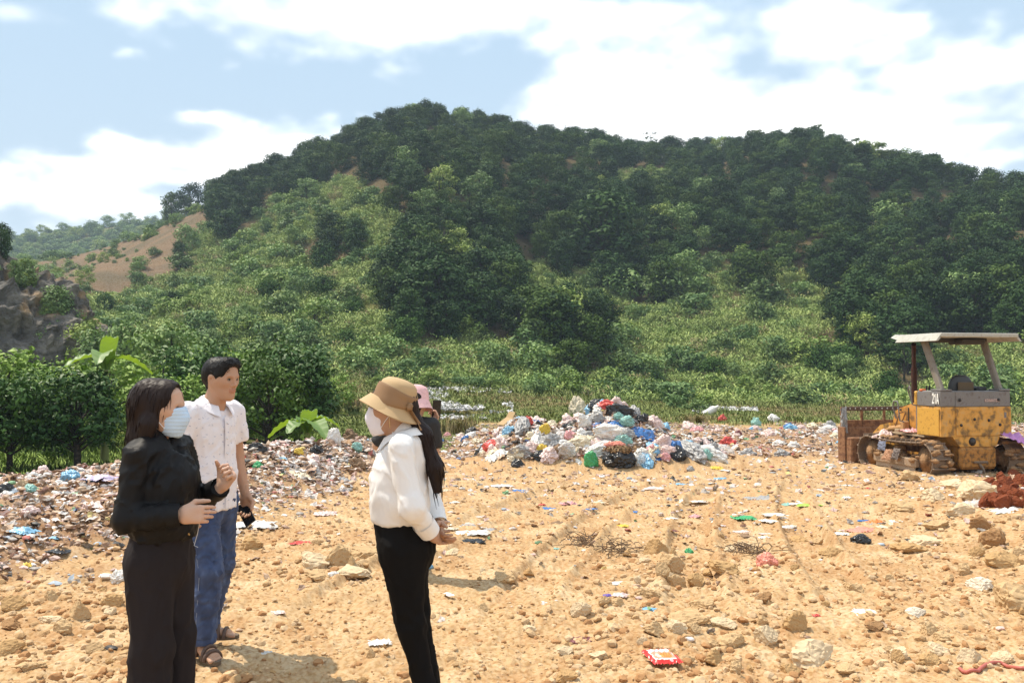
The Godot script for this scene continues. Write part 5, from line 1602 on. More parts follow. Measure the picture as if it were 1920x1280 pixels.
	mb.prism(PackedVector2Array([Vector2(-0.92, 2.46), Vector2(-0.86, 2.53), Vector2(-0.80, 2.60), Vector2(0.80, 2.60), Vector2(0.86, 2.53), Vector2(0.92, 2.46), Vector2(0.88, 2.455), Vector2(0.80, 2.53), Vector2(-0.80, 2.53), Vector2(-0.88, 2.455)]), 1.18, Transform3D(Basis(), Vector3(0, 0, 0.58)))
	var roof := part("roof", mb.mesh(), roofm, o)
	mb = MB.new()
	mb.box(Vector3(0, 2.56, 1.185), Vector3(1.66, 0.07, 0.03), Basis(), 0.008)
	part("roof_rear_edge", mb.mesh(), roofm, roof)
	mb = MB.new()
	mb.prism(PackedVector2Array([Vector2(-0.80, -0.06), Vector2(0.80, -0.06), Vector2(0.70, 0.0), Vector2(-0.70, 0.0)]), 0.30, Transform3D(Basis(Vector3(1, 0, 0), Vector3(0, 1, 0.1), Vector3(0, -0.25, 1)), Vector3(0, 2.58, -0.16)))
	part("roof_visor", mb.mesh(), roofm, roof)
	mb = MB.new()
	mb.box(Vector3(0, 2.49, 0.50), Vector3(1.36, 0.08, 0.16), Basis(), 0.01)
	mb.box(Vector3(0.2, 2.46, 0.60), Vector3(0.5, 0.10, 0.4), Basis(), 0.02)
	part("roof_beam", mb.mesh(), dark, roof)
	# driver's seat and levers
	mb = MB.new()
	ball(mb, 3)
	for k in mb.v.size():
		var d := mb.v[k]
		mb.v[k] = Vector3(signf(d.x) * pow(absf(d.x), 0.7) * 0.27, d.y * 0.26 + 1.60, d.z * 0.09 + 0.66)
	mb.smooth(0, 0)
	var seat := part("seat_back", mb.mesh(), mat("black_vinyl", lin(0.022, 0.021, 0.02), 0.45), o)
	mb = MB.new()
	mb.box(Vector3(0.02, 1.60, 0.772), Vector3(0.34, 0.26, 0.035), Basis(), 0.05)
	part("back_pan", mb.mesh(), mat("seat_pan", lin(0.10, 0.065, 0.03), 0.7), seat)
	mb = MB.new()
	mb.box(Vector3(0, 1.45, 0.42), Vector3(0.52, 0.12, 0.5), Basis(), 0.04)
	part("cushion", mb.mesh(), mats.black_vinyl, seat)
	mb = MB.new()
	mb.box(Vector3(0.38, 1.60, 0.62), Vector3(0.22, 0.10, 0.34), Basis(), 0.03)
	part("arm_rest", mb.mesh(), mats.black_vinyl, seat)
	mb = MB.new()
	for q in [-0.52, -0.46, 0.30]: mb.tube([Vector3(q, 1.3, 0.3), Vector3(q, 1.66, 0.38)], [0.012, 0.02], 6)
	part("lever", mb.mesh(), dark, o)
	mb = MB.new()
	mb.box(Vector3(0, 1.10, 0.30), Vector3(1.30, 0.66, 0.20), Basis(), 0.02)
	part("dashboard", mb.mesh(), grey, o)
	# grab rails
	for q in [[0.36, 1.30, 1.66, 0.10], [-0.02, 0.98, 1.36, 0.20]]:
		mb = MB.new()
		var z: float = q[0]
		mb.tube([Vector3(-0.74, q[1], z), Vector3(-0.82, q[1] + 0.02, z - 0.02), Vector3(-0.84, q[2] - 0.06, z - 0.04), Vector3(-0.83, q[2], z - 0.08), Vector3(-0.82, q[2], z - q[3]), Vector3(-0.80, q[2] - 0.10, z - q[3] - 0.06), Vector3(-0.74, q[1] + 0.05, z - q[3] - 0.04)], [0.014, 0.014, 0.014, 0.014, 0.014, 0.014, 0.014], 7)
		part("grab_rail", mb.mesh(), grey, o)
	mb = MB.new()
	mb.tube([Vector3(-0.46, 1.14, -0.42), Vector3(-0.54, 1.12, -0.44), Vector3(-0.56, 0.86, -0.54), Vector3(-0.54, 0.82, -0.50), Vector3(-0.50, 1.0, -0.38), Vector3(-0.46, 1.12, -0.36)], [0.013, 0.013, 0.013, 0.013, 0.013, 0.013], 7)
	part("grab_rail", mb.mesh(), rust, o)
	# lift cylinder and arm
	mb = MB.new()
	mb.tube([Vector3(-0.52, 0.86, -0.32), Vector3(-0.54, 0.80, -0.74)], [0.055, 0.055], 10)
	mb.tube([Vector3(-0.54, 0.80, -0.74), Vector3(-0.56, 0.68, -1.20)], [0.03, 0.03], 10)
	mb.box(Vector3(-0.52, 0.86, -0.30), Vector3(0.14, 0.24, 0.12), Basis(), 0.02)
	part("lift_cylinder", mb.mesh(), mat("dusty_orange", lin(0.46, 0.26, 0.11), 0.8, {"map": tex.soil, "scale": 2.0}), o)
	for s in [-1.0, 1.0]:
		mb = MB.new()
		mb.prism(PackedVector2Array([Vector2(-1.55, 0.22), Vector2(-0.5, 0.22), Vector2(-0.42, 0.5), Vector2(-0.75, 0.92), Vector2(-1.05, 0.86), Vector2(-1.55, 0.52)]), 0.10, Transform3D(Basis(Vector3(0, 0, 1), Vector3(0, 1, 0), Vector3(-1, 0, 0)), Vector3(s * 0.50, 0, 0)))
		part("push_arm", mb.mesh(), yel, o)
	# blade: curved mouldboard, end plate, upper guard bar
	mb = MB.new()
	mb.prism(PackedVector2Array([Vector2(-1.72, 0.06), Vector2(-1.66, 0.06), Vector2(-1.60, 0.25), Vector2(-1.59, 0.50), Vector2(-1.64, 0.76), Vector2(-1.70, 0.78), Vector2(-1.66, 0.50), Vector2(-1.67, 0.25)]), 2.16, Transform3D(Basis(Vector3(0, 0, 1), Vector3(0, 1, 0), Vector3(-1, 0, 0)), Vector3(0, 0, 0)))
	var blade := part("blade", mb.mesh(), rust, o)
	for s in [-1.0, 1.0]:
		mb = MB.new()
		mb.box(Vector3(s * 0.84, 0.34, -1.44), Vector3(0.46, 0.50, 0.28), Basis(), 0.02)
		part("blade_box", mb.mesh(), rust, blade)
		mb = MB.new()
		mb.box(Vector3(s * 1.09, 0.42, -1.62), Vector3(0.03, 0.74, 0.26), Basis(), 0.008)
		part("end_plate", mb.mesh(), rust, blade)
		mb = MB.new()
		mb.box(Vector3(s * 1.04, 0.98, -1.70), Vector3(0.05, 0.42, 0.05), Basis(), 0.008)
		part("guard_post", mb.mesh(), rust, blade)
	for s in [-0.55, 0.0, 0.55]:
		mb = MB.new()
		mb.box(Vector3(s, 0.98, -1.70), Vector3(0.05, 0.42, 0.05), Basis(), 0.008)
		part("guard_post", mb.mesh(), rust, blade)
	mb = MB.new()
	mb.box(Vector3(0, 1.15, -1.70), Vector3(2.12, 0.085, 0.052), Basis(), 0.008)
	var bar := part("guard_bar", mb.mesh(), mat("dark_rust", lin(0.11, 0.065, 0.045), 0.8, {"map": tex.soil, "scale": 2.0}), blade)
	for k in 16:
		mb = MB.new()
		mb.tube([Vector3(-0.98 + k * 0.13, 1.15, -1.671), Vector3(-0.98 + k * 0.13, 1.15, -1.668)], [0.018, 0.018], 8)
		part("rivet", mb.mesh(), mat("pale_hole", lin(0.42, 0.42, 0.38), 0.7), bar)
	mb = MB.new()
	mb.box(Vector3(0, 0.84, -1.70), Vector3(2.12, 0.16, 0.05), Basis(), 0.008)
	part("guard_plate", mb.mesh(), rust, blade)
	# crawler tracks
	var shoe := MB.new()
	shoe.box(Vector3.ZERO, Vector3(0.40, 0.028, 0.148), Basis(), 0.006)
	shoe.box(Vector3(0, 0.034, 0.055), Vector3(0.40, 0.045, 0.022), Basis(), 0.005)
	shoe.box(Vector3(0, -0.035, 0), Vector3(0.12, 0.045, 0.12), Basis(), 0.01)
	var shoe_mesh := shoe.mesh()
	for s in [-1.0, 1.0]:
		var x: float = s * 0.82
		var tr := Node3D.new()
		tr.name = "crawler_track"
		o.add_child(tr, true)
		var za := -0.84
		var zb := 0.82
		var r := 0.315
		var per := 2.0 * (zb - za) + TAU * r
		var n := 36
		for k in n:
			var q := per * k / n
			var pos: Vector3
			var an: float
			if q < zb - za:
				var sag := -0.03 * sin(PI * q / (zb - za)); pos = Vector3(x, 2.0 * r + 0.03 + sag, za + q); an = 0.0
			elif q < zb - za + PI * r:
				an = (q - (zb - za)) / r; pos = Vector3(x, r + 0.03 + cos(an) * r, zb + sin(an) * r)
			elif q < 2.0 * (zb - za) + PI * r:
				an = PI; pos = Vector3(x, 0.03, zb - (q - (zb - za) - PI * r))
			else:
				an = PI + (q - 2.0 * (zb - za) - PI * r) / r; pos = Vector3(x, r + 0.03 + cos(an) * r, za + sin(an) * r)
			var sh := part("track_shoe", shoe_mesh, steel, tr)
			sh.transform = Transform3D(Basis(Vector3.RIGHT, an), pos)
		for w in [["sprocket", zb, 0.26, 14], ["idler", za, 0.25, 18]]:
			mb = MB.new()
			mb.tube([Vector3(x - 0.07, r + 0.03, w[1]), Vector3(x + 0.07, r + 0.03, w[1])], [w[2], w[2]], w[3])
			mb.tube([Vector3(x - 0.13, r + 0.03, w[1]), Vector3(x + 0.13, r + 0.03, w[1])], [0.13, 0.13], 12)
			part(w[0], mb.mesh(), mud, tr)
		mb = MB.new()
		mb.box(Vector3(x - 0.06 * s * -1.0, 0.28, -0.02), Vector3(0.22, 0.15, 1.30), Basis(), 0.015)
		part("track_frame", mb.mesh(), mat("frame_dust", lin(0.34, 0.25, 0.17), 0.85, {"map": tex.soil, "scale": 1.5}), tr)
		mb = MB.new()
		mb.box(Vector3(x + 0.10 * s, 0.185, -0.06), Vector3(0.03, 0.14, 1.20), Basis(), 0.008)
		part("roller_guard", mb.mesh(), mat("worn_steel", lin(0.40, 0.33, 0.26), 0.6, {"map": tex.soil, "scale": 2.0}), tr)
		for k in 6:
			mb = MB.new()
			mb.tube([Vector3(x - 0.09, 0.13, -0.62 + k * 0.25), Vector3(x + 0.09, 0.13, -0.62 + k * 0.25)], [0.075, 0.075], 12)
			part("roller", mb.mesh(), dark, tr)
		mb = MB.new()
		mb.tube([Vector3(x - 0.08, 0.50, -0.05), Vector3(x + 0.08, 0.50, -0.05)], [0.07, 0.07], 12)
		part("carrier_roller", mb.mesh(), mud, tr)
		# mud caked on the running gear
		mb = MB.new()
		for k in 46:
			var q2 := Vector3(x + rng.randf_range(-0.19, 0.19), rng.randf_range(0.30, 0.42), rng.randf_range(-0.75, 0.75))
			if k > 16: q2 = Vector3(x + rng.randf_range(-0.2, 0.2), 2.0 * r + 0.05, rng.randf_range(-0.85, 0.85))
			if k > 30:
				var a2 := rng.randf_range(0.1, 2.2)
				q2 = Vector3(x + rng.randf_range(-0.2, 0.2), r + 0.03 + cos(a2) * (r + 0.02), zb + sin(a2) * (r + 0.02))
			var f := mb.v.size()
			var i0 := mb.i.size()
			ball(mb, 1)
			var sz := Vector3(rng.randf_range(0.05, 0.11), rng.randf_range(0.03, 0.06), rng.randf_range(0.05, 0.10))
			for j in range(f, mb.v.size()): mb.v[j] = q2 + mb.v[j] * sz * (1.0 + 0.6 * noise_a.get_noise_3dv(mb.v[j] * 2.0 + q2 * 7.0))
			mb.smooth(f, i0)
		part("caked_mud", mb.mesh(), mud, tr).set_meta("kind", "stuff")
	# rags caught in the machine
	film["dusty blue"] = mat("rag blue", lin(0.16, 0.18, 0.26), 0.85, {"map": tex.dirt, "scale": 2.0})
	film["dusty grey"] = mat("rag grey", lin(0.16, 0.13, 0.12), 0.85, {"map": tex.dirt, "scale": 2.0})
	film["dusty tan"] = mat("rag tan", lin(0.40, 0.22, 0.13), 0.85, {"map": tex.dirt, "scale": 2.0})
	var bt := o.transform
	for t in [["purple", Vector3(0.86, 0.70, 0.95), Vector3(0.55, 0.22, 0.75), Vector3(0.35, 0.2, -0.25), "lilac purple cloth draped over the far crawler track"], ["pale pink", Vector3(-0.86, 0.66, -0.46), Vector3(0.22, 0.14, 0.30), Vector3(0.2, 0.2, 0.5), "pale pink rag on top of the near crawler track"],
			["dusty blue", Vector3(-1.04, 0.52, -0.30), Vector3(0.12, 0.07, 0.20), Vector3(0, 0, 1.35), "blue rag hanging on the side of the near crawler track"], ["dusty grey", Vector3(-1.05, 0.40, 0.16), Vector3(0.15, 0.07, 0.18), Vector3(0, 0, 1.2), "grey black rag hanging inside the near crawler track"], ["pink", Vector3(-0.66, 0.79, 0.08), Vector3(0.24, 0.12, 0.34), Vector3(0, 0.3, 0.0), "pink rag on the step plate of the bulldozer"],
			["grey", Vector3(-1.02, 0.92, -1.66), Vector3(0.10, 0.10, 0.46), Vector3(1.5, 0.0, 0.2), "blue grey plastic hung on the end of the guard bar"], ["dusty tan", Vector3(-1.05, 0.36, -0.10), Vector3(0.16, 0.07, 0.18), Vector3(0, 0.2, 1.1), "dusty brown rag in the running gear of the near crawler track"]]:
		var sh := one("rag", sheet_mesh[int(t[1].z * 10.0 + 40.0) % 9], mat("rag lilac", lin(0.50, 0.22, 0.48), 0.8) if t[0] == "purple" else film[t[0]], t[4], "rag")
		sh.transform = bt * Transform3D(Basis.from_euler(t[3]).scaled_local(Vector3(t[2].x * 1.6, t[2].y * 2.2, t[2].z * 1.3)), t[1])

func letters(text: String, size: float, pos: Vector3, turn: float, parent: Node, m: Material, squeeze: float) -> void:
	var tm := TextMesh.new()
	var f := SystemFont.new()
	f.font_names = PackedStringArray(["Droid Sans"])
	f.font_weight = 700
	tm.font = f
	tm.text = text
	tm.font_size = 64
	tm.pixel_size = size / 48.0
	tm.depth = 0.006
	var o := MeshInstance3D.new()
	o.name = "lettering"
	o.mesh = tm
	o.material_override = m
	o.position = pos
	o.rotation.y = turn
	o.scale = Vector3(squeeze, 1, 1)
	parent.add_child(o, true)

# ------------------------------------------------------------------ bodies as smooth unions of tapered limbs, meshed on a grid
func limb(a: Vector3, b: Vector3, ra: float, rb: float, k := 0.03, n := Vector3.ZERO, q := 1.0, op := 0, cap := false) -> Array:
	return [a, b, ra, rb, k, n, q, op, cap]

func solid(prims: Array, cell: float, mb: MB, planes := []) -> void:
	var lo := Vector3(1e9, 1e9, 1e9)
	var hi := -lo
	for p in prims:
		if p[7] == 1: continue
		var r: float = maxf(p[2], p[3]) + cell * 2.5
		lo = lo.min((p[0] as Vector3).min(p[1]) - Vector3.ONE * r)
		hi = hi.max((p[0] as Vector3).max(p[1]) + Vector3.ONE * r)
	var nx := int((hi.x - lo.x) / cell) + 2
	var ny := int((hi.y - lo.y) / cell) + 2
	var nz := int((hi.z - lo.z) / cell) + 2
	var f := PackedFloat32Array()
	f.resize(nx * ny * nz)
	f.fill(0.2)
	for p in prims:
		var a: Vector3 = p[0]
		var b: Vector3 = p[1]
		var ra: float = p[2]
		var rb: float = p[3]
		var k: float = p[4]
		var n: Vector3 = p[5]
		var q: float = p[6] - 1.0
		var op: int = p[7]
		var cap: bool = p[8]
		var reach := maxf(ra, rb) + k + cell * 2.0
		var l := (a.min(b) - Vector3.ONE * reach - lo) / cell
		var h := (a.max(b) + Vector3.ONE * reach - lo) / cell
		var x0 := maxi(0, int(l.x)); var x1 := mini(nx - 1, int(h.x) + 1)
		var y0 := maxi(0, int(l.y)); var y1 := mini(ny - 1, int(h.y) + 1)
		var z0 := maxi(0, int(l.z)); var z1 := mini(nz - 1, int(h.z) + 1)
		var ba := b - a
		var dir := ba.normalized()
		ba += n * (ba.dot(n) * q)
		var l2 := maxf(ba.length_squared(), 1e-9)
		var dr := rb - ra
		var flat := q != 0.0
		var shrink := 1.0 / (1.0 + maxf(q, 0.0) * 0.5)
		for z in range(z0, z1 + 1):
			for y in range(y0, y1 + 1):
				var row := (z * ny + y) * nx
				var pa := Vector3(lo.x + x0 * cell, lo.y + y * cell, lo.z + z * cell) - a
				for x in range(x0, x1 + 1):
					var w := pa
					if flat: w += n * (w.dot(n) * q)
					var t := clampf(w.dot(ba) / l2, 0.0, 1.0)
					var d := (w - ba * t).length() - ra - dr * t
					if flat: d *= shrink
					if cap: d = maxf(d, (pa - (b - a)).dot(dir))
					pa.x += cell
					var e := f[row + x]
					if op == 0:
						var m := k - absf(e - d)
						f[row + x] = minf(e, d) - (m * m * 0.25 / k if m > 0.0 else 0.0)
					else:
						d = -d
						var m2 := k - absf(e - d)
						f[row + x] = maxf(e, d) + (m2 * m2 * 0.25 / k if m2 > 0.0 else 0.0)
	for pl in planes:                                     # keep the side where dot(p, n) <= d
		var pn: Vector3 = pl[0]
		for z in nz:
			for y in ny:
				var row := (z * ny + y) * nx
				var s := pn.x * lo.x + pn.y * (lo.y + y * cell) + pn.z * (lo.z + z * cell) - float(pl[1])
				for x in nx:
					var sx := s + pn.x * x * cell
					if sx > f[row + x]: f[row + x] = sx
	var ids := PackedInt32Array()
	ids.resize(nx * ny * nz)
	ids.fill(-1)
	var first := mb.v.size()
	var i0 := mb.i.size()
	var sy := nx
	var sz := nx * ny
	var offs := [0, 1, sy, sy + 1, sz, sz + 1, sz + sy, sz + sy + 1]
	var cpos := [Vector3(0, 0, 0), Vector3(1, 0, 0), Vector3(0, 1, 0), Vector3(1, 1, 0), Vector3(0, 0, 1), Vector3(1, 0, 1), Vector3(0, 1, 1), Vector3(1, 1, 1)]
	var edges := [[0, 1], [2, 3], [4, 5], [6, 7], [0, 2], [1, 3], [4, 6], [5, 7], [0, 4], [1, 5], [2, 6], [3, 7]]
	var lim := cell * 1.8
	for z in nz - 1:
		for y in ny - 1:
			var row := (z * ny + y) * nx
			for x in nx - 1:
				var c := row + x
				if absf(f[c]) > lim: continue
				var mask := 0
				for j in 8:
					if f[c + offs[j]] < 0.0: mask |= 1 << j
				if mask == 0 or mask == 255: continue
				var sum := Vector3.ZERO
				var cnt := 0
				for e in edges:
					var va := f[c + offs[e[0]]]
					var vb := f[c + offs[e[1]]]
					if (va < 0.0) != (vb < 0.0):
						sum += (cpos[e[0]] as Vector3).lerp(cpos[e[1]], va / (va - vb))
						cnt += 1
				ids[c] = mb.add(lo + (Vector3(x, y, z) + sum / cnt) * cell, Vector3.UP)
	for z in range(1, nz - 1):
		for y in range(1, ny - 1):
			var row := (z * ny + y) * nx
			for x in range(1, nx - 1):
				var c := row + x
				if ids[c] < 0: continue
				var s0 := f[c] < 0.0
				for ax in 3:
					var st: int = [1, sy, sz][ax]
					var o1: int = [sy, sz, 1][ax]
					var o2: int = [sz, 1, sy][ax]
					if (f[c + st] < 0.0) == s0: continue
					var q0 := ids[c]; var q1 := ids[c - o1]; var q2 := ids[c - o1 - o2]; var q3 := ids[c - o2]
					if q1 < 0 or q2 < 0 or q3 < 0: continue
					if s0: mb.i.append_array(PackedInt32Array([q0, q2, q1, q0, q3, q2]))
					else: mb.i.append_array(PackedInt32Array([q0, q1, q2, q0, q2, q3]))
	mb.smooth(first, i0)
	var vol := 0.0
	for j in range(i0, mb.i.size(), 3):
		var a := mb.v[mb.i[j]]
		vol += a.dot((mb.v[mb.i[j + 2]] - a).cross(mb.v[mb.i[j + 1]] - a))
	if vol < 0.0:
		for j in range(i0, mb.i.size(), 3):
			var t := mb.i[j + 1]
			mb.i[j + 1] = mb.i[j + 2]
			mb.i[j + 2] = t
		mb.smooth(first, i0)

func folds(mb: MB, amp: float, freq: Vector3, s: float) -> void:      # cloth folds as real relief
	for k in mb.v.size():
		var p := mb.v[k]
		var w := noise_a.get_noise_3d(p.x * 2.5 + s, p.y * 2.5, p.z * 2.5) * 0.12
		var h := absf(noise_c.get_noise_3d(p.x * freq.x * 1.35 + s, (p.y + w) * freq.y * 1.35, p.z * freq.z * 1.35 + s))
		var h2 := noise_a.get_noise_3d(p.x * freq.x * 0.45, p.y * freq.y * 0.45 + s, p.z * freq.z * 0.45)
		var cr := absf(noise_c.get_noise_3d((p.x + p.z) * freq.x * 1.1 + s * 2.0, (p.y + 0.55 * (p.x - p.z) + w) * freq.y * 1.6, (p.z - p.x) * freq.z * 0.7))
		mb.v[k] = p + mb.n[k] * amp * (0.45 - h * 1.4 + h2 * 0.9 + 0.7 * pow(maxf(0.0, 1.0 - cr * 3.6), 2.0))
	mb.smooth(0, 0)

func aim(pos: Vector3, f: Vector3, n: Vector3) -> Transform3D:         # y along f, z towards n
	var y := f.normalized()
	var z := (n - y * n.dot(y)).normalized()
	return Transform3D(Basis(y.cross(z), y, z), pos)

func hand(mb: MB, xf: Transform3D, side: float, curls: Array, thumb: Vector3, sc := 1.0) -> void:
	# wrist at the origin, fingers along +y, palm towards +z; side +1 is a left hand
	var prims := [limb(Vector3(0, -0.045, 0), Vector3(0, 0.02, 0), 0.027, 0.029, 0.02, Vector3(0, 0, 1), 1.25), limb(Vector3(-0.014, 0.02, 0), Vector3(-0.020, 0.078, 0), 0.024, 0.021, 0.02, Vector3(0, 0, 1), 1.55), limb(Vector3(0.014, 0.02, 0), Vector3(0.020, 0.078, 0), 0.024, 0.021, 0.02, Vector3(0, 0, 1), 1.55)]
	for k in 4:
		var x: float = side * (-0.030 + 0.020 * k)         # index beside the thumb
		var length: float = [0.070, 0.078, 0.073, 0.056][k]
		var p := Vector3(x, 0.084 - absf(k - 1.2) * 0.004, 0)
		var an := 0.0
		for j in 3:
			an += curls[k] * [0.85, 1.1, 0.8][j]
			var seg: float = length * [0.45, 0.31, 0.24][j]
			var q := p + Vector3(x * 0.06 * seg / 0.03, cos(an), sin(an)).normalized() * seg
			prims.append(limb(p, q, [0.0092, 0.0083, 0.0075][j], [0.0083, 0.0075, 0.0062][j], 0.003))
			p = q
	var t0 := Vector3(-side * 0.026, 0.016, 0.006)
	var t1 := t0 + Vector3(-side * 0.030, 0.034, 0.014)
	var t2 := t1 + Vector3(-side * thumb.x, thumb.y, thumb.z).normalized() * 0.032
	var t3 := t2 + Vector3(-side * thumb.x * 0.6, thumb.y, thumb.z * 1.2).normalized() * 0.026
	prims.append(limb(t0, t1, 0.0155, 0.0115, 0.012)); prims.append(limb(t1, t2, 0.0115, 0.0095, 0.006)); prims.append(limb(t2, t3, 0.0098, 0.0078, 0.005))
	var one_hand := MB.new()
	one_hand.col = mb.col
	solid(prims, 0.0036, one_hand)
	join(mb, one_hand, Transform3D(xf.basis.scaled_local(Vector3.ONE * sc), xf.origin))

func join(mb: MB, other: MB, xf: Transform3D) -> void:
	var o := mb.v.size()
	for k in other.v.size():
		mb.v.append(xf * other.v[k]); mb.n.append((xf.basis * other.n[k]).normalized()); mb.c.append(other.c[k]); mb.uv.append(other.uv[k])
	for q in other.i: mb.i.append(q + o)

func head(mb: MB, xf: Transform3D, male: bool) -> void:
	var w := 1.0 if male else 0.95
	var p := [limb(Vector3(0, 0.032, -0.030), Vector3(0, 0.030, 0.012), 0.083, 0.078, 0.02, Vector3.RIGHT, 1.08), limb(Vector3(0, 0.0, 0.026), Vector3(0, -0.052, 0.032), 0.066, 0.052 * w, 0.03, Vector3.RIGHT, 1.03),
		limb(Vector3(0, -0.060, 0.045), Vector3(0, -0.094, 0.066), 0.040, 0.020, 0.025), limb(Vector3(0, 0.055, 0.05), Vector3(0, 0.028, 0.068), 0.04, 0.022, 0.03, Vector3.RIGHT, 0.8),
		limb(Vector3(-0.034, 0.026, 0.079), Vector3(0.034, 0.026, 0.079), 0.0095 if male else 0.007, 0.0095 if male else 0.007, 0.018),
		limb(Vector3(0, 0.018, 0.086), Vector3(0, -0.020, 0.104), 0.0065, 0.0105, 0.012)]
	for s in [-1.0, 1.0]:
		p.append(limb(Vector3(s * 0.056, -0.025, -0.004), Vector3(s * 0.022, -0.092, 0.052), 0.022 * w, 0.016, 0.03))
		p.append(limb(Vector3(s * 0.040, -0.010, 0.056), Vector3(s * 0.046, -0.004, 0.036), 0.021, 0.022, 0.025))
		p.append(limb(Vector3(s * 0.010, -0.026, 0.092), Vector3(s * 0.011, -0.025, 0.088), 0.0085, 0.009, 0.008))
		p.append(limb(Vector3(s * 0.078, 0.016, -0.010), Vector3(s * 0.073, -0.020, -0.004), 0.020, 0.013, 0.006, Vector3.RIGHT, 2.6))
		p.append(limb(Vector3(s * 0.030, 0.010, 0.094), Vector3(s * 0.034, 0.010, 0.092), 0.0115, 0.011, 0.016, Vector3.ZERO, 1.0, 1))
		p.append(limb(Vector3(s * 0.083, 0.008, -0.004), Vector3(s * 0.083, -0.006, 0.0), 0.008, 0.006, 0.006, Vector3.ZERO, 1.0, 1))
	p.append(limb(Vector3(-0.016, -0.0475, 0.0865), Vector3(0.016, -0.0475, 0.0865), 0.0065, 0.0065, 0.008))
	p.append(limb(Vector3(-0.013, -0.0590, 0.0850), Vector3(0.013, -0.0590, 0.0850), 0.0075, 0.0075, 0.008))
	p.append(limb(Vector3(-0.020, -0.0533, 0.096), Vector3(0.020, -0.0533, 0.096), 0.0022, 0.0022, 0.004, Vector3.ZERO, 1.0, 1))
	p.append(limb(Vector3(0, -0.06, -0.025), Vector3(0, -0.17, -0.04), 0.054 * w, 0.058 * w, 0.03))
	var h := MB.new()
	solid(p, 0.0042, h)
	for k in h.v.size():                                  # redder lips and ears
		var q := h.v[k]
		if q.z > 0.075 and absf(q.x) < 0.026 and q.y < -0.042 and q.y > -0.066: h.c[k] = Color(0.92, 0.76, 0.74)
	join(mb, h, xf)

func face_parts(o: Node3D, xf: Transform3D, brows := 0.0046) -> void:
	var eye := mat("eye_white", lin(0.30, 0.24, 0.20), 0.3)
	var iris := mat("eye_dark", lin(0.012, 0.009, 0.008), 0.2)
	var br := mat("brow_hair", lin(0.012, 0.010, 0.009), 0.8)
	for s in [-1.0, 1.0]:
		var mb := MB.new()
		ball(mb, 2)
		for k in mb.v.size(): mb.v[k] = xf * (mb.v[k] * Vector3(0.0140, 0.0046, 0.011) + Vector3(s * 0.031, 0.0095, 0.0765))
		mb.smooth(0, 0)
		var e := part("eye", mb.mesh(), eye, o)
		mb = MB.new()
		ball(mb, 2)
		for k in mb.v.size(): mb.v[k] = xf * (mb.v[k] * Vector3(0.0062, 0.0046, 0.004) + Vector3(s * 0.031, 0.0095, 0.0850))
		mb.smooth(0, 0)
		part("iris", mb.mesh(), iris, e)
		mb = MB.new()
		mb.tube([xf * Vector3(s * 0.016, 0.0110, 0.0835), xf * Vector3(s * 0.031, 0.0148, 0.0868), xf * Vector3(s * 0.047, 0.0102, 0.0770)], [0.0014, 0.0024, 0.0014], 5)
		part("eyelid", mb.mesh(), br, e)
		mb = MB.new()
		mb.tube([xf * Vector3(s * 0.013, 0.0270, 0.0895), xf * Vector3(s * 0.032, 0.0335, 0.0875), xf * Vector3(s * 0.050, 0.0270, 0.0730)], [brows * 0.8, brows, brows * 0.5], 6)
		part("eyebrow", mb.mesh(), br, o)

func hairy(mb: MB, s: float, amp := 0.004) -> void:      # strands as fine relief running downwards
	for k in mb.v.size():
		var p := mb.v[k]
		mb.v[k] = p + mb.n[k] * amp * (noise_c.get_noise_3d(p.x * 70.0 + s, p.y * 4.0, p.z * 70.0) + 0.8 * noise_c.get_noise_3d(p.x * 26.0, p.y * 2.5, p.z * 26.0 + s))
	mb.smooth(0, 0)

func strands(o: Node, mb: MB, xf: Transform3D, m: Material, count: int, length: float, flow: Vector3, loose: float, top := 9.0) -> void:      # single locks over the hair
	var out := MB.new()
	for j in count:
		var k := rng.randi() % mb.v.size()
		var n := mb.n[k]
		if n.y < -0.5 or mb.v[k].y > top: continue
		var d := (flow + Vector3(rng.randfn(), rng.randfn(), rng.randfn()) * loose)
		d = (d - n * d.dot(n) * 0.8).normalized()
		var p := mb.v[k] - n * 0.002
		var l := length * rng.randf_range(0.5, 1.2)
		var q := p + d * l * 0.5 + n * 0.0035
		var e := q + (d + Vector3.DOWN * 0.35).normalized() * l * 0.5 - n * 0.002
		out.tube([xf * p, xf * q, xf * e], [0.0020, 0.0018, 0.0006], 4, false)
	part("locks", out.mesh(), m, o).set_meta("kind", "stuff")

func in_place(mb: MB, xf: Transform3D) -> ArrayMesh:
	mb.xform(xf)
	return mb.mesh()

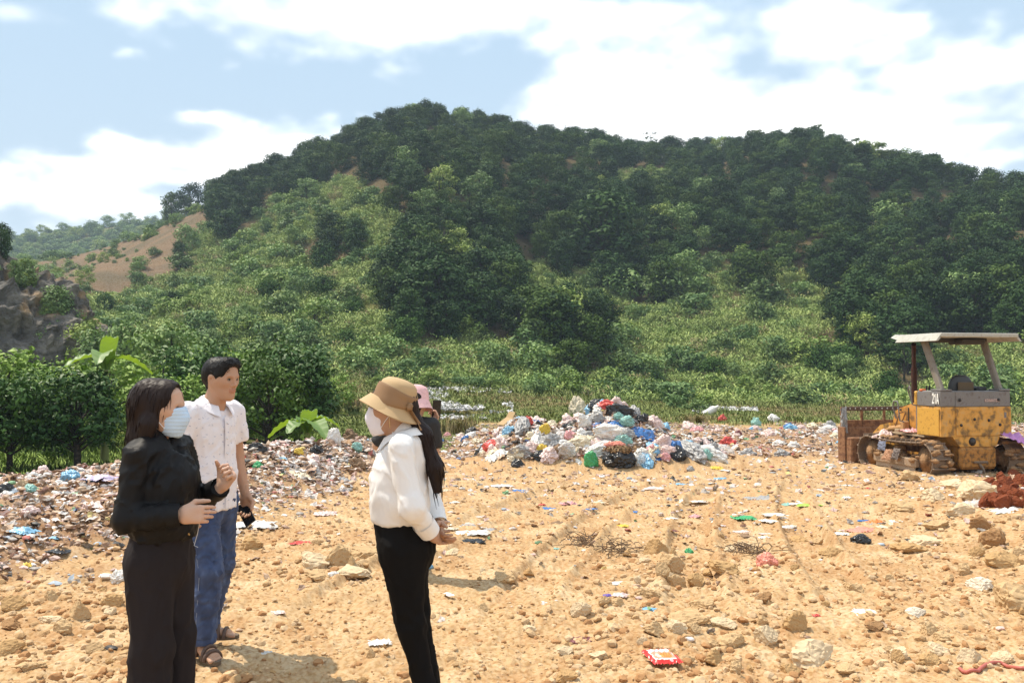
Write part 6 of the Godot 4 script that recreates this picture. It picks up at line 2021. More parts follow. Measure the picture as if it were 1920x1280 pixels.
func mask_on(o: Node3D, xf: Transform3D, m: Material, pleats: bool, label: String) -> void:
	var p := [limb(Vector3(0, -0.008, 0.050), Vector3(0, -0.062, 0.046), 0.060, 0.054, 0.03, Vector3.RIGHT, 0.97), limb(Vector3(0, -0.002, 0.092), Vector3(0, -0.028, 0.106), 0.013, 0.018, 0.03), limb(Vector3(0, -0.055, 0.085), Vector3(0, -0.092, 0.074), 0.028, 0.026, 0.04)]
	var mb := MB.new()
	solid(p, 0.004, mb, [[Vector3(0, 0.0, -1), -0.030], [Vector3(0, 1.0, -0.22).normalized(), -0.006], [Vector3(0, -1.0, -0.25).normalized(), 0.094]])
	if pleats:
		for k in mb.v.size():
			var q := mb.v[k]
			mb.v[k] = q + mb.n[k] * (0.0022 * fposmod(-q.y * 62.0, 1.0))
		mb.smooth(0, 0)
	var mk := part("face_mask", in_place(mb, xf), m, o, label)
	for s in [-1.0, 1.0]:
		for e in [[-0.012, 0.006], [-0.078, -0.016]]:
			var t := MB.new()
			t.tube([xf * Vector3(s * 0.055, e[0], 0.044), xf * Vector3(s * 0.072, (e[0] + e[1]) * 0.5, 0.022), xf * Vector3(s * 0.083, e[1], -0.004), xf * Vector3(s * 0.080, e[1] * 0.5, -0.022)], [0.0016, 0.0016, 0.0016, 0.0016], 5)
			part("ear_loop", t.mesh(), mat("ear_loop", lin(0.75, 0.75, 0.75), 0.7), mk)

func collar(o: Node, centre: Vector3, r: float, m: Material, open_deg: float, drop_front: float, point: float) -> void:
	# a folded shirt collar: stand and fall, open at the front (+z)
	var mb := MB.new()
	var half := PI - deg_to_rad(open_deg) * 0.5
	mb.grid(48, 8, func(u, v):
		var an: float = lerpf(-half, half, u) + PI          # 0 = front
		var fr: float = 0.5 - 0.5 * cos(lerpf(-half, half, u))  # 0 back .. 1 front
		var low: float = drop_front * pow(fr, 1.5)
		var fall: float = 0.036 + point * smoothstep(0.62, 1.0, fr)
		var rr: float
		var y: float
		if v < 0.4:
			rr = r + 0.003 * v; y = lerpf(-0.012, 0.022, v / 0.4)
		else:
			var t: float = (v - 0.4) / 0.6
			rr = r + 0.010 + 0.026 * t + 0.012 * fr * t; y = lerpf(0.022, 0.022 - fall, t)
		return centre + Vector3(sin(an) * rr, y - low, cos(an) * rr * 1.08))
	part("collar", mb.mesh(), m, o)

func foot_shape(xf: Transform3D, mb: MB, toes: bool) -> void:
	var p := [limb(Vector3(0, 0.040, -0.050), Vector3(0, 0.034, 0.03), 0.031, 0.030, 0.03), limb(Vector3(0, 0.034, 0.03), Vector3(0.004, 0.024, 0.112), 0.030, 0.024, 0.03, Vector3.RIGHT, 0.72), limb(Vector3(0, 0.10, -0.035), Vector3(0, 0.045, -0.02), 0.034, 0.032, 0.03)]
	if toes:
		for k in 5: p.append(limb(Vector3(-0.028 + 0.014 * k, 0.022, 0.120 - 0.004 * absf(k - 1.0)), Vector3(-0.032 + 0.016 * k, 0.017, 0.158 - 0.007 * absf(k - 0.5)), 0.0095 if k > 0 else 0.012, 0.0082 if k > 0 else 0.0105, 0.005))
	var f := MB.new()
	solid(p, 0.0048, f)
	join(mb, f, xf)

func sandal(o: Node3D, xf: Transform3D) -> void:
	var leather := mat("sandal_leather", lin(0.085, 0.045, 0.028), 0.55)
	var mb := MB.new()
	var outline := PackedVector2Array()
	for k in 20:
		var a := TAU * k / 20.0
		outline.append(Vector2(sin(a) * (0.040 + 0.010 * cos(a)), 0.045 + cos(a) * 0.135))
	mb.prism(outline, 0.022, xf * Transform3D(Basis(Vector3(1, 0, 0), Vector3(0, 0, 1), Vector3(0, -1, 0)), Vector3(0, 0.006, 0)))
	var s := part("sandal", mb.mesh(), mat("sandal_sole", lin(0.12, 0.085, 0.055), 0.8), o)
	for b in [[0.10, 0.046, 0.056, 0.0], [0.055, 0.044, 0.074, 0.015], [-0.02, 0.040, 0.098, -0.01]]:
		mb = MB.new()
		var pts := []
		var rad := []
		for k in 11:
			var t := k / 10.0
			var an := lerpf(-0.15, PI + 0.15, t)
			pts.append(xf * Vector3(cos(an) * b[1], 0.012 + sin(an) * (b[2] - 0.014), b[0] + b[3] * (t - 0.5) * 2.0))
			rad.append(0.012)
		mb.tube(pts, rad, 6, true, (xf.basis * Vector3(0, 0.2, 0)).normalized(), 1.0)
		part("strap", mb.mesh(), leather, s)

func slim_shoe(o: Node3D, xf: Transform3D, m: Material) -> void:
	var mb := MB.new()
	solid([limb(Vector3(0, 0.045, -0.05), Vector3(0, 0.035, 0.03), 0.036, 0.034, 0.03), limb(Vector3(0, 0.035, 0.03), Vector3(0, 0.022, 0.13), 0.034, 0.024, 0.03, Vector3.RIGHT, 0.75)], 0.008, mb, [[Vector3.DOWN, 0.0]])
	part("shoe", in_place(mb, xf), m, o)

func person(label: String, pos: Vector3, yaw: float) -> Node3D:
	return thing("person", label, "person", pos, yaw)

func build_people() -> void:
	mat("skin", lin(0.44, 0.255, 0.165), 0.5, {"vcol": true, "sss": 0.08, "spec": 0.35})
	mat("skin_fair", lin(0.52, 0.325, 0.23), 0.5, {"vcol": true, "sss": 0.08, "spec": 0.35})
	mat("hair_black", lin(0.010, 0.009, 0.009), 0.5, {"spec": 0.3})
	mat("hair_brown", lin(0.018, 0.010, 0.008), 0.5, {"spec": 0.3})
	man()
	woman_in_black()
	woman_in_hat()
	photographer()

func man() -> void:
	var o := person("person in white patterned short-sleeve shirt, blue jeans and brown sandals, holding a phone", Vector3(-1.69, 0.0, -4.66), deg_to_rad(64.0))
	o.position.y = surface_at(-1.69, -4.66) + 0.012
	o.scale = Vector3.ONE * 0.965
	var hx := Transform3D(Basis(Vector3.UP, deg_to_rad(2.0)) * Basis(Vector3.RIGHT, 0.06), Vector3(0.0, 1.545, 0.075))
	var sl := Vector3(0.178, 1.352, -0.012); var sr := Vector3(-0.178, 1.352, -0.012)
	var el := Vector3(0.238, 1.085, -0.035); var er := Vector3(-0.262, 1.095, -0.030)
	var wl := Vector3(0.228, 0.855, 0.045); var wr := Vector3(-0.235, 0.865, 0.060)
	var body := MB.new()
	var p := [limb(Vector3(0, 1.34, -0.02), Vector3(0, 1.47, 0.035), 0.058, 0.056, 0.03), limb(Vector3(0, 1.30, -0.01), Vector3(0, 0.90, 0), 0.11, 0.11, 0.03, Vector3.BACK, 1.4), limb(sl, el, 0.050, 0.040, 0.03), limb(el, wl, 0.040, 0.027, 0.02), limb(sr, er, 0.050, 0.040, 0.03), limb(er, wr, 0.040, 0.027, 0.02),
		limb(Vector3(-0.085, 0.86, 0), Vector3(-0.115, 0.47, 0.105), 0.065, 0.050, 0.03), limb(Vector3(-0.115, 0.47, 0.105), Vector3(-0.124, 0.07, 0.09), 0.046, 0.034, 0.02), limb(Vector3(0.085, 0.86, 0), Vector3(0.11, 0.47, -0.03), 0.065, 0.050, 0.03), limb(Vector3(0.11, 0.47, -0.03), Vector3(0.124, 0.07, -0.14), 0.046, 0.034, 0.02)]
	solid(p, 0.012, body)
	head(body, hx, true)
	hand(body, aim(wl, Vector3(-0.02, -1, 0.22), Vector3(-1, 0, 0.2)), 1.0, [0.45, 0.5, 0.55, 0.6], Vector3(0.2, 1.0, 0.7))
	hand(body, aim(wr, Vector3(0.1, -1, 0.2), Vector3(1, 0, 0.1)), -1.0, [0.35, 0.4, 0.45, 0.5], Vector3(0.3, 1.0, 0.5))
	var fr := Transform3D(Basis(Vector3.UP, deg_to_rad(-22.0)), Vector3(-0.124, 0.006, 0.10))
	var fl := Transform3D(Basis(Vector3.UP, deg_to_rad(28.0)), Vector3(0.124, 0.006, -0.13))
	foot_shape(fr, body, true)
	foot_shape(fl, body, true)
	part("body", body.mesh(), mats.skin, o)
	face_parts(o, hx)
	sandal(o, fr)
	sandal(o, fl)
	# hair
	var mb := MB.new()
	var hp := [limb(Vector3(0, 0.046, -0.036), Vector3(0, 0.052, 0.020), 0.089, 0.083, 0.02, Vector3.RIGHT, 1.06), limb(Vector3(-0.03, 0.10, 0.06), Vector3(0.035, 0.102, 0.058), 0.030, 0.028, 0.03), limb(Vector3(0, 0.0, -0.065), Vector3(0, -0.035, -0.062), 0.052, 0.040, 0.03, Vector3.RIGHT, 0.85)]
	for s in [-1.0, 1.0]:
		hp.append(limb(Vector3(s * 0.066, 0.03, 0.022), Vector3(s * 0.070, -0.004, 0.020), 0.016, 0.009, 0.012))
		hp.append(limb(Vector3(s * 0.088, 0.0, -0.006), Vector3(s * 0.088, -0.03, -0.004), 0.031, 0.031, 0.01, Vector3.ZERO, 1.0, 1))
	hp.append(limb(Vector3(0, -0.015, 0.105), Vector3(0, 0.030, 0.108), 0.078, 0.058, 0.015, Vector3.RIGHT, 0.85, 1))
	hp.append(limb(Vector3(0, -0.10, 0.02), Vector3(0, -0.12, -0.02), 0.075, 0.07, 0.02, Vector3.ZERO, 1.0, 1))
	solid(hp, 0.0045, mb)
	hairy(mb, 3.0, 0.0022)
	strands(o, mb, hx, mats.hair_black, 420, 0.026, Vector3(0.5, 0.0, 0.75), 0.30)
	part("hair", in_place(mb, hx), mats.hair_black, o)
	# shirt
	var print_im := Image.create(256, 256, false, Image.FORMAT_RGB8)
	print_im.fill(Color(1, 1, 1))
	for k in 20:
		var c := Vector2((k % 5) * 51.0 + rng.randf() * 30.0, int(k / 5.0) * 64.0 + rng.randf() * 34.0)
		var an := rng.randf() * TAU
		for j in 16:
			var q := c + Vector2(cos(an), sin(an)) * (j - 8.0) * 0.8
			for l in [-1.0, 1.0]:
				var w: Vector2 = q + Vector2(-sin(an), cos(an)) * l * (2.5 if j > 6 else 0.5)
				for dx in 2:
					for dy in 2: print_im.set_pixel(posmod(int(w.x) + dx, 256), posmod(int(w.y) + dy, 256), Color(0.60, 0.64, 0.76))
	var shirt_m := mat("patterned_shirt", lin(0.74, 0.71, 0.74), 0.85, {"map": ImageTexture.create_from_image(print_im), "scale": 4.6, "rim": 0.15})
	mb = MB.new()
	var sp := [limb(Vector3(0, 1.27, -0.008), Vector3(0, 0.99, 0.004), 0.158, 0.144, 0.05, Vector3.BACK, 1.36), limb(Vector3(0, 1.0, 0.004), Vector3(0, 0.80, 0.004), 0.144, 0.155, 0.05, Vector3.BACK, 1.28, 0, true), limb(Vector3(-0.13, 1.352, -0.014), Vector3(0.13, 1.352, -0.014), 0.058, 0.058, 0.05), limb(Vector3(0, 1.37, -0.016), Vector3(0, 1.415, -0.010), 0.078, 0.060, 0.04)]
	for a in [[sl, el], [sr, er]]:
		var to: Vector3 = a[0].lerp(a[1], 0.66)
		sp.append(limb(a[0], to, 0.068, 0.074, 0.035, Vector3.ZERO, 1.0, 0, true))
	sp.append(limb(Vector3(0, 1.46, 0.012), Vector3(0, 1.41, 0.055), 0.052, 0.045, 0.012, Vector3.ZERO, 1.0, 1))
	solid(sp, 0.0105, mb)
	folds(mb, 0.008, Vector3(7, 4.5, 7), 2.0)
	var shirt := part("shirt", mb.mesh(), shirt_m, o)
	collar(shirt, Vector3(0, 1.420, 0.004), 0.071, shirt_m, 46.0, 0.040, 0.030)
	mb = MB.new()
	mb.grid(2, 30, func(u, v):
		var y: float = lerpf(1.335, 0.815, v)
		return Vector3((u - 0.5) * 0.030, y, lerpf(0.116, 0.128, v) + 0.004 * sin(v * 9.0)))
	part("placket", mb.mesh(), shirt_m, shirt)
	for k in 6:
		mb = MB.new()
		ball(mb, 1)
		for j in mb.v.size(): mb.v[j] = mb.v[j] * Vector3(0.0055, 0.0055, 0.0025) + Vector3(0, 1.30 - k * 0.088, 0.124 + k * 0.0015)
		part("button", mb.mesh(), mat("button_white", lin(0.7, 0.7, 0.7), 0.3), shirt)
	# jeans
	mb = MB.new()
	var kr := Vector3(-0.115, 0.475, 0.110); var kl := Vector3(0.11, 0.475, -0.025)
	var jp := [limb(Vector3(0, 0.93, 0), Vector3(0, 0.84, -0.01), 0.140, 0.148, 0.04, Vector3.BACK, 1.28), limb(Vector3(-0.082, 0.84, 0), kr, 0.094, 0.072, 0.04), limb(kr, Vector3(-0.124, 0.085, 0.082), 0.072, 0.066, 0.03, Vector3.ZERO, 1.0, 0, true), limb(Vector3(0.082, 0.84, -0.005), kl, 0.094, 0.072, 0.04), limb(kl, Vector3(0.124, 0.085, -0.145), 0.072, 0.064, 0.03, Vector3.ZERO, 1.0, 0, true)]
	solid(jp, 0.0105, mb)
	folds(mb, 0.011, Vector3(6, 11, 6), 5.0)
	var denim := ramp_tex(0.02, 4, 31, [[0.0, Color(0.17, 0.22, 0.33)], [0.5, Color(0.21, 0.27, 0.40)], [0.75, Color(0.26, 0.33, 0.47)], [1.0, Color(0.36, 0.43, 0.56)]])
	var jeans := part("jeans", mb.mesh(), mat("denim", Color(1.0, 1.0, 1.0), 0.85, {"map": denim, "scale": 1.3, "sy": 0.5, "rim": 0.1}), o)
	for e in [[kr, Vector3(-0.124, 0.095, 0.082), Vector3(-0.082, 0.84, 0), -1.0], [kl, Vector3(0.124, 0.095, -0.145), Vector3(0.082, 0.84, -0.005), 1.0]]:
		mb = MB.new()
		var out := Vector3(e[3], 0, 0.1).normalized()
		mb.tube([e[2] + out * 0.096, (e[2] as Vector3).lerp(e[0], 0.5) + out * 0.086, e[0] + out * 0.075, (e[0] as Vector3).lerp(e[1], 0.5) + out * 0.071, e[1] + out * 0.068], [0.0022, 0.0022, 0.0022, 0.0022, 0.0022], 5)
		part("seam", mb.mesh(), mat("stitch", lin(0.20, 0.23, 0.30), 0.8), jeans)
		mb = MB.new()
		var cuff := []
		mb.lathe([Vector2(0.068, 0.03), Vector2(0.072, 0.028), Vector2(0.072, 0.0), Vector2(0.067, -0.004)], 24, Transform3D(Basis(), (e[1] as Vector3) - Vector3(0, 0.012, 0)))
		part("hem", mb.mesh(), mats.denim, jeans)
	# phone held low in the left hand
	mb = MB.new()
	mb.box(Vector3.ZERO, Vector3(0.074, 0.150, 0.010), Basis(), 0.004)
	var ph := one("phone", mb.mesh(), mat("phone_black", lin(0.012, 0.012, 0.013), 0.15), "black phone held low beside the jeans", "phone")
	var hang := aim(wl, Vector3(-0.02, -1, 0.22), Vector3(-1, 0, 0.2))
	ph.transform = o.transform * hang * Transform3D(Basis(Vector3.RIGHT, 0.25), Vector3(0.0, 0.115, 0.020)) * Transform3D(Basis(Vector3.BACK, 0.5), Vector3.ZERO)

func woman_in_black() -> void:
	var o := person("person with shoulder-length dark hair, black blouse, charcoal trousers and pale blue face mask", Vector3(-1.475, 0.0, -3.50), deg_to_rad(80.0))
	o.position.y = surface_at(-1.475, -3.50) + 0.012
	o.scale = Vector3.ONE * 0.972
	var hx := Transform3D(Basis(Vector3.UP, deg_to_rad(13.0)) * Basis(Vector3.RIGHT, 0.05), Vector3(0.0, 1.425, -0.015))
	var sr := Vector3(-0.160, 1.245, -0.015); var sl := Vector3(0.160, 1.245, -0.015)
	var er := Vector3(-0.205, 0.985, -0.030); var el := Vector3(0.200, 0.990, 0.045)
	var wr := Vector3(-0.140, 1.000, 0.180); var wl := Vector3(0.115, 1.085, 0.215)
	var body := MB.new()
	solid([limb(Vector3(0, 1.22, -0.025), Vector3(0, 1.35, -0.03), 0.050, 0.047, 0.03), limb(Vector3(0, 1.20, -0.01), Vector3(0, 0.85, 0), 0.10, 0.10, 0.03, Vector3.BACK, 1.4), limb(sl, el, 0.043, 0.035, 0.03), limb(el, wl, 0.035, 0.024, 0.02), limb(sr, er, 0.043, 0.035, 0.03), limb(er, wr, 0.035, 0.024, 0.02),
		limb(Vector3(-0.08, 0.80, 0), Vector3(-0.09, 0.42, 0.02), 0.06, 0.045, 0.03), limb(Vector3(-0.09, 0.42, 0.02), Vector3(-0.09, 0.07, 0.0), 0.042, 0.03, 0.02), limb(Vector3(0.08, 0.80, 0), Vector3(0.09, 0.42, 0.02), 0.06, 0.045, 0.03), limb(Vector3(0.09, 0.42, 0.02), Vector3(0.09, 0.07, 0.0), 0.042, 0.03, 0.02)], 0.012, body)
	head(body, hx, false)
	hand(body, aim(wr, Vector3(0.12, 0.05, 1), Vector3(0.9, -0.2, -0.1)), -1.0, [0.45, 0.55, 0.62, 0.7], Vector3(0.1, 1.0, 0.7), 0.95)
	hand(body, aim(wl, Vector3(-0.10, 0.75, 0.65), Vector3(-0.8, 0.25, -0.25)), 1.0, [0.95, 1.15, 1.2, 1.2], Vector3(0.15, 0.9, 0.9), 0.95)
	part("body", body.mesh(), mats.skin_fair, o)
	face_parts(o, hx, 0.003)
	mask_on(o, hx, mat("surgical_blue", lin(0.48, 0.62, 0.78), 0.75), true, "pale blue pleated surgical mask")
	for s in [-1.0, 1.0]: slim_shoe(o, Transform3D(Basis(), Vector3(s * 0.09, 0.0, 0.02)), mat("black_shoe", lin(0.02, 0.02, 0.02), 0.4))
	var mb := MB.new()
	var hp := [limb(Vector3(0, 0.044, -0.036), Vector3(0, 0.050, 0.020), 0.094, 0.084, 0.02, Vector3.RIGHT, 1.04), limb(Vector3(0, 0.0, -0.060), Vector3(0, -0.15, -0.070), 0.085, 0.070, 0.03, Vector3.BACK, 1.25), limb(Vector3(0, -0.13, -0.070), Vector3(0, -0.20, -0.078), 0.075, 0.070, 0.03, Vector3.BACK, 1.5, 0, true)]
	for s in [-1.0, 1.0]:
		hp.append(limb(Vector3(s * 0.050, 0.041, 0.008), Vector3(s * 0.078, -0.06, -0.016), 0.028, 0.030, 0.03))
		hp.append(limb(Vector3(s * 0.078, -0.06, -0.016), Vector3(s * 0.082, -0.195, -0.030), 0.032, 0.026, 0.03, Vector3.ZERO, 1.0, 0, true))
	hp.append(limb(Vector3(0, -0.03, 0.115), Vector3(0, 0.046, 0.118), 0.098, 0.076, 0.015, Vector3.RIGHT, 0.88, 1))
	hp.append(limb(Vector3(0, -0.13, 0.03), Vector3(0, -0.22, 0.04), 0.060, 0.07, 0.02, Vector3.RIGHT, 0.9, 1))
	solid(hp, 0.005, mb)
	hairy(mb, 9.0, 0.0024)
	strands(o, mb, hx, mats.hair_brown, 420, 0.075, Vector3(0, -1, -0.05), 0.06)
	part("hair", in_place(mb, hx), mats.hair_brown, o)
	# blouse, bloused over the waistband
	var black := mat("black_blouse", lin(0.007, 0.0065, 0.007), 0.55, {"spec": 0.3})
	mb = MB.new()
	var bp := [limb(Vector3(0, 1.16, 0.0), Vector3(0, 0.96, 0.01), 0.140, 0.148, 0.05, Vector3.BACK, 1.25), limb(Vector3(0, 1.10, 0.05), Vector3(0, 1.12, 0.06), 0.085, 0.085, 0.06, Vector3.RIGHT, 0.7), limb(Vector3(0, 0.97, 0.01), Vector3(0, 0.885, 0.005), 0.150, 0.142, 0.04, Vector3.BACK, 1.18, 0, true), limb(Vector3(-0.115, 1.25, -0.016), Vector3(0.115, 1.25, -0.016), 0.052, 0.052, 0.05), limb(Vector3(0, 1.26, -0.016), Vector3(0, 1.30, -0.012), 0.072, 0.054, 0.04),
		limb(sr, er, 0.050, 0.047, 0.032), limb(er, wr - Vector3(0, 0, 0.012), 0.050, 0.041, 0.03, Vector3.ZERO, 1.0, 0, true), limb(sl, el, 0.050, 0.047, 0.032), limb(el, wl - Vector3(0, 0.01, 0.012), 0.050, 0.041, 0.03, Vector3.ZERO, 1.0, 0, true), limb(Vector3(0, 1.36, 0.03), Vector3(0, 1.27, 0.085), 0.044, 0.04, 0.012, Vector3.ZERO, 1.0, 1)]
	solid(bp, 0.0105, mb)
	folds(mb, 0.012, Vector3(6, 6, 6), 12.0)
	var bl := part("blouse", mb.mesh(), black, o)
	collar(bl, Vector3(0, 1.298, -0.008), 0.066, black, 60.0, 0.050, 0.035)
	for w in [[er, wr - Vector3(0, 0, 0.016)], [el, wl - Vector3(0, 0.012, 0.014)]]:
		mb = MB.new()
		var dir: Vector3 = (w[1] - w[0]).normalized()
		mb.tube([w[1] - dir * 0.035, w[1] - dir * 0.015, w[1] + dir * 0.012], [0.051, 0.049, 0.046], 18, false)
		part("cuff", mb.mesh(), black, bl)
	mb = MB.new()
	for s in [-1.0, 1.0]: mb.tube([Vector3(s * 0.04, 0.895, 0.128), Vector3(s * 0.015, 0.900, 0.132), Vector3(s * 0.004, 0.890, 0.134)], [0.005, 0.006, 0.004], 6)
	part("buckle", mb.mesh(), mat("brass", lin(0.5, 0.36, 0.16), 0.3, {"metal": 0.9}), bl)
	# trousers
	var tm := mat("charcoal_trousers", lin(0.021, 0.017, 0.018), 0.85, {"spec": 0.25})
	mb = MB.new()
	var tp := [limb(Vector3(0, 0.90, 0), Vector3(0, 0.78, -0.015), 0.132, 0.150, 0.04, Vector3.BACK, 1.18)]
	for s in [-1.0, 1.0]:
		tp.append(limb(Vector3(s * 0.075, 0.78, -0.01), Vector3(s * 0.085, 0.42, 0.015), 0.098, 0.080, 0.035))
		tp.append(limb(Vector3(s * 0.085, 0.42, 0.015), Vector3(s * 0.088, 0.03, 0.005), 0.080, 0.092, 0.03, Vector3.ZERO, 1.0, 0, true))
	solid(tp, 0.0105, mb)
	folds(mb, 0.009, Vector3(6, 2.2, 6), 17.0)
	var tr := part("trousers", mb.mesh(), tm, o)
	mb = MB.new()
	mb.lathe([Vector2(0.134, 0.0), Vector2(0.137, 0.004), Vector2(0.137, 0.036), Vector2(0.133, 0.040)], 36, Transform3D(Basis.from_scale(Vector3(1, 1, 0.86)), Vector3(0, 0.865, 0)))
	part("waistband", mb.mesh(), tm, tr)
	# thin earphone cord hanging from the lower hand
	mb = MB.new()
	mb.tube([wr + Vector3(0.02, -0.03, 0.07), wr + Vector3(0.03, -0.08, 0.055), wr + Vector3(0.03, -0.13, 0.04), wr + Vector3(0.025, -0.135, 0.06)], [0.0015, 0.0015, 0.0015, 0.0015], 5)
	var cd := one("cord", mb.mesh(), mat("cord_grey", lin(0.45, 0.45, 0.46), 0.5), "thin grey cord hanging from the lower hand of the person in black", "cord")
	cd.transform = o.transform

func woman_in_hat() -> void:
	var o := person("person in tan straw hat, white mask and white blouse, hands clasped behind the back", Vector3(-0.495, 0.0, -3.72), deg_to_rad(-92.0))
	o.position.y = surface_at(-0.495, -3.72) + 0.012
	o.scale = Vector3.ONE * 0.967
	var hx := Transform3D(Basis(Vector3.UP, deg_to_rad(0.0)) * Basis(Vector3.RIGHT, 0.02), Vector3(0.0, 1.405, 0.045))
	var sr := Vector3(-0.160, 1.245, -0.02); var sl := Vector3(0.160, 1.245, -0.02)
	var er := Vector3(-0.200, 0.990, -0.100); var el := Vector3(0.200, 0.990, -0.080)
	var wr := Vector3(-0.055, 0.860, -0.165); var wl := Vector3(0.085, 0.855, -0.150)
	var body := MB.new()
	solid([limb(Vector3(0, 1.22, -0.025), Vector3(0, 1.34, 0.015), 0.050, 0.047, 0.03), limb(Vector3(0, 1.20, -0.01), Vector3(0, 0.85, 0), 0.10, 0.10, 0.03, Vector3.BACK, 1.4), limb(sl, el, 0.043, 0.035, 0.03), limb(el, wl, 0.035, 0.024, 0.02), limb(sr, er, 0.043, 0.035, 0.03), limb(er, wr, 0.035, 0.024, 0.02),
		limb(Vector3(-0.08, 0.80, 0), Vector3(-0.07, 0.42, -0.05), 0.06, 0.045, 0.03), limb(Vector3(-0.07, 0.42, -0.05), Vector3(-0.07, 0.07, -0.135), 0.042, 0.03, 0.02), limb(Vector3(0.08, 0.80, 0), Vector3(0.07, 0.42, -0.05), 0.06, 0.045, 0.03), limb(Vector3(0.07, 0.42, -0.05), Vector3(0.07, 0.07, -0.135), 0.042, 0.03, 0.02)], 0.012, body)
	head(body, hx, false)
	hand(body, aim(wl, Vector3(-0.85, -0.35, -0.32), Vector3(0.1, 0.2, -1)), 1.0, [0.35, 0.4, 0.45, 0.5], Vector3(0.25, 1.0, 0.4), 0.95)
	hand(body, aim(wr, Vector3(0.75, -0.45, -0.35), Vector3(0.1, 0.25, -1)), -1.0, [0.45, 0.5, 0.55, 0.6], Vector3(0.3, 1.0, 0.3), 0.95)
	part("body", body.mesh(), mats.skin, o)
	face_parts(o, hx, 0.003)
	mask_on(o, hx, mat("white_mask", lin(0.74, 0.72, 0.78), 0.75), false, "plain white face mask")
	for s in [-1.0, 1.0]: slim_shoe(o, Transform3D(Basis(), Vector3(s * 0.072, 0.0, -0.11)), mat("black_shoe", lin(0.02, 0.02, 0.02), 0.4))
	# hair gathered into a long tail down the back
	var mb := MB.new()
	solid([limb(Vector3(0, 0.044, -0.030), Vector3(0, 0.050, 0.015), 0.088, 0.080, 0.02, Vector3.RIGHT, 1.06), limb(Vector3(0, -0.01, -0.075), Vector3(0, -0.05, -0.095), 0.050, 0.036, 0.03), limb(Vector3(0, -0.05, -0.095), Vector3(0, -0.12, -0.145), 0.036, 0.040, 0.03), limb(Vector3(0, -0.12, -0.145), Vector3(0.0, -0.27, -0.195), 0.040, 0.042, 0.03, Vector3.BACK, 1.2), limb(Vector3(0.0, -0.27, -0.195), Vector3(0.005, -0.385, -0.208), 0.042, 0.026, 0.03, Vector3.BACK, 1.3, 0, true),
		limb(Vector3(0, -0.03, 0.105), Vector3(0, 0.02, 0.105), 0.085, 0.06, 0.015, Vector3.RIGHT, 0.85, 1)], 0.005, mb)
	hairy(mb, 15.0, 0.0035)
	strands(o, mb, hx, mats.hair_brown, 320, 0.075, Vector3(0, -1, -0.25), 0.05, -0.07)
	part("hair", in_place(mb, hx), mats.hair_brown, o)
	mb = MB.new()
	mb.tube([hx * Vector3(0.080, -0.024, -0.002), hx * Vector3(0.083, -0.05, -0.002), hx * Vector3(0.083, -0.075, -0.003)], [0.0016, 0.0016, 0.0016], 5)
	part("earring", mb.mesh(), mat("gold", lin(0.75, 0.55, 0.25), 0.25, {"metal": 0.9}), o)
	# blouse
	var white := mat("white_blouse", lin(0.76, 0.745, 0.73), 0.7, {"rim": 0.15, "back": Color(0.15, 0.14, 0.13)})
	mb = MB.new()
	solid([limb(Vector3(0, 1.15, 0.0), Vector3(0, 0.98, 0.0), 0.142, 0.142, 0.05, Vector3.BACK, 1.24), limb(Vector3(0, 1.10, 0.05), Vector3(0, 1.08, 0.055), 0.080, 0.085, 0.06, Vector3.RIGHT, 0.7), limb(Vector3(0, 0.99, 0.012), Vector3(0, 0.90, 0.008), 0.150, 0.142, 0.05, Vector3.BACK, 1.16, 0, true), limb(Vector3(-0.115, 1.25, -0.022), Vector3(0.115, 1.25, -0.022), 0.052, 0.052, 0.05), limb(Vector3(0, 1.26, -0.02), Vector3(0, 1.31, -0.012), 0.072, 0.055, 0.04),
		limb(sr, er, 0.056, 0.052, 0.035), limb(er, wr + Vector3(-0.02, 0.02, 0.01), 0.050, 0.041, 0.03, Vector3.ZERO, 1.0, 0, true), limb(sl, el, 0.056, 0.052, 0.035), limb(el, wl + Vector3(0.02, 0.02, 0.01), 0.052, 0.043, 0.03, Vector3.ZERO, 1.0, 0, true), limb(Vector3(0, 1.36, 0.04), Vector3(0, 1.30, 0.09), 0.044, 0.04, 0.012, Vector3.ZERO, 1.0, 1)], 0.0105, mb)
	folds(mb, 0.008, Vector3(5, 4, 5), 23.0)
	var bl := part("blouse", mb.mesh(), white, o)
	collar(bl, Vector3(0, 1.312, -0.004), 0.066, white, 50.0, 0.045, 0.034)
	for w in [[er, wr + Vector3(-0.02, 0.02, 0.01)], [el, wl + Vector3(0.02, 0.02, 0.01)]]:
		mb = MB.new()
		var dir: Vector3 = (w[1] - w[0]).normalized()
		mb.tube([w[1] - dir * 0.055, w[1] - dir * 0.02, w[1] + dir * 0.016], [0.052, 0.050, 0.048], 18, false)
		part("cuff", mb.mesh(), white, bl)
	# trousers
	var tm := mat("black_trousers", lin(0.006, 0.0055, 0.0055), 0.8, {"spec": 0.22})
	mb = MB.new()
	var tp := [limb(Vector3(0, 0.90, 0.006), Vector3(0, 0.78, -0.025), 0.134, 0.148, 0.04, Vector3.BACK, 1.12)]
	for s in [-1.0, 1.0]:
		tp.append(limb(Vector3(s * 0.072, 0.78, -0.015), Vector3(s * 0.064, 0.44, -0.055), 0.098, 0.064, 0.035))
		tp.append(limb(Vector3(s * 0.064, 0.44, -0.055), Vector3(s * 0.068, 0.08, -0.145), 0.062, 0.043, 0.03, Vector3.ZERO, 1.0, 0, true))
	solid(tp, 0.0105, mb)
	folds(mb, 0.009, Vector3(6, 3.0, 6), 29.0)
	part("trousers", mb.mesh(), tm, o)
	# hat, worn tipped back
	var straw := mat("straw", lin(0.66, 0.47, 0.26), 0.8, {"map": tex.fine, "scale": 14.0})
	straw.albedo_texture = straw_tex()
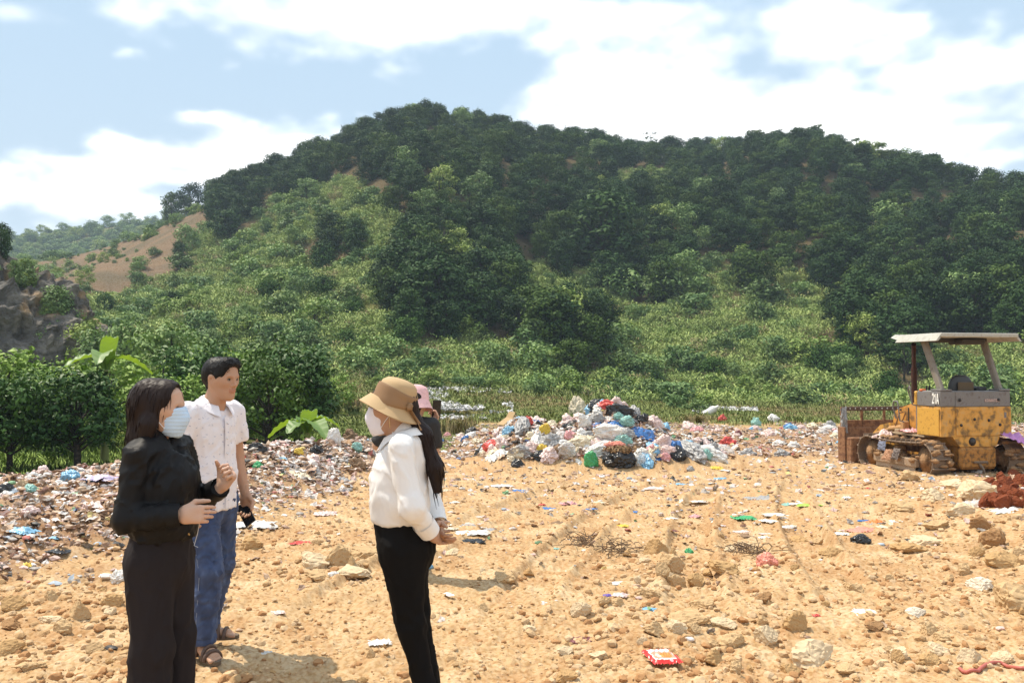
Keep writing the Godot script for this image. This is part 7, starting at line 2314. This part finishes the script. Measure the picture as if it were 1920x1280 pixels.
	var hat_x := hx * Transform3D(Basis(Vector3.RIGHT, -0.34), Vector3(0, 0.045, -0.012))
	mb = MB.new()
	mb.lathe([Vector2(0.0, 0.104), Vector2(0.030, 0.104), Vector2(0.058, 0.098), Vector2(0.078, 0.080), Vector2(0.088, 0.050), Vector2(0.094, 0.0), Vector2(0.098, -0.018), Vector2(0.118, -0.040), Vector2(0.138, -0.058), Vector2(0.142, -0.060), Vector2(0.136, -0.062), Vector2(0.098, -0.022)], 64, hat_x, func(p, an, t):
		var fr: float = sin(an)                              # +z is the front
		var q: Vector3 = p
		q.z *= 1.06
		if t > 0.55:
			var e: float = (t - 0.55) / 0.45
			q.y += e * (0.030 * maxf(0.0, fr) - 0.012 * maxf(0.0, -fr)) + e * 0.006 * sin(an * 3.0)
			q += Vector3(0, 0, 0.012 * e * maxf(0.0, fr))
		return q)
	var hat := part("hat", mb.mesh(), straw, o, "tan straw cloche hat with a brown ribbon")
	var ribbon := mat("hat_ribbon", lin(0.25, 0.14, 0.062), 0.6)
	mb = MB.new()
	mb.lathe([Vector2(0.0880, 0.062), Vector2(0.0935, 0.052), Vector2(0.0965, 0.030), Vector2(0.0985, 0.008), Vector2(0.1035, -0.012), Vector2(0.1015, -0.020)], 64, hat_x, func(p, an, t):
		var q: Vector3 = p
		q.z *= 1.06
		q.y += 0.006 * sin(an * 2.0 + t * 4.0) - 0.010 * maxf(0.0, -sin(an)) * (1.0 - t)
		return q * (1.008 + 0.014 * sin(t * 11.0 + 1.2 * sin(an))))
	part("ribbon", mb.mesh(), ribbon, hat)
	for b in [[0.030, 0.075, 0.5], [0.050, 0.080, -0.3]]:
		mb = MB.new()
		mb.grid(8, 10, func(u, v):
			var w: float = (u - 0.5) * lerpf(0.012, 0.055, v)
			return hat_x * Vector3(0.075 - 0.045 * v + w * 0.6, 0.0 - b[1] * v + w * b[2], -0.085 - b[0] * v * 1.6 + 0.006 * sin(u * 9.0 + v * 4.0)))
		part("ribbon_end", mb.mesh(), ribbon, hat)
	mb = MB.new()
	ball(mb, 2)
	for k in mb.v.size(): mb.v[k] = hat_x * (mb.v[k] * Vector3(0.014, 0.020, 0.014) * (1.0 + 0.3 * noise_c.get_noise_3dv(mb.v[k] * 3.0)) + Vector3(0.074, 0.0, -0.086))
	mb.smooth(0, 0)
	part("ribbon_knot", mb.mesh(), ribbon, hat)

func straw_tex() -> ImageTexture:
	var im := Image.create(128, 128, false, Image.FORMAT_RGB8)
	for y in 128:
		for x in 128:
			var s := 0.84 + 0.14 * sin(y * TAU / 8.0) + 0.05 * sin((x + y * 2) * TAU / 16.0)
			im.set_pixel(x, y, Color(s, s * 0.98, s * 0.95))
	return ImageTexture.create_from_image(im)

func photographer() -> void:
	var o := person("person in pink sun hat and black top raising a phone behind the tan hat", Vector3(-0.775, 0.0, -6.5), deg_to_rad(178.0))
	o.position.y = surface_at(-0.775, -6.5) + 0.012
	var hx := Transform3D(Basis(Vector3.UP, deg_to_rad(0.0)) * Basis(Vector3.RIGHT, 0.1), Vector3(-0.015, 1.285, 0.02))
	var sr := Vector3(-0.150, 1.13, -0.01); var sl := Vector3(0.150, 1.13, -0.01)     # her right is image right
	var er := Vector3(-0.165, 0.925, 0.02); var el := Vector3(0.290, 0.965, 0.03)
	var wr := Vector3(-0.150, 1.135, 0.13); var wl := Vector3(0.225, 1.165, 0.13)
	var body := MB.new()
	solid([limb(Vector3(0, 1.12, -0.02), Vector3(-0.01, 1.22, 0.0), 0.046, 0.044, 0.03), limb(Vector3(0, 1.09, -0.01), Vector3(0, 0.78, 0), 0.09, 0.09, 0.03, Vector3.BACK, 1.4), limb(sl, el, 0.042, 0.036, 0.03), limb(el, wl, 0.036, 0.024, 0.02), limb(sr, er, 0.042, 0.036, 0.03), limb(er, wr, 0.036, 0.024, 0.02),
		limb(Vector3(-0.07, 0.72, 0), Vector3(-0.07, 0.38, 0.02), 0.055, 0.042, 0.03), limb(Vector3(-0.07, 0.38, 0.02), Vector3(-0.07, 0.06, 0.0), 0.04, 0.03, 0.02), limb(Vector3(0.07, 0.72, 0), Vector3(0.07, 0.38, 0.02), 0.055, 0.042, 0.03), limb(Vector3(0.07, 0.38, 0.02), Vector3(0.07, 0.06, 0.0), 0.04, 0.03, 0.02)], 0.013, body)
	head(body, hx, false)
	var hr := aim(wr, Vector3(0.05, 1, 0.25), Vector3(0.5, 0.0, -0.85))
	hand(body, hr, -1.0, [0.75, 0.8, 0.85, 0.9], Vector3(0.05, 1.0, 0.8), 0.9)
	hand(body, aim(wl, Vector3(-0.5, 1, 0.1), Vector3(-0.7, 0.0, -0.4)), 1.0, [0.6, 0.7, 0.7, 0.8], Vector3(0.1, 1.0, 0.7), 0.9)
	part("body", body.mesh(), mats.skin_fair, o)
	face_parts(o, hx, 0.003)
	for s in [-1.0, 1.0]: slim_shoe(o, Transform3D(Basis(), Vector3(s * 0.07, 0.0, 0.02)), mat("black_shoe", lin(0.02, 0.02, 0.02), 0.4))
	var mb := MB.new()
	solid([limb(Vector3(0, 0.044, -0.030), Vector3(0, 0.050, 0.015), 0.088, 0.080, 0.02, Vector3.RIGHT, 1.06), limb(Vector3(0, -0.01, -0.07), Vector3(0, -0.10, -0.08), 0.055, 0.040, 0.03), limb(Vector3(0, -0.03, 0.105), Vector3(0, 0.02, 0.105), 0.085, 0.06, 0.015, Vector3.RIGHT, 0.85, 1)], 0.006, mb)
	part("hair", in_place(mb, hx), mats.hair_brown, o)
	var dark := mat("black_top", lin(0.016, 0.015, 0.015), 0.8)
	mb = MB.new()
	solid([limb(Vector3(0, 1.06, 0.0), Vector3(0, 0.76, 0.0), 0.142, 0.140, 0.05, Vector3.BACK, 1.25, 0, true), limb(Vector3(-0.105, 1.135, -0.015), Vector3(0.105, 1.135, -0.015), 0.050, 0.050, 0.05), limb(sr, sr.lerp(er, 0.85), 0.060, 0.066, 0.04, Vector3.ZERO, 1.0, 0, true), limb(sl, sl.lerp(el, 0.92), 0.062, 0.075, 0.04, Vector3.ZERO, 1.0, 0, true)], 0.012, mb)
	folds(mb, 0.006, Vector3(6, 5, 6), 33.0)
	part("top", mb.mesh(), dark, o)
	mb = MB.new()
	var tp := [limb(Vector3(0, 0.80, 0), Vector3(0, 0.70, -0.01), 0.125, 0.138, 0.04, Vector3.BACK, 1.15)]
	for s in [-1.0, 1.0]: tp.append(limb(Vector3(s * 0.07, 0.70, -0.01), Vector3(s * 0.07, 0.05, 0.005), 0.090, 0.060, 0.03, Vector3.ZERO, 1.0, 0, true))
	solid(tp, 0.012, mb)
	part("trousers", mb.mesh(), mats.charcoal_trousers, o)
	var pink := mat("pink_cotton", lin(0.74, 0.47, 0.50), 0.85, {"map": tex.dirt, "scale": 5.0})
	mb = MB.new()
	mb.lathe([Vector2(0.0, 0.118), Vector2(0.05, 0.116), Vector2(0.085, 0.10), Vector2(0.100, 0.06), Vector2(0.106, 0.0), Vector2(0.110, -0.010), Vector2(0.140, -0.075), Vector2(0.138, -0.078), Vector2(0.106, -0.014)], 48, hx * Transform3D(Basis(Vector3.RIGHT, 0.1), Vector3(0, 0.04, -0.005)), func(p, an, t):
		var q: Vector3 = p
		if t > 0.6: q.y += 0.010 * sin(an * 4.0) * (t - 0.6) / 0.4
		return q)
	part("sun_hat", mb.mesh(), pink, o, "pink cotton sun hat")
	mb = MB.new()
	mb.box(Vector3.ZERO, Vector3(0.072, 0.146, 0.009), Basis(), 0.004)
	var ph := one("phone", mb.mesh(), mat("phone_black", lin(0.012, 0.012, 0.013), 0.15), "black phone raised by the person in the pink sun hat", "phone")
	ph.transform = o.transform * Transform3D(Basis(Vector3.UP, 0.5) * Basis(Vector3.BACK, 0.06), Vector3(-0.165, 1.245, 0.15))
